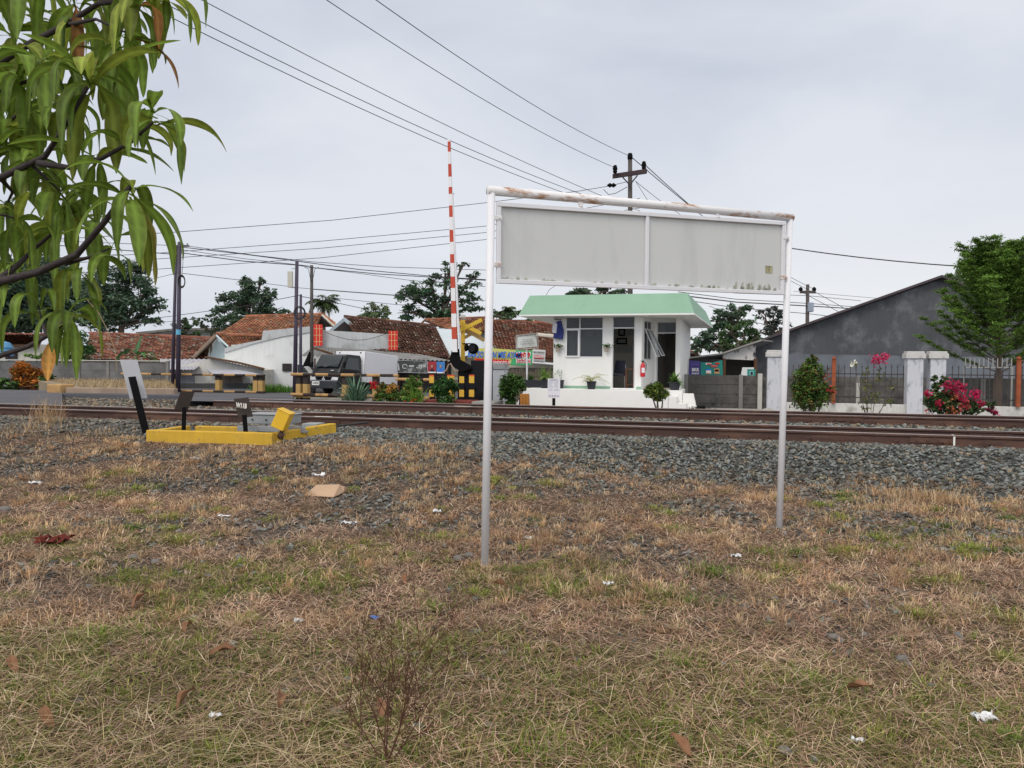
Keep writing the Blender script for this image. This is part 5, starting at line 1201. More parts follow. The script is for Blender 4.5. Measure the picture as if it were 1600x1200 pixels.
# ================================================================== HOUSES
def tiled(parent, TL, TR, BR, BL, col=(.27, .115, .075), tw_=.24, th_=.30, seed=1, name='roof', dark=.5, lich=0.1):
    rg = np.random.default_rng(seed); TL, TR, BR, BL = [np.array(q, float) for q in (TL, TR, BR, BL)]
    Wm = max(np.linalg.norm(TR - TL), np.linalg.norm(BR - BL)); Hm = max(np.linalg.norm(BL - TL), np.linalg.norm(BR - TR))
    nc, nr = max(2, int(Wm / tw_)), max(2, int(Hm / th_))
    nrm = np.cross(BR - TL, TR - BL); nrm /= np.linalg.norm(nrm); nrm = nrm if nrm[2] > 0 else -nrm
    def pt(s, t): return ((1 - s) * (1 - t))[..., None] * TL + (s * (1 - t))[..., None] * TR + (s * t)[..., None] * BR + ((1 - s) * t)[..., None] * BL
    I, J = np.meshgrid(np.arange(nc), np.arange(nr), indexing='ij'); I, J = I.ravel(), J.ravel(); n = len(I)
    V = []
    wob = rg.normal(size=n) * .010
    for (ds, dt, h) in ((0, 0, 0), (.35, 0, .055), (.75, 0, .015), (1.02, 0, .0), (0, 1.12, .04), (.35, 1.12, .095), (.75, 1.12, .055), (1.02, 1.12, .04)):
        sag = -.05 * np.sin(np.pi * (I + ds) / nc) ** 2 + .02 * np.sin(I * .31 + seed) * np.sin(J * .2)
        V.append(pt(np.clip((I + ds) / nc, 0, 1), np.clip((J + dt) / nr, 0, 1.0)) + nrm * (h + wob + sag)[:, None])
    V = np.stack(V, 1).reshape(-1, 3); k = np.arange(n)[:, None] * 8
    F = np.concatenate([k + np.array([[0, 4, 5, 1]]), k + np.array([[1, 5, 6, 2]]), k + np.array([[2, 6, 7, 3]])], 0)
    c = np.array(col)[None] * rg.uniform(1 - dark, 1 + dark * .7, (n, 1)); c[:, 1] *= rg.uniform(.85, 1.2, n)
    l = rg.random(n) < lich; c[l] = np.array([.30, .26, .21]) * rg.uniform(.6, 1.2, (int(l.sum()), 1))
    pv = pt(I / nc, J / nr); c *= (.72 + .5 * fbm(pv[:, 0] + pv[:, 2], pv[:, 1], 1.8, seed))[:, None]
    m_ = MB(); m_.add(V, F, np.repeat(c, 8, 0)); r = m_.build(name, tile_m, parent)
    m_ = MB(); o = nrm * -.06; m_.prism([TL + o, TR + o, BR + o, BL + o], nrm * -.08); m_.build('roof_boards', wood, r)
    rg2 = random.Random(seed); m_ = MB(); N = max(2, int(Wm / .35))
    for i in range(N):
        a, b = TL + (TR - TL) * i / N, TL + (TR - TL) * (i + 1.1) / N; up = np.array([0, 0, .03 + rg2.uniform(0, .02)])
        m_.tube([a + up, b + up], .09, 6, col=np.array(col) * rg2.uniform(.5, 1.1))
    m_.build('ridge_tiles', tile_m, r); return r
def slabpx(parent, name, pts, d, thick, mt, bev=0):
    """wall outline measured in the photograph, standing at distance d with a real thickness; a point may carry its own distance"""
    q = [P(p[0], p[1], p[2] if len(p) > 2 else d) for p in pts]
    m_ = MB(); m_.prism([tuple(a) for a in q], (0, thick, 0)); return m_.build(name, mt, parent, bev=bev)
def wallto(pts, zb=0.0): return pts
plaster = mat('old_white_plaster', (.66, .68, .68), .9, .07, .5, .15, 20, col2=(.42, .42, .40), s2=.9, lo=.58, hi=.8, streak=.12)
plaster2 = mat('grey_white_plaster', (.46, .48, .49), .9, .10, .6, .15, 20, col2=(.24, .24, .23), s2=1.1, lo=.5, hi=.75, streak=.22)
bluew = mat('pale_blue_wall', (.47, .58, .62), .85, .06, 1, .1, 20)
cream = mat('cream_wall', (.55, .53, .46), .9, .08, 1, .1, 20, col2=(.3, .28, .24), s2=1.5)
fascia_b = mat('grey_blue_board', (.38, .45, .50), .7, .1, 3, .1); darkgable = mat('dark_gable', (.035, .03, .03), .9, .2, 3, .2)
corr_l = mat('pale_corrugated', (.40, .40, .45), .7, .1, 1.0, .05, col2=(.25, .24, .25), s2=1.5, lo=.5, hi=.75)
def corr(parent, name, TL, TR, BR, BL, mt, pitch=.18, amp=.03):
    TL, TR, BR, BL = [np.array(q, float) for q in (TL, TR, BR, BL)]; Wm = np.linalg.norm(BR - BL); n = max(4, int(Wm / pitch * 4))
    nrm = np.cross(BR - TL, TR - BL); nrm /= np.linalg.norm(nrm); nrm = nrm if nrm[2] > 0 else -nrm
    s = np.linspace(0, 1, n + 1); h = amp * np.sin(s * n / 4 * 2 * math.pi); a = TL + (TR - TL) * s[:, None] + nrm * h[:, None]; b = BL + (BR - BL) * s[:, None] + nrm * h[:, None]
    V = np.vstack([a, b, a - nrm * .01, b - nrm * .01]); m_ = n + 1; i = np.arange(n)
    F = np.concatenate([np.stack([i, i + 1, m_ + i + 1, m_ + i], 1), np.stack([2 * m_ + i, 3 * m_ + i, 3 * m_ + i + 1, 2 * m_ + i + 1], 1), np.stack([m_ + i, m_ + i + 1, 3 * m_ + i + 1, 3 * m_ + i], 1)], 0)
    q = MB(); q.add(V, F); return q.build(name, mt, parent)
BR_RED = (.27, .115, .08); BR_OR = (.34, .145, .085); BR_DK = (.125, .062, .045)
# 1 long low house behind the left wall
b = P(230, 560, 46); h = thing('house', 'long low house with mottled red tile roof behind the left grey wall and banana plant', 'house', (b.x, 46, 0))
tiled(h, P(140, 521, 51), P(330, 529, 50), P(322, 562, 45.5), P(130, 562, 46), BR_RED, seed=3, lich=.15)
slabpx(h, 'wall', [(135, 561), (318, 561), (318, 600), (135, 600)], 46.6, 6, cream)
b = P(-30, 560, 47); h = thing('house', 'cream walled house with red tile roof at the left edge behind the blue tank', 'house', (b.x, 47, 0))
tiled(h, P(-160, 520, 52), P(68, 524, 52), P(62, 537, 47.4), P(-160, 537, 47), BR_RED, seed=4, lich=.1)
slabpx(h, 'wall', [(-150, 538), (62, 538), (62, 600), (-150, 600)], 47.8, 5, cream)
slabpx(h, 'window', [(8, 548), (26, 548), (26, 562), (8, 562)], 47.7, .09, darkgable)
q = P(4, 562, 45.0); tk_ = thing('water_tank', 'light blue round plastic water tank behind the left wall at the photo edge', 'water tank', (q.x, 45, 0)); F = WM[tk_.name]
z0_, z1_ = P(4, 556, 45).z, P(4, 533, 45).z; m_ = MB(F); m_.lathe([(.0, z0_), (.55, z0_), (.56, z0_ + .15), (.53, z0_ + .2), (.56, z0_ + .3), (.53, z0_ + .36), (.55, z0_ + .5), (.42, z1_ - .1), (.2, z1_ - .03), (.2, z1_), (0.01, z1_)], n=20); m_.build('tank', mat('blue_tank', (.10, .28, .50), .45, .1, 2, .05), tk_, smooth=False)
m_ = MB(F)
for sx_ in (-.4, .4): m_.box((sx_ - .04, -.04, 0), (sx_ + .04, .04, z0_))
m_.build('stand', steel_pole, tk_)
b = P(265, 525, 66); h = thing('building', 'pale flat-roofed building far behind the left power poles', 'building', (b.x, 66, 0))
slabpx(h, 'wall', [(214, 522), (272, 516), (340, 514), (340, 570), (214, 570)], 66, 8, plaster2); slabpx(h, 'roof', [(212, 519), (272, 513), (342, 512), (342, 515.5), (272, 516.5), (212, 522.5)], 65.6, 9, conc)
# 2 low shed with corrugated roofs
b = P(320, 590, 41.5); h = thing('shed', 'low whitewashed shed with sagging pale corrugated roofs behind the striped railing', 'shed', (b.x, 41.5, 0))
slabpx(h, 'wall', [(256, 577), (324, 562), (330, 560), (410, 578), (410, 612), (256, 612)], 42.0, 4, mat('shed_wall', (.58, .57, .53), .9, .08, 1, .1, 20, col2=(.3, .3, .29), s2=1.2, streak=.2))
corr(h, 'roof', P(250, 561, 44), P(326, 561, 44), P(305, 577.5, 41.2), P(250, 577.5, 41.2), corr_l)
m_ = MB(); m_.tube([P(320, 558.5, 41.6), P(326, 558.5, 41.6), P(372, 566.5, 41.6), P(413, 576.5, 41.6)], .055, 6); m_.build('roof_edge', wood, h)
corr(h, 'roof', P(326, 559, 45), P(413, 577, 45), P(413, 577.5, 41.55), P(326, 559.5, 41.55), corr_m)
corr(h, 'awning', P(323, 577, 41.9), P(372, 578, 41.9), P(415, 586, 40.6), P(335, 586, 40.6), corr_l)
slabpx(h, 'door_opening', [(282, 587), (303, 587), (303, 611), (282, 611)], 41.9, .09, mat('slatted_grey', (.22, .23, .26), .8, .3, 12, 0, stretch=(3, 3, .2)))
slabpx(h, 'door_opening', [(345, 588), (378, 588), (378, 600), (345, 600)], 41.9, .09, mat('slatted_brown', (.20, .16, .14), .8, .5, 12, 0, stretch=(4, 4, .2)))
slabpx(h, 'plinth', [(262, 599), (397, 599), (397, 611), (262, 611)], 41.5, .2, mat('dark_plinth', (.07, .07, .07), .9, .3, 3, .1))
slabpx(h, 'notice_board', [(382, 590), (389, 590), (389, 597), (382, 597)], 41.93, .06, mat('notice_grey', (1, 1, 1)))
# 3 orange roofed house with white side wall
b = P(430, 590, 46); h = thing('house', 'house with a bright orange-brown hipped tile roof and a tall whitewashed side wall', 'house', (b.x, 46, 0))
tiled(h, P(384, 495, 54), P(503, 491.5, 52), P(486, 524, 46.5), P(338, 524, 48), BR_OR, seed=5, lich=.04, dark=.35)
tiled(h, P(338, 522.5, 47.4), P(413, 526, 46), P(411, 535, 45.2), P(357, 543, 45.0), BR_OR, seed=6, lich=.05, dark=.4)
slabpx(h, 'gable', [(503, 493), (523, 510), (486, 512)], 51.5, .3, darkgable)
tiled(h, P(503, 491.5, 52), P(506, 491.5, 54), P(527, 508, 54), P(522, 509.5, 51), BR_OR, seed=7)
m_ = MB(); m_.tube([P(503, 492, 51.2), P(522, 510, 51.0)], .07, 6); m_.build('bargeboard', cream, h)
slabpx(h, 'side_wall', [(351, 545), (372, 539), (409, 532), (411.5, 518), (484, 511), (489, 517), (489, 622), (351, 612)], 44.0, .25, plaster)
slabpx(h, 'coping_band', [(351, 544), (372, 538), (408.5, 531), (411, 517), (484, 510), (484, 519), (440, 526), (395, 537), (351, 551)], 43.93, .06, plaster2)
f_ = slabpx(h, 'wall_vent', [(441, 568), (455, 568), (455, 580), (441, 580)], 43.92, .09, darkgable)
for k in range(4): slabpx(h, 'vent_bar', [(441, 570 + k * 2.7), (455, 570 + k * 2.7), (455, 571 + k * 2.7), (441, 571 + k * 2.7)], 43.9, .03, cream) if False else None
m_ = MB(); m_.box((b.x - 2.0, 44.3, 0), (b.x + 2.0, 50, P(440, 540, 46).z)); m_.build('house_body', cream, h)
m_ = MB(); m_.prism([tuple(P(326, 561, 45.8)), tuple(P(338, 530, 45.8)), tuple(P(352, 543, 45.8)), tuple(P(352, 600, 45.8)), tuple(P(326, 600, 45.8))], (0, 2, 0)); m_.build('porch_wall', bluew, h)
m_ = MB(); m_.tube([P(302, 559, 45.0), P(338, 524, 45.2)], .10, 6); m_.build('porch_beam', mat('weathered_wood', (.22, .17, .13), .85, .2, 3, .2), h)
m_ = MB(); m_.tube([P(338, 524, 45.2), P(357, 542, 44.6)], .06, 6); m_.build('bargeboard', bluew, h)
tiled(h, P(338, 523, 47.5), P(337.5, 523, 45.2), P(300, 559, 45.0), P(312, 556, 47.5), (.20, .09, .06), seed=8)
# 4 dark roofed house with parapet, awning and stall
b = P(600, 560, 43); h = thing('house', 'house with a long dark brown tile roof, grey-blue gable boards and stained white parapet', 'house', (b.x, 43, 0))
tiled(h, P(538, 495, 49), P(681, 510, 46), P(706, 561, 39.6), P(575, 552, 41.6), BR_DK, seed=9, lich=.07, dark=.6)
slabpx(h, 'gable', [(538, 499), (565, 519), (516, 519)], 48.0, .3, darkgable)
for a, c in (((538, 495.5), (514, 516)), ((538, 495.5), (569, 520))):
    m_ = MB(); p0, p1 = P(*a, 47.6), P(*c, 47.0); m_.prism([tuple(p0), tuple(p1), tuple(p1 - Vector((0, 0, .22))), tuple(p0 - Vector((0, 0, .26)))], (0, .06, 0)); m_.build('bargeboard', fascia_b, h)
slabpx(h, 'parapet', [(489, 515), (607, 522), (607, 550), (489, 543)], 42.0, .22, plaster2)
slabpx(h, 'wall', [(489, 543), (700, 556), (700, 615), (489, 620)], 42.3, .2, plaster)
m_ = MB(); m_.box((b.x - 1.6, 43, 0), (b.x + 3.1, 48, P(600, 552, 43).z)); m_.build('house_body', cream, h)
for (x0, y0, x1, y1) in ((490, 507, 504, 540.5), (607, 517, 621.5, 547)):
    nm = 'red shutter-like metal panel with pale cross lines at the %s end of the white parapet' % ('left' if x0 < 500 else 'right')
    c = P((x0 + x1) / 2, y1, 41.7); t = thing('red_panel', nm, 'sign panel', tuple(c), 0, 'red panels on the parapet'); F = Fr(c); hw = (x1 - x0) / 2 * 41.7 / FPX; hh_ = (y1 - y0) * 41.7 / FPX
    m_ = MB(F); m_.box((-hw, -.03, 0), (hw, .03, hh_)); m_.build('board', mat('signal_red', (.55, .03, .022), .55, .06, 3, 0), t)
    m_ = MB(F); yy = -.038
    for x in (-.33 * hw, .36 * hw): m_.box((x - .014, yy, .02), (x + .014, -.031, hh_ - .02))
    for z in (.2 * hh_, .5 * hh_, .80 * hh_): m_.box((-hw, yy + .002, z - .012), (hw, -.0315, z + .012))
    m_.build('line_pattern', mat('pale_yellow_line', (.60, .42, .20), .7, 0, bump=0), t)
m_ = MB(); pts = [P(506 + 99 * k / 10, 518 + 3 * k / 10 + 12 * math.sin(math.pi * k / 10), 41.6) for k in range(11)]; m_.tube(pts, .014, 5)
tag(m_.build('slack_cable', wire_m), 'slack dark cable sagging across the white parapet between the red panels', 'cable')
aw = thing('awning', 'long grey corrugated awning below the white parapet behind the truck', 'awning', tuple(P(600, 612, 40)))
corr(aw, 'sheet', P(489, 541.5, 41.9), P(640, 551, 41.9), P(704, 564, 37.6), P(470, 556, 37.6), corr_m, pitch=.22)
m_ = MB(); m_.tube([P(488, 543, 38.2), P(519, 553, 37.7)], .06, 6); m_.build('beam', wood, aw)
for x in (492, 624, 699): m_ = MB(); a = P(x, 560, 37.8); m_.tube([(a.x, a.y, 0), tuple(a)], .04, 6); m_.build('post', wood, aw)
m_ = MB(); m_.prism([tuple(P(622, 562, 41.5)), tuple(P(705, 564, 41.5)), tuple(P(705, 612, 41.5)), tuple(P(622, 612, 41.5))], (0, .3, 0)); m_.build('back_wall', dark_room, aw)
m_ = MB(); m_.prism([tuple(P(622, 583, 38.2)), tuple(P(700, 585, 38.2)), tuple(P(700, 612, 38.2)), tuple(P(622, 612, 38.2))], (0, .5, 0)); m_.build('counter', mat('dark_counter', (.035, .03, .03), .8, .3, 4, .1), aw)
def banner(name, label, cat, pts, d, mt, thick=.015, parent=None):
    q = [P(x, y, d) for x, y in pts]; c = sum(q, Vector()) / len(q)
    if parent is None: t = thing(name, label, cat, tuple(c))
    else: t = parent
    m_ = MB(); m_.prism([tuple(a) for a in q], (0, thick, 0)); m_.build('sheet' if parent is None else name, mt, t); return t
def tx(s, par, px, py, d, hpx, wide, mt, rot=0.0, bold=0.0, shear=0.0, dy=.02):
    """lettering whose capitals are hpx high"""
    c = P(px, py, d); size = hpx * d / FPX / .70
    return text(s, 'lettering', mt, par, Matrix.Translation((c.x, c.y - dy, c.z)) @ Matrix.Rotation(rot, 4, 'Y'), size, wide, .003, bold, shear)
cw = mat('letter_white', (.78, .78, .78), .7, 0, bump=0); cr_ = mat('letter_red', (.6, .02, .02), .6, 0, bump=0); cb_ = mat('letter_blue', (.03, .16, .62), .6, 0, bump=0); cy = mat('letter_yellow', (.75, .62, .2), .6, 0, bump=0); ck = mat('letter_black', (.02, .02, .025), .6, 0, bump=0)
t = banner('price_banner', 'dark grey price banner reading 15.000 hanging under the awning right of the truck', 'banner', [(621, 563.5), (667.5, 565), (667.5, 582.5), (621, 581)], 37.4, mat('dark_banner', (.055, .06, .06), .7, .2, 3, 0, col2=(.22, .23, .23), s2=2.6, lo=.52, hi=.6))
tx('Rp', t, 652.5, 574.5, 37.4, 2.4, 1, cw); tx('15', t, 656.6, 573.3, 37.4, 5.6, .8, cw, bold=.004); tx('000', t, 662.8, 572, 37.4, 3.4, .75, cw)
m_ = MB(); c = P(632.5, 572.5, 37.37)
for k in range(14):
    a0, a1 = k * 6.28 / 16, (k + 1) * 6.28 / 16; m_.quad([(c.x + r_ * math.cos(a), c.y, c.z + r_ * math.sin(a) * .9) for r_, a in ((.09, a0), (.13, a0), (.13, a1), (.09, a1))])
m_.box((c.x + .2, c.y, c.z - .02), (c.x + .45, c.y + .01, c.z + .06)); m_.prism([(c.x - .32, c.y, c.z - .2), (c.x - .24, c.y, c.z - .2), (c.x - .3, c.y, c.z + .14), (c.x - .36, c.y, c.z + .14)], (0, .01, 0)); m_.build('emblem', mat('letter_grey', (.45, .46, .46), .7, 0, bump=0), t)
m_ = MB(); a, c = P(621, 563, 37.38), P(667.8, 564.6, 37.38)
for (p, q) in (((621, 563), (667.8, 564.5)), ((667.8, 564.5), (667.8, 583)), ((667.8, 583), (621, 581.5))): m_.tube([P(*p, 37.38), P(*q, 37.38)], .012, 4)
m_.build('frame', alu, t)
def portrait(label, x0, x1, y0, y1, bg, cloth_, seed):
    t = banner('poster', label, 'poster', [(x0, y0), (x1, y0), (x1, y1), (x0, y1)], 37.3, bg); cx = (x0 + x1) / 2; s = 37.3 / FPX
    c = P(cx, y0 + (y1 - y0) * .42, 37.28); m_ = MB(); m_.ball(tuple(c), 2.1 * s, 8, sc=(.8, .12, 1.1)); m_.build('printed_face', mat('print_skin', (.42, .24, .17), .8, .1, bump=0), t)
    m_ = MB(); a = P(cx, y1 - .5, 37.285); m_.prism([(a.x - 3.6 * s, a.y, a.z), (a.x + 3.6 * s, a.y, a.z), (a.x + 3 * s, a.y, a.z + 5 * s), (a.x + 1 * s, a.y, a.z + 6.4 * s), (a.x - 1 * s, a.y, a.z + 6.4 * s), (a.x - 3 * s, a.y, a.z + 5 * s)], (0, .01, 0)); m_.build('printed_clothes', cloth_, t)
    m_ = MB(); a = P(x0 + .4, y1 - .3, 37.26); c2 = P(x1 - .4, y1 - 2.1, 37.26); m_.box((a.x, a.y, a.z), (c2.x, a.y + .01, c2.z)); m_.build('printed_strip', cw, t)
portrait('red election-style poster with a person in dark clothes right of the price banner', 668.3, 681.5, 564.8, 583, mat('poster_red', (.32, .035, .045), .7, .3, 5, 0), ck, 1)
portrait('blue poster with a person in a blue suit, right of the red poster', 682, 695, 565.2, 583.4, mat('poster_blue', (.06, .20, .48), .7, .3, 5, 0), cb_, 2)
# 5 roofs behind the barrier and beyond
b = P(715, 520, 58); h = thing('house', 'small orange tile roofed house far behind the crossing signal', 'house', (b.x, 58, 0))
tiled(h, P(664, 500, 62), P(772, 496, 62), P(775, 518, 57), P(705, 516, 57), BR_OR, seed=11, dark=.3, lich=.03); slabpx(h, 'wall', [(660, 512), (775, 515), (775, 560), (660, 560)], 58.2, 4, plaster2)
m_ = MB(); m_.tube([P(664, 500, 61), P(657, 507, 60)], .08, 6); m_.build('bargeboard', wood, h)
b = P(740, 540, 50); h = thing('building', 'building with a pale blue-white metal sheet roof sloping down behind the crossing signal', 'building', (b.x, 50, 0))
corr(h, 'roof', P(681, 513, 52), P(712, 515, 52), P(790, 546, 47), P(704, 560, 47), mat('bluish_sheet', (.52, .58, .62), .6, .05, 1, .05), pitch=.3); slabpx(h, 'wall', [(706, 550), (785, 546), (785, 590), (706, 590)], 48, 3, cream)
b = P(820, 540, 46); h = thing('house', 'house with a large brown-red tile roof behind the noodle banner', 'house', (b.x, 46, 0))
tiled(h, P(755, 501, 50.5), P(900, 508, 50.5), P(905, 566, 41.5), P(775, 548, 43.5), (.24, .10, .068), seed=13, dark=.5, lich=.08); slabpx(h, 'wall', [(770, 555), (905, 566), (905, 610), (770, 610)], 43.8, 5, cream)
m_ = MB(); a, c = P(782, 562, 41.3), P(900, 572, 41.0); m_.tube([a, c], .06, 6); m_.build('gutter', white_paint, h)
m_ = MB(); m_.tube([P(838, 523, 45.2), P(866, 526, 45.2)], .12, 6); m_.build('flashing', cream, h)
b = P(850, 505, 62); h = thing('house', 'bright orange tile roofed house farther back, left of the guard post', 'house', (b.x, 62, 0))
tiled(h, P(838, 497, 66), P(880, 500, 66), P(886, 524, 60), P(818, 514, 60), BR_OR, seed=14, dark=.25, lich=.02); slabpx(h, 'wall', [(822, 515), (884, 522), (884, 570), (822, 570)], 62, 4, cream)
# noodle stall banner
t = banner('food_banner', 'long yellow-green stall banner with blue lettering BAKSO DAN MIE AYAM behind the sign post', 'banner', [(741, 545), (760, 543.5), (808, 547), (833, 547.5), (831.5, 571), (766, 571), (741, 562)], 36, mat('banner_yellow', (.55, .55, .16), .6, .05, 1, 0))
m_ = MB(); m_.prism([tuple(P(x, y, 35.975)) for x, y in ((806, 547.2), (832.5, 547.8), (831, 570.5), (798, 570.5), (800, 560))], (0, .01, 0)); m_.build('green_field', mat('banner_green', (.06, .40, .16), .6, .1, 1, 0), t)
m_ = MB(); m_.prism([tuple(P(x, y, 35.97)) for x, y in ((742, 560), (795, 562.5), (797, 566), (795, 570), (768, 570), (742, 565))], (0, .01, 0)); m_.build('red_strip', cr_, t)
tx('BAKSO DAN MIE AYAM', t, 772, 554.6, 35.96, 9.6, .58, cb_, rot=.015, bold=.012, shear=.15); tx('BAKSO DAN MIE AYAM', t, 772.5, 555.2, 35.975, 9.6, .58, cy, rot=.015, bold=.03, shear=.15, dy=.005)
tx('CONDOTO III', t, 782, 566.3, 35.95, 3.8, .9, cw, bold=.004)
tx('MANTEP', t, 817, 555.0, 35.96, 6.6, .62, cr_, bold=.012); tx('MANTEP', t, 817, 555.0, 35.97, 6.8, .62, cw, bold=.05, dy=.004); tx('DOYAN', t, 818, 564.5, 35.96, 5.2, .8, mat('letter_pink', (.62, .16, .17), .6, 0, bump=0), bold=.01); tx('DOYAN', t, 818, 564.5, 35.97, 5.2, .8, cw, bold=.04, dy=.004)
t = banner('white_banner', 'small white banner with red word MANTEP left of the guard post', 'banner', [(832.5, 545.5), (852.5, 547), (851.5, 567), (831.5, 565.5)], 35.5, mat('banner_white', (.66, .68, .68), .6, .05, 1, 0))
tx('MIE AYAM BAKSO', t, 842.3, 550.6, 35.45, 2.4, .62, ck, rot=.04, bold=.003)
m_ = MB(); m_.prism([tuple(P(x, y, 35.47)) for x, y in ((834, 554.8), (849.8, 555.8), (849.3, 561), (834, 560.5))], (0, .008, 0)); m_.build('red_field', cr_, t)
tx('MANTEP', t, 842, 557.8, 35.45, 3.3, .85, cw, bold=.004); tx('GADING SETIA', t, 842, 564.3, 35.45, 2.4, .72, ck, rot=.04, bold=.003)
# framed white board on a post
b = P(824, 605, 27.5); t = thing('framed_sign', 'old white framed board with peeling letters on a pale post left of the guard post', 'sign', (b.x, b.y, 0))
m_ = MB(); m_.prism([tuple(P(x, y, 27.5)) for x, y in ((808, 525.5), (838, 522.5), (839.5, 541.5), (807.5, 544))], (0, .02, 0)); m_.build('board', mat('sign_white_old', (.66, .69, .67), .7, .08, 3, .05, col2=(.40, .43, .38), s2=5, lo=.56, hi=.7), t)
m_ = MB(); fp = [P(x, y, 27.47) for x, y in ((806.5, 524), (840, 521), (841, 543.5), (806.5, 546))]
for i in range(4): m_.tube([fp[i], fp[(i + 1) % 4]], .022, 4)
m_.build('frame', mat('sign_frame_grey', (.42, .43, .40), .7, .2, 8, .1, col2=(.25, .16, .1), s2=7), t)
m_ = MB(); m_.tube([(b.x, b.y + .05, .6), tuple(P(823, 545, 27.55))], .035, 8); m_.build('post', white_paint, t)
for s, y in (('POS JAGA RESMI', 530.5), ('JALUR KERETA API', 533.8), ('DILARANG MELINTAS', 537)): tx(s, t, 824, y, 27.46, 2.1, .75, mat('faded_letter', (.22, .26, .25), .8, 0, bump=0), rot=-.06)
# dark slatted fence behind planters
q0, q1 = P(788, 575, 31), P(868, 578, 31); t = thing('slat_fence', 'dark fence of upright bamboo slats under the noodle banner', 'fence', (q0.x, 31, 0)); rg = random.Random(5)
for k in range(34):
    x = q0.x + (q1.x - q0.x) * k / 33; m_ = MB(); m_.box((x - .018, 31 + rg.uniform(-.02, .02), 0), (x + .018, 31.05, q0.z - rg.uniform(0, .15))); m_.build('slat', mat('bamboo_slat', (.14, .12, .09), .8, .3, 5, .1), t)
for z in (.5, 1.0): m_ = MB(); m_.box((q0.x, 31.06, z), (q1.x, 31.1, z + .05)); m_.build('crossbar', wood, t)
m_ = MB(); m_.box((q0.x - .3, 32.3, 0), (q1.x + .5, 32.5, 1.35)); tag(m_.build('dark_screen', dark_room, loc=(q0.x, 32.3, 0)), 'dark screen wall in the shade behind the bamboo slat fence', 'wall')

# ================================================================== RIGHT: dark grey building, lean-to
d0 = 33.0; b = P(1471, 590, d0); h = thing('warehouse', 'big dark grey plastered gable building behind the panel wall on the right', 'building', (b.x, d0, 0))
dg = mat('dark_grey_plaster', (.080, .084, .092), .9, .25, .5, .25, 18, col2=(.19, .20, .22), s2=.9, lo=.5, hi=.72, streak=.35)
slabpx(h, 'gable_wall', [(1181, 537), (1471, 436), (1700, 523), (1700, 612), (1181, 612)], d0, .25, dg); m_ = MB(); a = P(1181, 537, d0 + .25); m_.prism([(a.x, a.y, 0), (a.x + .25, a.y, 0), (a.x + .25, a.y, a.z), (a.x, a.y, a.z)], (7.2, 11.6, 0)); m_.build('side_wall', dg, h)
slabpx(h, 'plinth_band', [(1222, 553), (1700, 560), (1700, 612), (1222, 612)], d0 - .05, .045, mat('blue_grey_plaster', (.15, .165, .19), .9, .2, .7, .2, 18, col2=(.085, .09, .10), s2=1.2, lo=.5, hi=.7))
rfm = mat('dark_roof_sheet', (.07, .055, .06), .7, .2, 1, .05)
for (a, c) in (((1128, 555), (1472, 433)), ((1472, 433), (1720, 527))):
    p0, p1 = P(*a, d0 - .35), P(*c, d0 - .35); m_ = MB(); up = Vector((0, 0, .10)); m_.prism([tuple(p0), tuple(p1), tuple(p1 + up), tuple(p0 + up)], (7.4, 12, 0)); m_.build('roof', rfm, h)
t = thing('lean_to', 'dark open lean-to with a mouldy white gable panel between guard post and grey building', 'lean-to', tuple(P(1130, 600, 31.5)))
p = [P(1130, 553, 31.6), P(1181, 535, 31.6), P(1181, 563, 31.6), P(1130, 561, 31.6)]; m_ = MB(); m_.prism([tuple(a) for a in p], (0, .1, 0))
m_.build('gable_panel', mat('mouldy_white', (.58, .56, .54), .9, .08, 2, .1, 20, col2=(.05, .05, .055), s2=2.2, lo=.53, hi=.64, stretch=(1.6, 1.6, .8)), t)
def shed_roof(a, c, d, dd, th): 
    p0, p1 = P(*a, d), P(*c, d); m_ = MB(); m_.prism([tuple(p0), tuple(p1), tuple(p1 + Vector((0, 0, th))), tuple(p0 + Vector((0, 0, th)))], (dd * .62, dd, .0)); return m_
shed_roof((1125, 554.2), (1190, 532.5), 31.3, 5, .06).build('roof', mat('grey_edge_sheet', (.3, .29, .28), .8, .2, 2, .1), t)
shed_roof((1078, 560), (1130, 553.5), 31.4, 5, .06).build('roof', mat('grey_edge_sheet', (1, 1, 1)), t)
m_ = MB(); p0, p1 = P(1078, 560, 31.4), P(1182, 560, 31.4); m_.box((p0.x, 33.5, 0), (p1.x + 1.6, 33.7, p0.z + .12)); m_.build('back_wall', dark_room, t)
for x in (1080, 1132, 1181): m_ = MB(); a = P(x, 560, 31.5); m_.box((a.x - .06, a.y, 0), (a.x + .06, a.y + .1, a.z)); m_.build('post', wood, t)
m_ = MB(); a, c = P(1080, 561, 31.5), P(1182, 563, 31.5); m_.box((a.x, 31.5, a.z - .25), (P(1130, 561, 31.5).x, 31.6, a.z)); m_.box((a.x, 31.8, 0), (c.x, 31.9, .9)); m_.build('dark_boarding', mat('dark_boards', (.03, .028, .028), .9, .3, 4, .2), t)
t = banner('paint_banner', 'purple banner with white letters BKR PAINT hanging in the lean-to', 'banner', [(1077, 563), (1094, 564), (1094.5, 588), (1076, 588)], 30.6, mat('banner_purple', (.07, .055, .22), .6, .15, 2, 0))
tx('BKR', t, 1086.3, 578, 30.56, 5.0, .85, cw, bold=.006); tx('PAINT', t, 1086.3, 583.6, 30.56, 2.2, 1.3, cw, bold=.003)
tx('EXTRA', t, 1086, 569.5, 30.56, 3.0, 1.0, mat('letter_violet', (.15, .13, .4), .6, 0, bump=0))
t = banner('drink_banner', 'teal and red drink banner beside the purple one in the lean-to', 'banner', [(1095, 565.5), (1112, 567), (1128.5, 562.5), (1129.5, 587), (1095, 588)], 30.6, mat('banner_teal', (.02, .24, .20), .6, .12, 2, 0))
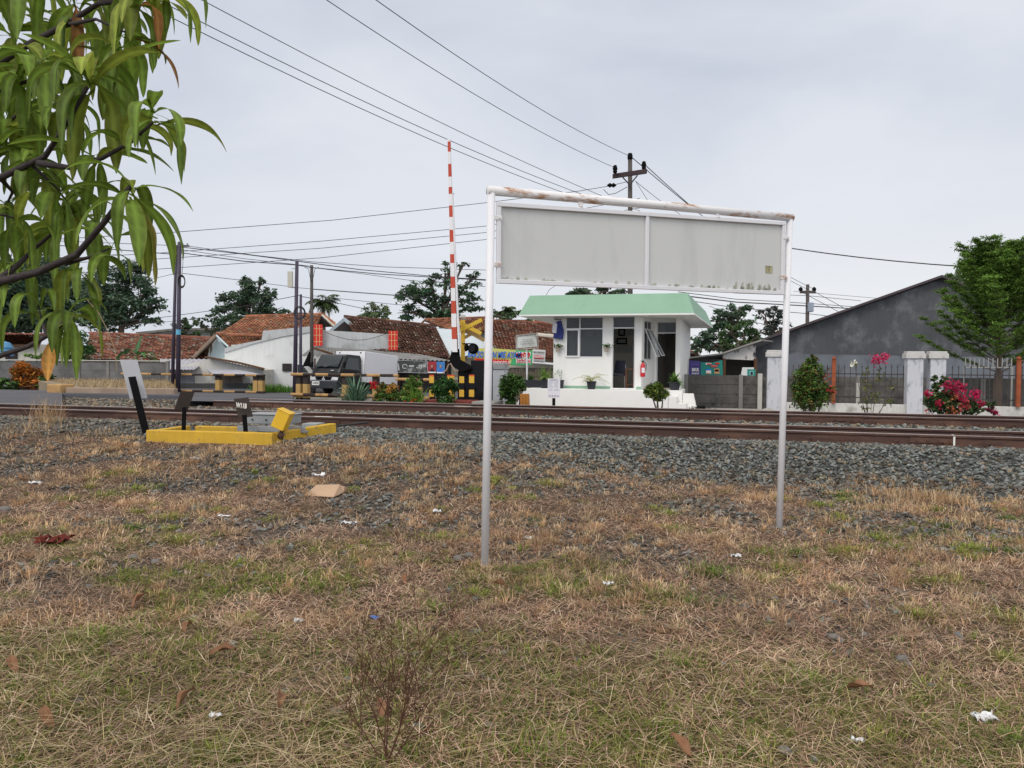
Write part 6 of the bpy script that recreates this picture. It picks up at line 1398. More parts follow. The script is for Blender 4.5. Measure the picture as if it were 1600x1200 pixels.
for (x, y, w_, h_, mm_) in ((1107, 568.6, 9, 3, cw), (1108, 568.9, 7, 1.8, cr_), (1116, 572, 10, 3.2, mat('letter_coral', (.55, .10, .10), .6, 0, bump=0)), (1121, 567.8, 6, 2.4, cr_), (1107, 580, 8, 7, cw), (1107, 577.5, 8, 2.2, cb_), (1120, 580, 8, 8, mat('pack_orange', (.55, .30, .16), .6, .2, 9, 0)), (1120, 579, 6, 3, cr_), (1107, 583.5, 6, 2, mat('pack_orange', (1, 1, 1)))):
    a, c = P(x - w_ / 2, y + h_ / 2, 30.57 - .004 * (h_ < 3)), P(x + w_ / 2, y - h_ / 2, 30.57); m_ = MB(); m_.box((a.x, a.y - .006, a.z), (c.x, a.y, c.z)); m_.build('printed_patch', mm_, t)
t = banner('white_cloth_sheet', 'white and teal box-like cloth pinned low in the lean-to by the grey building', 'sheet', [(1160, 574), (1178, 574), (1178, 588), (1157.5, 588)], 31.0, mat('banner_white', (1, 1, 1)))
for (x0, y0, x1, y1, mm_, dd) in ((1167.5, 577, 1180.5, 588, mat('banner_teal', (1, 1, 1)), .01), (1170.5, 579.5, 1177.5, 586.5, mat('pale_teal', (.2, .45, .45), .6, 0, bump=0), .02), (1172.5, 581, 1176, 585.5, ck, .03)):
    a, c = P(x0, y1, 31.0), P(x1, y0, 31.0); m_ = MB(); m_.box((a.x, a.y - dd, a.z), (c.x, a.y - dd + .006, c.z)); m_.build('printed_patch', mm_, t)
b = P(1085, 556, 55); h = thing('house', 'orange tile roof just visible right of the guard post over the lean-to', 'house', (b.x, 55, 0)); tiled(h, P(1076, 550, 58), P(1090, 551, 58), P(1102, 561, 54), P(1070, 561, 54), BR_OR, seed=19, dark=.3); slabpx(h, 'wall', [(1072, 560), (1100, 560), (1100, 600), (1072, 600)], 55, 3, cream)

# ================================================================== STRIPED GUARD RAILINGS
st_old = mat('faded_stripes', (.40, .24, .10), .8, .2, 4, .15, 30, stripe=(0, 1.15, (.035, .025, .022), 0), col2=(.20, .10, .05), s2=6, lo=.58, hi=.7)
st_post = mat('faded_stripes_upright', (.035, .028, .025), .8, .2, 4, .15, 30, stripe=(2, 1.1, (.42, .27, .10), .42))
def railing(label, pa, pb, da, db, posts, zt, zb, bar_r=.06, pw=.16, grp='striped railings of the crossing'):
    A_, B_ = P(pa, 600, da), P(pb, 600, db); A_.z = B_.z = 0; dv = B_ - A_; L = dv.length
    t = thing('guard_railing', label, 'railing', tuple(A_), math.atan2(dv.y, dv.x), grp); F = WM[t.name]
    for z in (zt, zb): m_ = MB(F); m_.tube([(0, 0, z), (L, 0, z)], bar_r, 8); m_.build('rail', st_old, t)
    for px in posts:
        k = (px - pa) / (pb - pa); dd = 1 / ((1 - k) / da + k / db); q = P(px, 600, dd); x = (F.inverted() @ Vector((q.x, q.y, 0))).x
        m_ = MB(F); m_.box((x - pw / 2, .07, -.3), (x + pw / 2, .07 + pw, zt + .03)); m_.build('post', st_post, t, bev=.01)
    return t
railing('left black and ochre striped railing in front of the low shed', 190, 414, 37.5, 35.5, (194, 269, 338, 397, 405), .88, .10, .055, .24)
railing('black and ochre striped railing in front of the truck nose and box', 455, 622, 31.0, 29.5, (464, 475, 536, 584), 1.03, .22, .062, .22)
railing('striped railing piece between the white truck box and the barrier machine', 619, 672, 28.5, 28.0, (631, 637, 653), .92, .25, .055, .16)
# black cage fence around the barrier machine with yellow blocks
cap_r = mat('orange_red_cap', (.60, .10, .03), .6, .1, bump=0); blk = mat('yellow_block', (.62, .38, .05), .6, .1, 3, .05)
A_, B_ = PV(668, 600, 21.3), PV(757, 600, 21.3)
t = thing('cage_fence', 'black railing with bright yellow blocks and red tops around the barrier machine', 'railing', tuple(W(A_.x, 21.3, 0)), TA); F = WM[t.name]
for (px, w_) in ((674.5, .13), (704.5, .2), (721.5, .13), (737, .14)):
    x = PV(px, 600, 21.3).x - A_.x; ps = MB(F); ps.box((x - w_ / 2, 0, -.1), (x + w_ / 2, .10, 1.02)); po = ps.build('post', black_paint, t)
    za, zb_, zc, zd = [PV(px, y, 21.3).z for y in (588, 598.5, 609, 620)]
    if px != 721.5: m_ = MB(F); m_.box((x - w_ / 2 - .008, -.012, za), (x + w_ / 2 + .008, -.001, za + .045)); m_.build('red_band', cap_r, po)
    m_ = MB(F); m_.box((x - w_ / 2 - .008, -.012, zb_), (x + w_ / 2 + .008, -.001, za - .001)); m_.box((x - w_ / 2 - .008, -.012, zd), (x + w_ / 2 + .008, -.001, zc)); m_.build('yellow_band', blk, po)
for z in (.35, .72): m_ = MB(F); m_.box((0, .101, z), (B_.x - A_.x, .14, z + .10)); m_.build('crossbar', black_paint, t)
m_ = MB(TF); a, c = PV(660, 636, 20.4), PV(735, 628, 20.4); m_.box((a.x, 20.4, -.1), (c.x, 21.2, c.z + .02)); tag(m_.build('red_kerb', mat('dark_red_kerb', (.16, .03, .025), .8, .2, 3, .1), loc=tuple(W(a.x, 20.4, 0)), bev=.01), 'dark red painted kerb in front of the barrier machine', 'kerb')
m_ = MB(TF); a, c = PV(735, 636, 20.4), PV(771, 628.5, 20.4); m_.box((a.x + .01, 20.45, -.1), (c.x, 21.4, c.z)); tag(m_.build('concrete_slab', conc, loc=tuple(W(a.x, 20.45, 0)), bev=.01), 'grey concrete slab beside the dark red kerb under the barrier machine', 'slab')

# ================================================================== BARRIER MACHINE AND CROSSING SIGNAL
VB = 22.0; b = PV(722, 600, VB); bm = thing('barrier_machine', 'raised red and white level crossing barrier with black counterweight and cabinet', 'crossing barrier', tuple(W(b.x, VB, 0)), TA)
def bq(px, py, v=VB): q = PV(px, py, v); return (q.x, v, q.z)
m_ = MB(TF); a, c = bq(735, 632), bq(757, 563); m_.box((a[0], VB, 0), (c[0] + .12, VB + .5, c[2])); m_.build('cabinet', black_paint, bm, bev=.02)
m_ = MB(TF); a, c = bq(713, 632), bq(734, 575); m_.box((a[0], VB + .1, 0), (c[0], VB + .5, c[2])); m_.build('motor_box', mat('black_paint', (1, 1, 1)), bm, bev=.02)
m_ = MB(TF); m_.prism([bq(x, y, VB - .12) for x, y in ((706, 546), (716, 544), (718, 562), (733, 570), (737, 576), (722, 582), (706, 572), (702, 562))], (0, .10, 0)); m_.build('counterweight', black_matt, bm, bev=.012)
m_ = MB(TF); m_.prism([bq(x, y, VB - .10) for x, y in ((708, 545), (718, 545), (718, 530), (711, 520), (708, 530))], (0, .08, 0)); m_.build('arm_holder', black_matt, bm)
# striped arm, slightly tapering
arm_r, arm_w = mat('barrier_red', (.48, .07, .04), .6, .1, 4, .03), mat('barrier_white', (.74, .74, .76), .5, .05, 3, .03)
stops = [217, 221, 237, 256, 276, 292, 303, 321, 339, 359, 378, 397, 411, 432, 450, 470, 490, 511, 530, 550]
xs_ = lambda y: 701.2 + (y - 217) / (555 - 217) * 9.3
for i in range(len(stops) - 1):
    y0, y1 = stops[i], stops[i + 1]; wa, wb = [.040 + .042 * ((y - 217) / 340) for y in (y0, y1)]
    p0, p1 = bq(xs_(y0), y0, VB - .2), bq(xs_(y1), y1, VB - .2); m_ = MB(TF)
    m_.prism([(p0[0] - wa, VB - .2, p0[2]), (p0[0] + wa, VB - .2, p0[2]), (p1[0] + wb, VB - .2, p1[2]), (p1[0] - wb, VB - .2, p1[2])], (0, .05, 0)); m_.build('arm_segment', arm_r if i % 2 == 1 else arm_w, bm)
# stiffening lattice to the right of the arm
m_ = MB(TF); al_ = [bq(xs_(y) + 3.2 + (y - 300) / 250 * 4.2, y, VB - .16) for y in (300, 350, 400, 450, 500, 545)]; m_.tube(al_, .035, 6); m_.build('support_rod', white_paint, bm)
m_ = MB(TF); m_.tube([bq(xs_(y) + 1.5 + (y - 430) / 120 * 7.5 + 1, y, VB - .1) for y in (400, 470, 535)], .03, 6); m_.build('support_rod', white_paint, bm)
for y in (303, 430, 440): m_ = MB(TF); a, c = bq(xs_(y) - 1, y, VB - .15), bq(xs_(y) + 6, y, VB - .15); m_.box((a[0], VB - .15, a[2] - .02), (c[0], VB - .12, a[2] + .02)); m_.build('clamp', alu, bm)
m_ = MB(TF); pts = [bq(*q, VB - .3) for q in ((692, 582), (697, 579), (701, 570), (704, 568), (708, 575), (712, 580), (716, 579))]; m_.tube(pts, .02, 6); m_.build('cable_loop', mat('tan_cable', (.35, .25, .2), .7, 0, bump=0), bm)
sgn = thing('crossing_signal', 'yellow crossing signal post with X-shaped yellow boards, round lamp hoods and white globe', 'crossing signal', tuple(W(PV(724, 600, 22.35).x, 22.35, 0)), TA); VS = 22.35
m_ = MB(TF); a, c = bq(723.5, 630, VS), bq(723.5, 500, VS); m_.tube([(c[0], VS, 0), (c[0], VS, c[2])], .065, 12); m_.build('post', mat('signal_yellow', (.60, .37, .04), .5, .08, 3, .05, col2=(.4, .25, .1), s2=5, lo=.6, hi=.8), sgn, smooth=True)
m_ = MB(TF); m_.ball((c[0], VS, c[2] + .10), .085, 10); m_.build('globe_lamp', mat('milky_globe', (.6, .57, .52), .3, .05, bump=0), sgn, smooth=True)
m_ = MB(TF); m_.tube([(c[0], VS, c[2]), (c[0], VS, c[2] + .05)], .05, 10); m_.build('lamp_socket', conc, sgn)
def cbar(x0, y0, x1, y1, v, mt, w=.058):
    p0, p1 = Vector(bq(x0, y0, v)), Vector(bq(x1, y1, v)); d = (p1 - p0).normalized(); n = Vector((-d.z, 0, d.x)) * w; m_ = MB(TF); m_.prism([tuple(p0 - n), tuple(p1 - n), tuple(p1 + n), tuple(p0 + n)], (0, .015, 0)); m_.build('cross_board', mt, sgn, bev=.004)
cy_m = mat('cross_yellow', (.60, .39, .04), .5, .05, 3, .03); cbk = mat('cross_back', (.42, .28, .12), .7, .1, 3, .03)
cbar(706, 522.5, 753, 499.5, VS - .11, cy_m); cbar(706, 498, 752, 521.5, VS - .09, cy_m)
cbar(725, 514, 757, 532, VS + .1, cbk, .06); cbar(725, 528, 752, 513, VS + .12, cbk, .05)
for (px, py, r) in ((739.5, 545, .165), (727, 543, .12)):
    a = bq(px, py, VS - .16 if r > .13 else VS + .1); m_ = MB(TF); m_.tube([(a[0], a[1] - .02, a[2]), (a[0], a[1] + .03, a[2])], r, 24); m_.build('lamp_hood', black_matt, sgn)
    m_ = MB(TF); m_.tube([(a[0], a[1] - .021, a[2]), (a[0], a[1] - .13, a[2])], [r * .55, r * .6], 20); m_.build('lamp', black_paint, sgn)
m_ = MB(TF); a = bq(741, 537, VS - .1); m_.tube([(c[0], VS - .05, a[2]), (a[0], VS - .1, a[2])], .018, 6); m_.build('lamp_arm', black_paint, sgn)

# ================================================================== TRUCK
tp = P(505, 600, 34.0); yaw = math.radians(-28); tz = .13
MT = Fr((tp.x, tp.y, tz), yaw) @ Matrix.Rotation(math.radians(-4.6), 4, 'X')
# local: x to the image right across the nose, y back along the body, z up
tr = thing('box_truck', 'small black cab-over pickup truck with a plain white cargo box facing the crossing', 'truck', M=MT)
carb = mat('black_car_paint', (.010, .010, .014), .3, .1, 2, 0, spec=.35, clear=.15); tyre = mat('tyre_rubber', (.02, .02, .02), .85, .2, 8, .2)
def loft(sections, mt, nm, par=tr, bev=.02, smooth=False):
    m_ = MB(MT); V = [p for s in sections for p in s]; k = len(sections[0]); f = []
    for i in range(len(sections) - 1):
        for j in range(k): j2 = (j + 1) % k; f.append((i * k + j, i * k + j2, (i + 1) * k + j2, (i + 1) * k + j))
    f.append(tuple(range(k))[::-1]); f.append(tuple(range((len(sections) - 1) * k, len(sections) * k))); m_.add(V, f); return m_.build(nm, mt, par, smooth=smooth, bev=bev, seg=2)
# side outline of the cab (y, z), swept across x with tumblehome
out = [(.02, .26), (.0, .55), (.03, .95), (.10, 1.12), (.52, 1.72), (.66, 1.80), (1.50, 1.82), (1.58, 1.70), (1.60, .45), (1.45, .38), (1.28, .60), (1.05, .66), (.85, .60), (.70, .38)]
def sec(x, ins): return [(x * (1 - .10 * ins * max(0, (z - 1.05) / .75)), y + (.06 * ins if y < .12 else 0), z) for y, z in out]
loft([sec(-.80, 1), sec(-.70, .6), sec(-.35, .1), sec(0, 0), sec(.35, .1), sec(.70, .6), sec(.80, 1)], carb, 'cab', bev=.015)
gl_t = mat('windscreen_glass', (.02, .028, .034), .1, .1, 1, 0, spec=.6)
def pan(pts, off, mt, nm): m_ = MB(MT); m_.prism(pts, off, None); return m_.build(nm, mt, tr, bev=.004)
pan([(-.66, .105, 1.17), (.66, .105, 1.17), (.58, .49, 1.70), (-.58, .49, 1.70)], (0, -.022, .014), gl_t, 'windscreen')
for k in (-1, 1): m_ = MB(MT); m_.tube([(k * .05 - .1, .075, 1.15), (k * .05 + .15 * k, .09, 1.23), (k * .48, .10, 1.19)], .014, 5); m_.build('wiper', black_matt, tr)
sw = pan([(.802, .40, 1.13), (.802, 1.42, 1.13), (.745, 1.34, 1.66), (.745, .66, 1.66)], (.012, 0, .001), gl_t, 'side_window')
m_ = MB(MT); m_.box((.80, .36, .44), (.812, 1.46, 1.10)); m_.build('door', carb, tr, bev=.01)
m_ = MB(MT); m_.box((.812, 1.28, .98), (.83, 1.40, 1.01)); m_.build('door_handle', chrome, tr)
m_ = MB(MT); m_.box((.86, .20, 1.18), (.98, .26, 1.42)); m_.tube([(.80, .3, 1.2), (.92, .24, 1.25)], .015, 5); m_.build('mirror', black_matt, tr, bev=.01)
m_ = MB(MT); m_.box((-.98, .18, 1.18), (-.86, .24, 1.42)); m_.tube([(-.80, .3, 1.2), (-.92, .22, 1.25)], .015, 5); m_.build('mirror', black_matt, tr, bev=.01)
m_ = MB(MT); m_.box((-.81, -.10, .22), (.81, .10, .555)); m_.build('bumper', mat('bumper_dark', (.025, .026, .032), .4, .1), tr, bev=.03, seg=2)
m_ = MB(MT); m_.box((-.50, -.025, .60), (.50, .0, .74)); m_.build('grille', black_matt, tr)
m_ = MB(MT); m_.box((-.78, -.04, .565), (.78, -.005, .585)); m_.build('chrome_strip', chrome, tr)
hl = mat('headlamp_lens', (.55, .55, .55), .15, .15, 8, 0, spec=.8)
for k in (-1, 1): m_ = MB(MT); m_.prism([(k * .42, -.05, .60), (k * .78, -.02, .60), (k * .78, .0, .72), (k * .50, -.04, .74)][::k], (0, .04, 0)); m_.build('headlight', hl, tr, bev=.008)
def rh(cx, cz, a, s=.085):
    m_ = MB(MT); r = lambda x, z: (cx + x * math.cos(a) - z * math.sin(a), -.045, cz + x * math.sin(a) + z * math.cos(a))
    m_.prism([r(0, 0), r(s * .5, s * .87), r(0, s * 1.74), r(-s * .5, s * .87)], (0, .02, 0)); return m_
em = MB(MT)
for a in (0, 2.094, -2.094): q = rh(0, .66, a, .06); em.add(q.V[0], [tuple(x) for F_ in q.F for x in F_], local=False)
em.build('emblem', mat('bright_chrome', (.75, .75, .76), .3, 0, bump=0, metal=.3), tr)
m_ = MB(MT); m_.box((.33, .028, 1.02), (.50, .035, 1.05), rot=Matrix.Rotation(-.9, 3, 'X')); m_.build('badge', cw, tr)
m_ = MB(MT); m_.box((-.58, -.118, .36), (-.16, -.102, .53)); plt_ = m_.build('number_plate', mat('plate_white', (.68, .68, .66), .5, .03, bump=0), tr)
text('R 1622 VB', 'lettering', ck, tr, MT @ Matrix.Translation((-.37, -.121, .445)), .105, .72, .002, .003)
for (x, y) in ((-.68, 1.07), (.68, 1.07), (-.68, 3.2), (.68, 3.2)):
    m_ = MB(MT); m_.tube([(x - .09, y, .30), (x + .09, y, .30)], .29, 24); w_ = m_.build('wheel', tyre, tr, bev=.03, seg=2)
    m_ = MB(MT); m_.tube([(x - .1 if x < 0 else x + .06, y, .30), (x - .06 if x < 0 else x + .1, y, .30)], .17, 16); m_.build('rim', alu, w_)
box_m = mat('cargo_box_white', (.74, .74, .78), .45, .03, 1, .02)
m_ = MB(MT); m_.box((-.86, 1.68, .62), (.86, 4.25, 2.04)); m_.build('cargo_box', box_m, tr, bev=.02, seg=2)
m_ = MB(MT); m_.box((-.40, 1.64, .38), (.40, 4.2, .60)); m_.build('chassis', black_matt, tr)
for x in (-.62, .62): m_ = MB(MT); m_.tube([(x, 1.66, 1.97), (x, 1.679, 1.97)], .035, 8); m_.build('roof_lamp', black_matt, tr)
for s_ in ((.87, 1.68), (.87, 4.21)): m_ = MB(MT); m_.box((.861, s_[1], .63), (.868, s_[1] + .03, 2.03)); m_.build('box_trim', alu, tr)
m_ = MB(MT); m_.box((-.55, 4.0, .25), (.9, 4.02, .55)); m_.build('mud_flap', black_matt, tr)

# dark draped figure-like bundle left of the truck : black umbrella/flag hanging on the pole
q = P(480, 572, 33.5); t = thing('draped_cloth', 'black cloth bundle hanging between the poles left of the truck', 'cloth', tuple(q)); 
m_ = MB(); m_.prism([tuple(P(x, y, 33.5)) for x, y in ((472, 573), (478, 560), (483, 549), (485, 552), (484, 566), (487, 574), (480, 572))], (0, .12, 0)); m_.build('cloth', black_matt, t, bev=.02)
q = P(475, 590, 36); h = thing('parked_car', 'white car nose just showing left of the black truck behind the poles', 'car', (q.x, 36, 0)); F = WM[h.name]
m_ = MB(F); m_.prism([(-.35, 0, .35), (.6, 0, .35), (.6, 0, .95), (.25, 0, 1.0), (-.1, 0, 1.42), (-.35, 0, 1.46)], (0, 1.5, 0)); m_.build('body', mat('white_car_paint', (.6, .6, .6), .3, .03, bump=0), h, bev=.06, seg=3)
m_ = MB(F); m_.prism([(.22, -.01, 1.02), (-.08, -.01, 1.38), (-.3, -.01, 1.4), (-.3, -.01, 1.02)], (0, .008, 0)); m_.build('side_window', gl_t, h)
m_ = MB(F); m_.tube([(.25, -.02, .3), (.25, .16, .3)], .29, 20); m_.build('wheel', tyre, h)

# ---- plants behind the far rail in front of the truck
def gplant(name, label, px, v, n, R, wd, cols, seed, el, bend, z=.12, h0=0.0):
    q = PV(px, 630, v); t = thing(name, label, 'plant', tuple(W(q.x, v, z))); arch(t, WM[t.name], n, R, 0, wd, cols, seed, 'leaves', h0, 0, el, bend); return t
gplant('agave_plant', 'large blue-green sword-leaved plant in front of the truck', 556, 20.2, 230, 1.0, .055, [(.10, .19, .12), (.16, .26, .17), (.07, .13, .08)], 3, (.15, 1.45), (.1, .8), .2)
gplant('tall_weed', 'tall light green leafy stalks before the price banner', 647, 20.2, 60, .8, .06, [(.20, .34, .05), (.14, .26, .04)], 4, (.9, 1.5), (.1, .5))
for (lab, px, blobs, cols, fl, sd) in (
    ('light green bushy plant with tall shoots before the price banner', 643, [(642, 600, 8, 22), (652, 605, 7, 20), (634, 612, 7, 16), (645, 622, 18, 10)], [(.16, .27, .05), (.10, .19, .04)], [(645, 626, 5, 20, (.5, .06, .03)), (636, 632, 5, 20, (.5, .03, .03))], 11),
    ('dark green leafy bush hiding the middle of the barrier cage', 690, [(690, 603, 17, 15), (695, 620, 16, 14), (708, 604, 10, 12), (680, 612, 8, 12)], [(.03, .09, .02), (.05, .14, .03), (.02, .05, .015)], None, 12),
    ('low bush with a red hibiscus-like bloom in front of the white truck box', 590, [(590, 612, 12, 10), (606, 612, 12, 12), (600, 602, 8, 5), (612, 622, 10, 8)], [(.08, .16, .03), (.15, .20, .05), (.30, .18, .05)], [(584, 601, 6, 70, (.55, .02, .03)), (617, 603, 6, 30, (.5, .25, .04)), (608, 608, 5, 20, (.5, .22, .05))], 13),
    ('low mixed green groundcover bush right of the sword-leaved plant', 620, [(615, 622, 16, 9), (630, 624, 14, 8), (596, 622, 10, 9)], [(.07, .15, .03), (.13, .22, .05)], None, 14)):
    shrub(lab, px, 20.3, 632, blobs, cols, .06, .022, .9, sd, 'garden_bush', 'bush', .012, flowers=fl, z0=.15)

# ================================================================== POLES
def pole(label, px, d, top_px, top_py, r, mt, name='utility_pole', cat='pole', group=None, taper=.75):
    b = P(px, 600, d); b.z = 0; tpp = P(top_px, top_py, d); t = thing(name, label, cat, tuple(b), 0, group)
    m_ = MB(); m_.tube([b, tpp], [r, r * taper], 12); m_.build('shaft', mt, t, smooth=True); return t, b, tpp
t, b, tp1 = pole('thinner left one of the twin dark poles behind the left railing', 269, 36.5, 275.5, 383, .085, steel_pole)
m_ = MB(); m_.box((tp1.x - .2, tp1.y - .04, tp1.z - .1), (tp1.x + .1, tp1.y + .04, tp1.z - .04)); m_.build('crossarm', steel_pole, t)
t, b, tp2 = pole('thicker right one of the twin dark poles, with cable coil and light blue band', 278, 36.3, 280.5, 378, .11, steel_pole)
m_ = MB(); m_.box((tp2.x - .1, tp2.y - .05, tp2.z - .22), (tp2.x + .45, tp2.y + .05, tp2.z - .15)); m_.build('crossarm', steel_pole, t)
for k in range(3): m_ = MB(); a = tp2 + Vector((-.05 + k * .22, -.05, -.2)); m_.lathe([(.03, 0), (.05, .03), (.03, .06), (.05, .09), (.02, .14)], tuple(a), 8); m_.build('insulator', conc, t)
c = P(284.5, 440, 36.1); m_ = MB()
for k in range(4):
    rr = .22 + .03 * k; pts = [(c.x + rr * .55 * math.cos(a), c.y - k * .02, c.z + rr * math.sin(a)) for a in np.linspace(0, 2 * math.pi, 20)]; m_.tube(pts, .016, 5, caps=False)
m_.tube([tp2 + Vector((.1, -.05, -.3)), P(286, 410, 36.1), P(284, 433, 36.1)], .012, 5); m_.build('cable_coil', wire_m, t)
m_ = MB(); a = P(278.7, 519, 36.3); m_.tube([(a.x, a.y, a.z - .12), (a.x, a.y, a.z + .12)], .112, 12); m_.build('blue_band', mat('light_blue', (.12, .38, .55), .6, .1, bump=0), t)
t, b, tp3 = pole('dark steel pole with a pale antenna box left of the truck', 460.5, 34.5, 464, 408.5, .10, steel_pole)
m_ = MB(); m_.box(tuple(P(449, 449, 34.3)), tuple(P(457, 423.5, 34.3) + Vector((0, .12, 0)))); m_.build('antenna_box', mat('cream_box', (.50, .49, .42), .6, .05, 2, .03), t, bev=.02)
m_ = MB(); m_.tube([P(455, 449, 34.35), P(462, 450, 34.5)], .02, 6); m_.tube([P(456, 420, 34.35), P(463, 419, 34.5)], .02, 6); m_.build('bracket', alu, t)
t, b, tp4 = pole('short dark pole with a round cable hoop left of the truck', 469.5, 33.0, 470, 460, .07, steel_pole)
c = P(468.5, 489, 32.8); m_ = MB()
for k in range(3): rr = .19 + .03 * k; m_.tube([(c.x + rr * math.cos(a), c.y - k * .02, c.z + rr * 1.15 * math.sin(a)) for a in np.linspace(0, 2 * math.pi, 24)], .015, 5, caps=False)
m_.box((c.x - .42, c.y + .02, c.z - .02), (c.x + .3, c.y + .05, c.z + .02)); m_.build('cable_hoop', wire_m, t)
t, b, tp5 = pole('dark pole with two thin curved hooks at its top rising behind the truck', 487, 37.0, 487, 414.5, .095, conc_pole)
for s_ in (-1, 1): m_ = MB(); m_.tube([P(487 + s_, 440, 36.9), P(487 + s_ * 3.5, 428, 36.9), P(487 + s_ * 5, 420, 36.9), P(487 + s_ * 11, 417.5, 36.9)], .014, 5); m_.build('hook', wire_m, t)
# big power pole behind the guard post
t, b, tp6 = pole('tall square-topped power pole with a crossarm rising behind the blank sign', 985, 35.5, 984.5, 243, .13, conc_pole, name='power_pole', cat='power pole')
m_ = MB(); a, c = P(957.5, 275, 35.3), P(1011, 267, 34.4); m_.prism([tuple(a - Vector((0, 0, .10))), tuple(c - Vector((0, 0, .10))), tuple(c + Vector((0, 0, .10))), tuple(a + Vector((0, 0, .10)))], (0, .12, 0)); m_.build('crossarm', mat('dark_timber', (.05, .032, .035), .8, .2, 4, .2), t)
for (px, py, pz) in ((961, 271, 262), (1006, 265, 256)):
    m_ = MB(); a, c = P(px, py, 35), P(px, pz, 35); m_.lathe([(.05, 0), (.10, .05), (.10, .12), (.08, .14), (.11, .18), (.11, .26), (.08, .29), (.09, .34), (.03, .38)], tuple(a), 10); m_.build('insulator', black_matt, t)
m_ = MB(); m_.lathe([(.10, 0), (.12, .05), (.12, .2), (.09, .3)], tuple(tp6 + Vector((0, 0, -.2))), 10); m_.build('insulator', black_matt, t)
for (x0, y0, x1, y1) in ((973, 277, 984, 289), (996, 274, 984, 289)): m_ = MB(); m_.tube([P(x0, y0, 35.2), P(x1, y1, 35.2)], .03, 6); m_.build('brace', steel_pole, t)
m_ = MB()
for px in (953, 958.5): m_.lathe([(.02, -.1), (.13, -.02), (.13, .02), (.02, .1)], tuple(P(px, 289.5, 34.8)), 8)
m_.tube([P(943, 296, 34.8), P(951, 304, 34.8), P(962, 302, 34.8), P(980, 292, 35.2)], .014, 5); m_.build('strain_insulator', black_matt, t)
# far pole with transformer
t, b, tp7 = pole('distant power pole with a crossarm and a transformer box over the grey building roof', 1260.5, 72, 1262, 444.5, .20, conc_pole, name='power_pole', cat='power pole')
m_ = MB(); a, c = P(1250, 457, 72), P(1274, 456, 72); m_.box((a.x, 71.9, a.z - .08), (c.x, 72.1, c.z + .1)); m_.build('crossarm', conc_pole, t)
for px in (1251, 1272): m_ = MB(); m_.lathe([(.1, 0), (.2, .1), (.2, .25), (.05, .4)], tuple(P(px, 455, 72)), 8); m_.build('insulator', black_matt, t)
m_ = MB(); a, c = P(1263, 487, 71.6), P(1272, 472.5, 71.6); m_.box(tuple(a), (c.x, 72.2, c.z)); m_.build('transformer', mat('grey_transformer', (.28, .33, .40), .5, .1, 2, .05), t, bev=.05)

# ================================================================== OVERHEAD WIRES
def wire(label, pts, r=.012, sag=0.0, n=14, cat='cable', group=None, name='overhead_wire'):
    q = [P(*p) for p in pts]
    if len(q) == 2:
        a, b = q; q = [a.lerp(b, i / n) + Vector((0, 0, -sag * 4 * (i / n) * (1 - i / n))) for i in range(n + 1)]
    m_ = MB(); m_.tube(q, r, 5); return tag(m_.build(name, wire_m, loc=tuple(q[0])), label, cat, group)
far_ = lambda a, b, k: (a[0] + (b[0] - a[0]) * k, a[1] + (b[1] - a[1]) * k)
wire('uppermost power wire running from the top edge to the tall pole top', [(470, -85, 16), (984.5, 244, 35.4)], .011, .35)
wire('second power wire from the top edge to the left insulator of the tall pole', [(400, -75, 17), (961, 262, 35)], .011, .35)
wire('third long wire from the upper left passing behind the blank sign top', [(200, -62, 18), (1000, 330, 36)], .011, .3)
wire('fourth long wire from the upper left ending behind the sign top rail', [(130, -60, 18), (950, 318, 36)], .012, .35)
wire('fifth and lowest of the long wires from behind the near leaves to the sign top', [(130, -42, 18), (930, 318, 36)], .012, .35)
wire('wire from the right insulator of the tall pole down behind the sign', [(1006, 256, 35), (1262, 452, 72)], .02, .6, group='wires sloping right from the tall pole')
wire('wire from the top of the tall pole down right behind the sign', [(985, 244, 35.4), (1273, 452, 72)], .02, .6, group='wires sloping right from the tall pole')
wire('thin wire leaving the brace of the tall pole down to the right', [(993, 283, 35.3), (1080, 345, 42)], .012, .1)
wire('short steep stay wire beside the tall pole', [(993, 283, 35.3), (1015, 318, 36)], .010, 0)
wire('thick cable crossing the sky right of the sign to the right edge', [(980, 335, 34), (1700, 424, 26)], .022, .55)
wire('strain wire from the tall pole leftward behind the left sign post', [(980, 284, 35.2), (950, 291, 34.8), (905, 298.5, 34.5), (757, 317, 34), (520, 344, 33), (270, 363, 32), (20, 378, 31)], .013)
wire('upper one of three parallel wires left of the raised barrier', [(1000, 310, 45), (757, 353.5, 44), (500, 377, 43), (240, 396, 42), (-20, 410, 41)], .016)
wire('middle one of three parallel wires left of the raised barrier', [(1000, 325, 45), (757, 363.5, 44), (500, 388, 43), (240, 405, 42), (-20, 416, 41)], .016)
wire('lower one of three parallel wires left of the raised barrier', [(1000, 340, 45), (757, 374.5, 44), (500, 403, 43), (240, 421, 42), (-20, 432, 41)], .016)
A2, A4, A5 = (283, 383, 36.2), (464, 414, 34.5), (487, 418, 37)
wire('topmost wire from the twin poles falling right to behind the sign', [A2, (400, 399, 36), (487, 409, 36), (600, 417, 38), (760, 422, 40)], .014)
wire('dark cable from the twin poles past the antenna pole top to the right', [(283, 386, 36.2), (380, 397, 35.5), (464, 408, 34.6), (560, 421, 37), (680, 432, 40), (760, 437, 41)], .02)
wire('thick cable from the twin poles to the curved-hook pole', [(283, 395, 36.2), (380, 408, 35.8), A4, (487, 418, 36.9), (590, 428, 39), (760, 438, 42)], .022)
wire('thin cable between the twin poles and the curved-hook pole, second lowest', [(283, 390, 36.2), (380, 404, 36), (487, 416, 37)], .013)
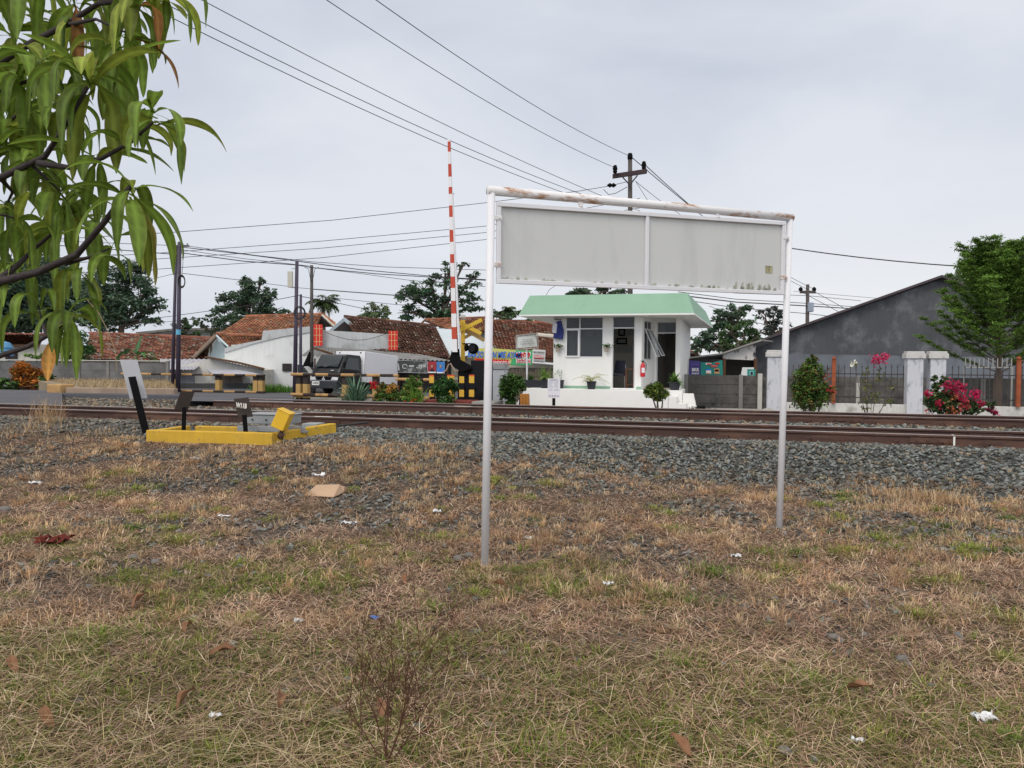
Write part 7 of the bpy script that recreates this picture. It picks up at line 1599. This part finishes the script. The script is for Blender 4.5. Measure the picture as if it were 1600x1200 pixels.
wire('wire running left from the twin poles behind the near leaves', [(280, 384, 36.3), (130, 378, 37), (-30, 372, 38)], .014)
wire('dark cable running left from the twin poles below the first', [(280, 398, 36.3), (130, 386, 37), (-30, 376, 38)], .022)
wire('wire from the curved-hook pole sagging right to behind the barrier arm', [A5, (560, 427, 38), (640, 438, 40), (760, 448, 42)], .013)
wire('faint wire from the coil pole descending to the big orange roof', [(284, 427, 36.2), (370, 437, 37), (470, 450, 45), (700, 467, 55)], .014)
wire('wire rising from the left edge of the sky to the short hoop pole', [(170, 503, 40), (260, 495, 38), (370, 480, 36), (470, 461, 33)], .014)
wire('second wire from the left edge under the first, ending at the trees', [(170, 510, 41), (260, 503, 40), (345, 493, 39)], .012)
wire('thin wire slanting from the coil pole down left behind the leaves', [(279, 426, 36.2), (238, 436, 38), (190, 448, 40)], .012)
wire('cable from the short hoop pole falling right over the dark roof', [(470, 463, 33), (530, 474, 38), (600, 489, 46)], .016)
wire('long low wire above the roofs left of the barrier, upper', [(487, 452, 60), (620, 462, 62), (760, 470, 64)], .02, group='distant low wires above the roofs')
wire('long low wire above the roofs left of the barrier, lower', [(487, 462, 60), (620, 476, 62), (760, 482, 64)], .02, group='distant low wires above the roofs')
for k, (y0, y1, y2, w_) in enumerate(((459, 474, 480, .03), (464, 478, 483, .05), (470, 490, 500, .03), (452, 462, 470, .025))):
    wire(['highest but one far cable right of the guard post roof', 'thickest far cable bundle right of the guard post roof', 'lowest far cable right of the guard post roof', 'highest far cable right of the guard post roof'][k], [(1060, y0 - 3, 60), (1150, (y0 + y1) / 2 + 1, 65), (1262, y1, 72), (1345, y2, 80)], w_)
wire('far cable from the distant pole falling right onto the grey roof', [(1273, 456, 72), (1320, 482, 66)], .025, 0, group='far wires falling to the grey building')
wire('second far cable from the distant pole falling right to the grey building', [(1252, 456, 72), (1310, 487, 66)], .025, 0, group='far wires falling to the grey building')
wire('faint horizontal wire over the grey roof', [(1240, 455, 80), (1370, 466, 85)], .02)
wire('wire from the white-stained lean-to up to the guard post roof', [(1108, 478, 34), (1160, 500, 33), (1222, 512, 31)], .012)
wire('small bent antenna wire above the left end of the green roof', [(853, 462, 27), (858, 453, 27), (868, 446, 27), (878, 444, 27)], .008)

# ================================================================== TREES
T1, T2, T3 = (.06, .098, .055), (.068, .11, .045), (.08, .12, .045)
bt = 'trees behind the houses'
tree('huge dark tree behind the near branches at the far left', 'tree', 30, 62, [(20, 455, 60, 55), (-40, 440, 50, 60), (70, 430, 40, 35), (100, 470, 45, 45), (40, 500, 70, 25), (-10, 500, 50, 30)], .30, T1, .65, 31, .35, bt)
tree('tall dark spreading tree left of the twin poles', 'tree', 185, 60, [(175, 450, 38, 36), (205, 425, 28, 20), (228, 450, 24, 18), (200, 480, 40, 24), (150, 480, 34, 34), (236, 478, 22, 14), (240, 500, 18, 10), (170, 505, 40, 14), (215, 500, 22, 8)], .24, T1, .58, 32, .3, bt)
tree('leafy dark mid-height tree left of the antenna pole', 'tree', 392, 62, [(385, 450, 26, 16), (370, 470, 30, 20), (400, 478, 32, 20), (420, 458, 18, 18), (385, 438, 10, 10), (362, 490, 28, 16), (430, 485, 22, 10), (408, 440, 8, 8), (355, 510, 22, 12), (382, 500, 34, 12)], .24, T1, .52, 33, .28, bt, clump=.3)
tree('small thin light tree between the twin poles and the orange roof', 'tree', 330, 64, [(330, 497, 12, 9), (318, 508, 10, 8), (345, 505, 14, 10), (305, 500, 8, 4), (335, 518, 16, 8)], .2, (.06, .08, .04), .28, 34, .12, bt)
tree('low round-headed tree right behind the twin poles', 'tree', 283, 62, [(282, 512, 14, 10), (300, 508, 12, 8), (287, 502, 6, 8), (290, 523, 18, 6), (310, 520, 8, 5)], .22, T2, .5, 35, .15, bt)
palm('coconut palm behind the curved-hook pole over the orange roof', 503, 66, 505, 474, 30, 5)
palm('small palm top left of the guard post roof', 790, 60, 790, 486, 18, 6, 16)
tree('small light green round tree behind the dark brown roof', 'tree', 586, 75, [(585, 482, 18, 13), (572, 490, 12, 9), (600, 486, 13, 9), (588, 498, 20, 6)], .26, (.10, .14, .06), .42, 36, .18, bt)
tree('large dark layered tree behind the raised barrier arm', 'tree', 690, 64, [(705, 415, 14, 7), (695, 428, 22, 9), (740, 430, 14, 6), (715, 445, 34, 10), (660, 450, 28, 14), (640, 465, 26, 18), (635, 488, 20, 14), (680, 470, 28, 14), (725, 465, 28, 12), (735, 480, 24, 10), (700, 490, 36, 12), (722, 413, 12, 4), (672, 440, 14, 6), (665, 492, 20, 10)], .24, (.055, .098, .05), .42, 37, .35, bt)
tree('bushy green tree just left of the guard post behind the banner house', 'tree', 800, 58, [(805, 492, 14, 8), (790, 497, 16, 8), (770, 492, 10, 8), (825, 500, 8, 5), (765, 486, 7, 6)], .22, T2, .42, 38, .18, bt)
tree('dark tree top just above the green roof behind the sign', 'tree', 930, 50, [(915, 458, 24, 10), (945, 455, 22, 10), (895, 460, 10, 5), (970, 460, 22, 8)], .22, T1, .45, 39, .2, bt)
tree('dense dark tree to the right of the guard post roof', 'tree', 1140, 56, [(1140, 488, 22, 13), (1158, 482, 18, 11), (1128, 502, 18, 12), (1150, 505, 26, 14), (1122, 520, 14, 14), (1100, 530, 20, 14), (1090, 540, 18, 12), (1150, 530, 34, 14), (1115, 545, 30, 8)], .24, T1, .5, 40, .28, bt)
tree('lighter green tree between the dark tree and the right sign post', 'tree', 1165, 50, [(1165, 512, 16, 14), (1140, 520, 14, 12), (1180, 528, 16, 12), (1160, 540, 24, 8), (1130, 538, 12, 10)], .2, (.05, .09, .028), .42, 41, .2, bt)
tree('airy dark tree behind the right sign post', 'tree', 1205, 60, [(1195, 490, 16, 11), (1212, 486, 12, 10), (1200, 508, 18, 12), (1218, 500, 12, 12), (1188, 520, 14, 10), (1215, 520, 16, 10), (1228, 510, 10, 14)], .22, (.05, .062, .048), .36, 42, .25, bt)
tree('tall pale green tree behind the grey building at the right edge', 'tree', 1545, 44, [(1540, 390, 18, 14), (1525, 400, 16, 14), (1560, 400, 22, 16), (1510, 420, 18, 16), (1545, 425, 30, 20), (1580, 420, 24, 22), (1505, 445, 20, 16), (1540, 450, 34, 20), (1590, 450, 26, 26), (1497, 437, 12, 10)], .20, (.12, .17, .08), .42, 43, .3, bt)
tree('dark tree at the right edge behind the feathery tree', 'tree', 1620, 42, [(1600, 425, 26, 22), (1630, 430, 30, 30), (1600, 460, 30, 26), (1640, 470, 30, 30)], .20, (.035, .06, .03), .42, 44, .3, bt)
tree('small green tree over the left grey wall beside the red tile roof', 'tree', 122, 44, [(122, 535, 24, 18), (105, 545, 20, 14), (140, 548, 14, 12), (128, 555, 24, 8), (115, 522, 12, 8)], .16, (.04, .09, .025), .6, 45, .12, None)
tree('light green small bush over the wall between house and small tree', 'bush', 55, 43, [(52, 556, 12, 6), (68, 558, 12, 6)], .14, (.11, .19, .04), .6, 46, .06, None, name='bush')
# banana plant
q = P(215, 560, 43.5); t = thing('banana_plant', 'banana plant with broad leaves rising over the left grey wall', 'banana plant', (q.x, 43.5, 0)); rb = random.Random(3)
m_ = MB(); c = P(213, 558, 43.5); m_.tube([(q.x, 43.5, 0), tuple(c)], [.16, .10], 8); m_.build('trunk', mat('banana_stem', (.12, .16, .06), .8, .2), t)
m_ = MB()
for (az, el, L, W_, dr) in ((3.1, .75, 1.9, .42, 2.0), (2.7, 1.2, 1.3, .40, 1.6), (1.4, 1.35, 1.4, .38, .3), (.15, .75, 1.5, .42, 1.4), (.0, .35, 1.7, .42, 1.2), (3.4, .5, 1.3, .36, 2.2), (.6, .15, 1.4, .38, 1.0), (-.6, .9, 1.1, .36, 1.4)):
    bigleaf(m_, c, az, el, L, W_, dr, (.05 * rb.uniform(.8, 1.5), .12 * rb.uniform(.8, 1.4), .045), rb.uniform(-.3, .3), .25, rb)
m_.build('leaves', leafm, t)
# feathery tree (tiers of fine-leaved branches) on the right
q = P(1559, 620, 23.2); t = thing('feathery_tree', 'feathery light green tree with upswept tiers of branches behind the iron fence', 'tree', (q.x, q.y, 0)); rf = random.Random(9); rg = np.random.default_rng(9)
top = P(1562, 400, 23.2); fork = P(1560, 583, 23.2)
tkm = MB(); tkm.tube([(q.x, q.y, 0), (q.x - .02, q.y, 1.0), tuple(fork)], [.13, .115, .10], 10); tkm.tube([fork, fork.lerp(top, .5) + Vector((.05, 0, 0)), top], [.08, .05, .015], 8)
crm = MB(); allp, allc = [], []
for k in range(96):
    f = (k / 95) ** .85; az = k * 2.4 + rf.uniform(-.3, .3); o = fork.lerp(top, f * .93) + Vector((0, 0, rf.uniform(-.1, .1)))
    R = (2.25 * (1 - f) ** .42 + .3) * rf.uniform(.8, 1.12); el = .42 + .42 * f + rf.uniform(-.1, .15); pts = []; p = Vector(o); e = el
    for j in range(9):
        pts.append(p.copy()); p = p + Vector((math.cos(az) * math.cos(e), math.sin(az) * math.cos(e), math.sin(e))) * R / 8; e += .035
    tkm.tube(pts, [.022 * (1 - j / 10) + .003 for j in range(9)], 4)
    sh = rf.uniform(.7, 1.25)
    for j in range(2, 9):
        for s_ in range(4):
            sa = az + rf.choice((-1, 1)) * rf.uniform(.3, 1.1); sl = rf.uniform(.18, .5) * (1.25 - j / 12); sp = pts[j] + Vector((math.cos(sa), math.sin(sa), .25)) * sl * .5
            n = 46; cc = np.array(pts[j])[None] + np.array([math.cos(sa), math.sin(sa), .32])[None] * (rg.uniform(.05, 1, n) * sl)[:, None] + rg.normal(size=(n, 3)) * np.array([.045, .045, .022])
            allp.append(cc); lt = sh * (1 + .35 * (j / 8 - .5)); allc.append(np.array([[.115, .205, .035]]) * lt * rg.uniform(.6, 1.35, (n, 1)))
tkm.build('trunk', bark, t); leaves(crm, np.vstack(allp), .034, .016, np.vstack(allc), rg, .6); crm.build('crown', leafm, t)
